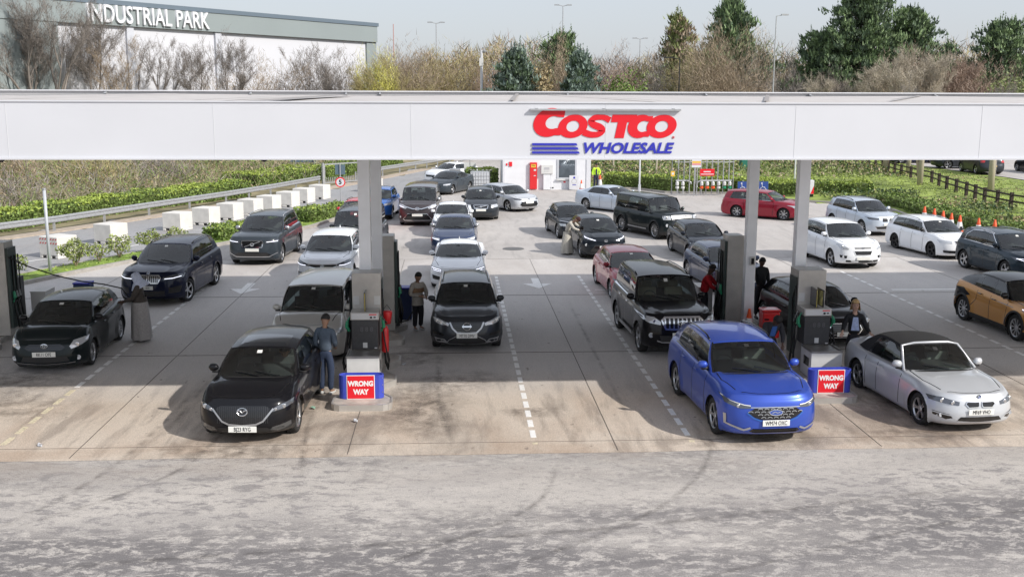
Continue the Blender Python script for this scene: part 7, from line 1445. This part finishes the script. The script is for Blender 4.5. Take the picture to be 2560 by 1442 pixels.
# centre queue
c = Car('saloon', 4.67, 1.85, 1.385, 2.76, .86, 'parked_car', 'white coupe with lit angular lamps behind the slate grey crossover', centre((.10, 34.7), -1.5, 4.67), -1.5, pWHT, zn=.50, zc=.66, fin=True, rim='five', crease=.02, group=QU, gt=.70)
c.lights([(.96, .74), (.56, .69), (.58, .60), (.93, .66)], DLENS, drl=[(.94, .71), (.60, .67), (.60, .62), (.88, .66)]); c.grille([(0, .64), (.44, .64), (.52, .54), (.42, .34), (0, .33)], BLK, CHR, .025, bars=('h', 6, .01)); c.badge('rings', .57, .06); c.blob([(.92, .50), (.64, .46), (.62, .34), (.90, .36)], BLK); c.plate('', .45)
c = Car('saloon', 4.75, 1.83, 1.45, 2.7, .88, 'parked_car', 'dark blue saloon second behind the slate grey crossover', centre((-.05, 42.2), -2, 4.75), -2, pMB, zn=.51, rim='ten', group=QU, mirror=SILV); c.lights([(.96, .76), (.60, .72), (.60, .62), (.93, .66)], LENS, drl=[(.93, .70), (.64, .67)]); c.grille([(0, .68), (.42, .68), (.40, .52), (0, .50)], BLK, CHR, .02); c.plate('', .42)
c = Car('saloon', 4.6, 1.80, 1.43, 2.7, .88, 'parked_car', 'white saloon third behind the slate grey crossover', centre((-.15, 47.7), -2, 4.6), -2, pWHT, zn=.51, rim='ten', fin=True, group=QU); c.lights([(.96, .76), (.60, .72), (.60, .62), (.93, .66)], DLENS); c.grille([(0, .68), (.42, .68), (.40, .52), (0, .50)], BLK, CHR, .02); c.plate('', .42)
c = Car('estate', 4.82, 1.86, 1.54, 2.82, .92, 'parked_car', 'charcoal estate car with slanted grille bar in front of the caged tank', centre((1.38, 54.3), -1, 4.82), -1, pDG, rails=SILV, zn=.52, rim='plain'); c.lights([(.97, .84), (.56, .82), (.56, .66), (.95, .70)], LENS); c.grille([(0, .80), (.40, .80), (.36, .64), (0, .62)], BLK, CHR, .035, bars=('v', 12, .012)); c.ribbon('F', [(.3, .78), (-.3, .66)], .03, .022, 'diagonal_bar', SILV); c.badge('', .72, .06); c.grille([(0, .42), (.6, .42), (.6, .30), (0, .28)], TRIM); c.plate('', .56)
c = Car('hatch', 4.37, 1.79, 1.44, 2.64, .93, 'parked_car', 'silver hatchback turning in front of the red fire point cabinet', (3.05, 60.3), 32, pSIL, rim='five', zn=.51, rd=.10, privacy=False); c.lights([(.97, .80), (.52, .72), (.54, .66), (.88, .68)], DLENS); c.grille([(0, .60), (.56, .60), (.66, .42), (.56, .30), (0, .28)], BLK, CHR, .025); c.ribbon('F', c.sym([(.80, .30), (.58, .24), (0, .235)]), .03, .012, 'chin_trim', SILV); c.badge('toyota', .70, .07); c.plate('', .54)
# right of centre
c = Car('hatch', 3.99, 1.75, 1.47, 2.54, .83, 'parked_car', 'dark grey hatchback with double-bar nose behind the pale-coated woman', place((4.76, 47.65), 6, .83, 3.99, 1.75), 6, pDG, rim='five', zn=.56, privacy=False); c.lights([(.96, .72), (.68, .72), (.66, .60), (.92, .62)], LENS); c.ribbon('F', [(.80, .84), (.22, .78), (-.22, .78), (-.80, .84)], .025, .012, 'nose_bar', CHR); c.badge('wing', .79, .07); c.grille([(0, .5), (.5, .5), (.5, .36), (0, .36)], BLK); c.plate('', .58)
c = Car('suv', 4.39, 1.795, 1.55, 2.64, .95, 'parked_car', 'black crossover with bright swept lamps beside the bending woman', centre((5.98, 41.0), 4, 4.39), 4, paint('paint_blue_black', (.010, .014, .02), .2), zn=.56, rim='five', wr=.35, gt=.70, rd=.16, crease=.03); c.lights([(.98, 1.0), (.80, .92), (.42, .80), (.44, .75), (.80, .80), (.95, .86)], DLENS, drl=[(.96, .96), (.80, .86), (.46, .78)]); c.badge('toyota', .77, .07); c.grille([(0, .58), (.48, .58), (.66, .38), (.58, .30), (0, .28)], BLK, TRIM, .03); c.plate('', .52); c.fog(.84, .60, .045)
c = Car('saloon', 4.80, 1.855, 1.41, 2.71, .95, 'parked_car', 'pale silver-blue four-door coupe behind the black upright four-by-four', (9.0, 59.4), 38, pSB, rim='ten', zn=.50, gt=.68, xr1=.72, xb=.90); c.lights([(.97, .74), (.6, .70), (.62, .62), (.94, .64)], LENS); c.grille([(0, .6), (.5, .6), (.5, .42), (0, .42)], BLK)
c = Car('box', 4.83, 1.92, 1.87, 2.885, .86, 'parked_car', 'black upright boxy four-by-four with silver grille near the centre right', place((9.15, 47.26), 22, .86, 4.83, 1.92), 22, paint('paint_black_teal', (.010, .016, .018), .1), wr=.385, rim='multi', clad=3, archtrim=True, zn=.60, zc=.64, crease=.01, sunroof=(.42, .56))
c.lights([(.95, 1.10), (.62, 1.10), (.60, .92), (.93, .92)], LENS, ring=[(.78, 1.01, .07)]); c.grille([(0, 1.10), (.56, 1.10), (.54, .92), (0, .92)], mat('silver_grille', (.6, .6, .6), .4, .6), SILV, .03, bars=('h', 3, .03), bm=BLK); c.grille([(0, .70), (.7, .70), (.66, .5), (0, .48)], TRIM); c.fog(.80, .68, .06); c.plate('', .74)
for v in 'LR': c.ribbon(v, [(1.5, .40), (3.1, .40)], .06, .05, 'side_step', SILV)
c = Car('estate', 4.60, 1.76, 1.50, 2.60, .92, 'parked_car', 'dark red estate car crossing the yard in front of the pipe rack', (16.6, 55.6), 52, pRED, rim='plain', zn=.52, belt=CHR, rails=None, privacy=False); c.lights([(.97, .80), (.40, .70), (.42, .64), (.92, .66)], LENS); c.ribbon('F', c.sym([(.60, .72), (0, .64)]), .02, .014, 'wing_trim', CHR); c.grille([(0, .46), (.6, .46), (.7, .36), (0, .30)], BLK); c.fog(.82, .42, .05); c.plate('', .48)
c = Car('hatch', 4.33, 1.765, 1.42, 2.69, .76, 'parked_car', 'dark blue-black hatchback waiting to the left of the blue hatchback', place((9.28, 40.8), 3.5, .76, 4.33, 1.765), 3.5, paint('paint_ink', (.012, .016, .026), .3), xc=.29, xr0=.45, zn=.50, rim='ten'); c.lights([(.96, .74), (.50, .70), (.52, .62), (.90, .64)], LENS)
for sg in (1, -1): c.patch('F', [(sg*y*c.hw, z) for y, z in ((.03, .66), (.34, .66), (.30, .54), (.05, .54))], .010, 'kidney_grille', BLK)
c.blob([(.9, .42), (.6, .40), (.6, .30), (.88, .32)], BLK); c.plate('', .46)
c = Car('hatch', 4.46, 1.795, 1.435, 2.726, .93, 'parked_car', 'dusty red hatchback behind the large black four-by-four', place((5.06, 33.15), 2.5, .93, 4.46, 1.795), 2.5, pRED2, xc=.265, xr0=.45, rim='five', mirror=pRED, zn=.49); c.lights([(.96, .72), (.56, .68), (.58, .60), (.93, .64)], DLENS); c.grille([(0, .64), (.5, .64), (.4, .40), (0, .38)], BLK)
c = Car('hatch', 4.36, 1.79, 1.44, 2.70, .87, 'parked_car', 'blue hatchback with one lit lamp behind the right rear pump', place((8.62, 34.2), 5, .87, 4.36, 1.79), 5, pMB, rim='ten', xc=.27, xr0=.45, zn=.51, rd=.10, crease=.022); c.lights([(.97, .80), (.60, .72), (.62, .66), (.93, .68)], DLENS, drl=[(.95, .78), (.64, .69)]); c.grille([(0, .64), (.42, .64), (.46, .54), (.30, .44), (0, .43)], BLK, CHR, .018); c.ribbon('F', [(-.28, .54), (.28, .54)], .02, .02, 'grille_bar', CHR); c.plate('', .40)
c = Car('suv', 4.41, 1.82, 1.66, 2.64, .88, 'parked_car', 'white crossover with hexagon grille right of the near right column', place((14.42, 39.16), 5, .88, 4.41, 1.82), 5, pWHT, rim='five', wr=.35, zn=.555, clad=1, rd=.12, privacy=False); c.lights([(.97, .98), (.84, .95), (.58, .80), (.62, .76), (.88, .80)], LENS, ring=[(.8, .86, .045)]); c.grille([(0, .84), (.38, .84), (.34, .80), (0, .80)], BLK); c.badge('aitch', .82, .06); c.grille([(0, .72), (.40, .72), (.32, .56), (0, .55)], BLK, pWHT, .02, bars=('h', 3, .01)); c.blob([(.90, .56), (.66, .54), (.68, .44), (.88, .46)], BLK); c.fog(.78, .50, .05); c.grille([(0, .36), (.7, .38), (.7, .30), (0, .27)], TRIM); c.plate('', .44)
c = Car('suv', 4.45, 1.82, 1.60, 2.67, .84, 'parked_car', 'ice-blue silver crossover near the ivy bank behind the two white cars', place((19.2, 48.4), 10, .84, 4.45, 1.82), 10, pSB, rim='ten', rails=BLK, zn=.56, wr=.35); c.lights([(.96, .88), (.50, .84), (.52, .76), (.92, .78)], DLENS)
for sg in (1, -1): c.patch('F', [(sg*y*c.hw, z) for y, z in ((.03, .84), (.34, .84), (.32, .68), (.06, .68))], .010, 'kidney_grille', BLK)
c.grille([(0, .50), (.7, .46), (.6, .34), (0, .34)], BLK, CHR, .02); c.plate('', .56)
c = Car('estate', 4.66, 1.815, 1.48, 2.686, .90, 'parked_car', 'white estate car with black mirrors in front of the cone row', place((19.32, 41.31), 8, .90, 4.66, 1.815), 8, pWHT, rim='five', rimmat=DALLOY, rails=SILV, mirror=BLK, zn=.515, privacy=False, gb=.87); c.lights([(.95, .78), (.52, .76), (.54, .66), (.93, .68)], LENS); c.grille([(0, .76), (.42, .76), (.38, .65), (0, .63)], BLK, CHR, .02, bars=('v', 14, .008)); c.grille([(0, .38), (.86, .40), (.84, .30), (0, .27)], BLK, CHR, .012); c.badge('', .79, .04); c.plate('', .52)
c = Car('suv', 4.36, 1.84, 1.61, 2.63, .87, 'parked_car', 'dark teal-grey crossover with chrome window line at the right edge', place((19.64, 36.1), 5, .87, 4.36, 1.84), 5, paint('paint_teal_grey', (.025, .04, .055), .45), rim='twin', rails=SILV, belt=CHR, clad=1, zn=.56, wr=.35); c.lights([(.96, .88), (.54, .84), (.56, .74), (.93, .78)], DLENS, drl=[(.90, .84), (.70, .84), (.70, .76), (.88, .84)]); c.grille([(0, .84), (.44, .84), (.36, .66), (0, .65)], BLK, CHR, .02); c.plate('', .5)
for v in 'LR': c.ribbon(v, [(c.win[0][0], 1.10), (c.xr0+.25, 1.50), (c.L*.6, 1.53), (c.L*.76, 1.49), (c.L*.83, 1.30), (c.L*.84, 1.13)], .025, .014, 'window_trim', CHR)
# upper car park
for (x, y, phi, k, pt, lab) in ((40.9, 80.4, 176, 'suv', pDG, 'dark grey vehicle seen from behind with red tail lights in the upper car park'), (41.8, 85.5, 268, 'suv', pDG, 'dark grey car side-on beside the one with the yellow plate'), (40.8, 92.5, 272, 'saloon', pNAVY, 'dark blue car side-on in the upper car park above the fence'), (41.5, 103.0, 272, 'saloon', pSIL, 'silver-grey car behind the leftmost bank trunk'), (45.6, 80.6, 178, 'hatch', pBLK, 'black car at the far right edge of the upper car park')):
    c = Car(k, 4.7, 1.9, 1.75 if k == 'suv' else 1.45, 2.8, .9, 'parked_car', lab, (x, y, .56), phi, pt, rim='five', b1=.64 if k == 'suv' else .70); c.lights([(.96, .80), (.60, .78), (.62, .68), (.95, .70)], LENS)

# people sitting in the cars
def seated(lab_car, side, label, skin, top, hair='short', hm=HAIRD):
    o = [k for k in COL.objects if lab_car in k.get('label', '')][0]; S_ = CARS[o.name]; rz = o.rotation_euler.z; lx = S_.L/2-S_.xr0-.36; ly = -.36*side
    x = o.location.x+lx*math.cos(rz)-ly*math.sin(rz); y = o.location.y+lx*math.sin(rz)+ly*math.cos(rz); zs = S_.b0-.50
    person(label, x, y, math.degrees(rz)+90, skin, top, cl('dark', (.03, .03, .035)), cl('shoe_dark', (.02, .02, .02)), 1.7, zs-.18, hm, hair, pel=(0, .05, .28), sp=(0, .09, .46), ch=(0, .12, .66), nk=(0, .12, .80), hd=(0, .08, .90), shL=(.17, .1, .74), shR=(-.17, .1, .74), elL=(.22, -.06, .52), haL=(.14, -.26, .60), elR=(-.22, -.06, .52), haR=(-.14, -.26, .60), hipL=(.09, .0, .26), hipR=(-.09, 0, .26), knL=(.1, -.38, .34), knR=(-.1, -.38, .34), anL=(.1, -.55, .02), anR=(-.1, -.55, .02), toL=(.1, -.68, .0), toR=(-.1, -.68, .0))
CO = dict(o=cl('orange', (.5, .2, .08)), b=cl('tanshirt', (.42, .30, .18)), w=cl('white_shirt', (.6, .6, .6)), r=cl('red', (.50, .012, .02)), g=cl('grey_shirt', (.2, .2, .22)))
seated('white family crossover', 1, 'driver in grey inside the white family crossover', SKM, CO['g']); seated('white family crossover', -1, 'passenger in orange inside the white family crossover', SKM, CO['o']); seated('dark blue saloon second', -1, 'passenger in tan inside the dark blue saloon of the centre queue', SKM, CO['b'], 'long'); seated('dark blue saloon second', 1, 'driver inside the dark blue saloon of the centre queue', SKM, CO['g'])
seated('charcoal estate', 1, 'driver in red inside the charcoal estate', SKM, CO['r']); seated('dark blue-black hatchback', 1, 'driver in white inside the blue-black hatchback', SKM, CO['w']); seated('dark blue-black hatchback', -1, 'passenger in orange inside the blue-black hatchback', SKL, CO['o'], 'long'); seated('dark grey hatchback with double', -1, 'passenger in pale shirt inside the double-bar nosed hatchback', SKL, CO['w'])
seated('pale silver-blue four-door', 1, 'driver leaning at the open window of the silver-blue coupe', SKM, CO['g']); seated('glossy black crossover', -1, 'passenger in tan inside the black sunroof crossover', SKM, CO['b']); seated('white coupe with lit', 1, 'driver inside the white coupe of the centre queue', SKM, CO['g']); seated('dark purple-grey passenger van', 1, 'driver inside the purple-grey passenger van', SKM, CO['g']); seated('white estate car', -1, 'passenger in red inside the white estate', SKL, CO['r'])
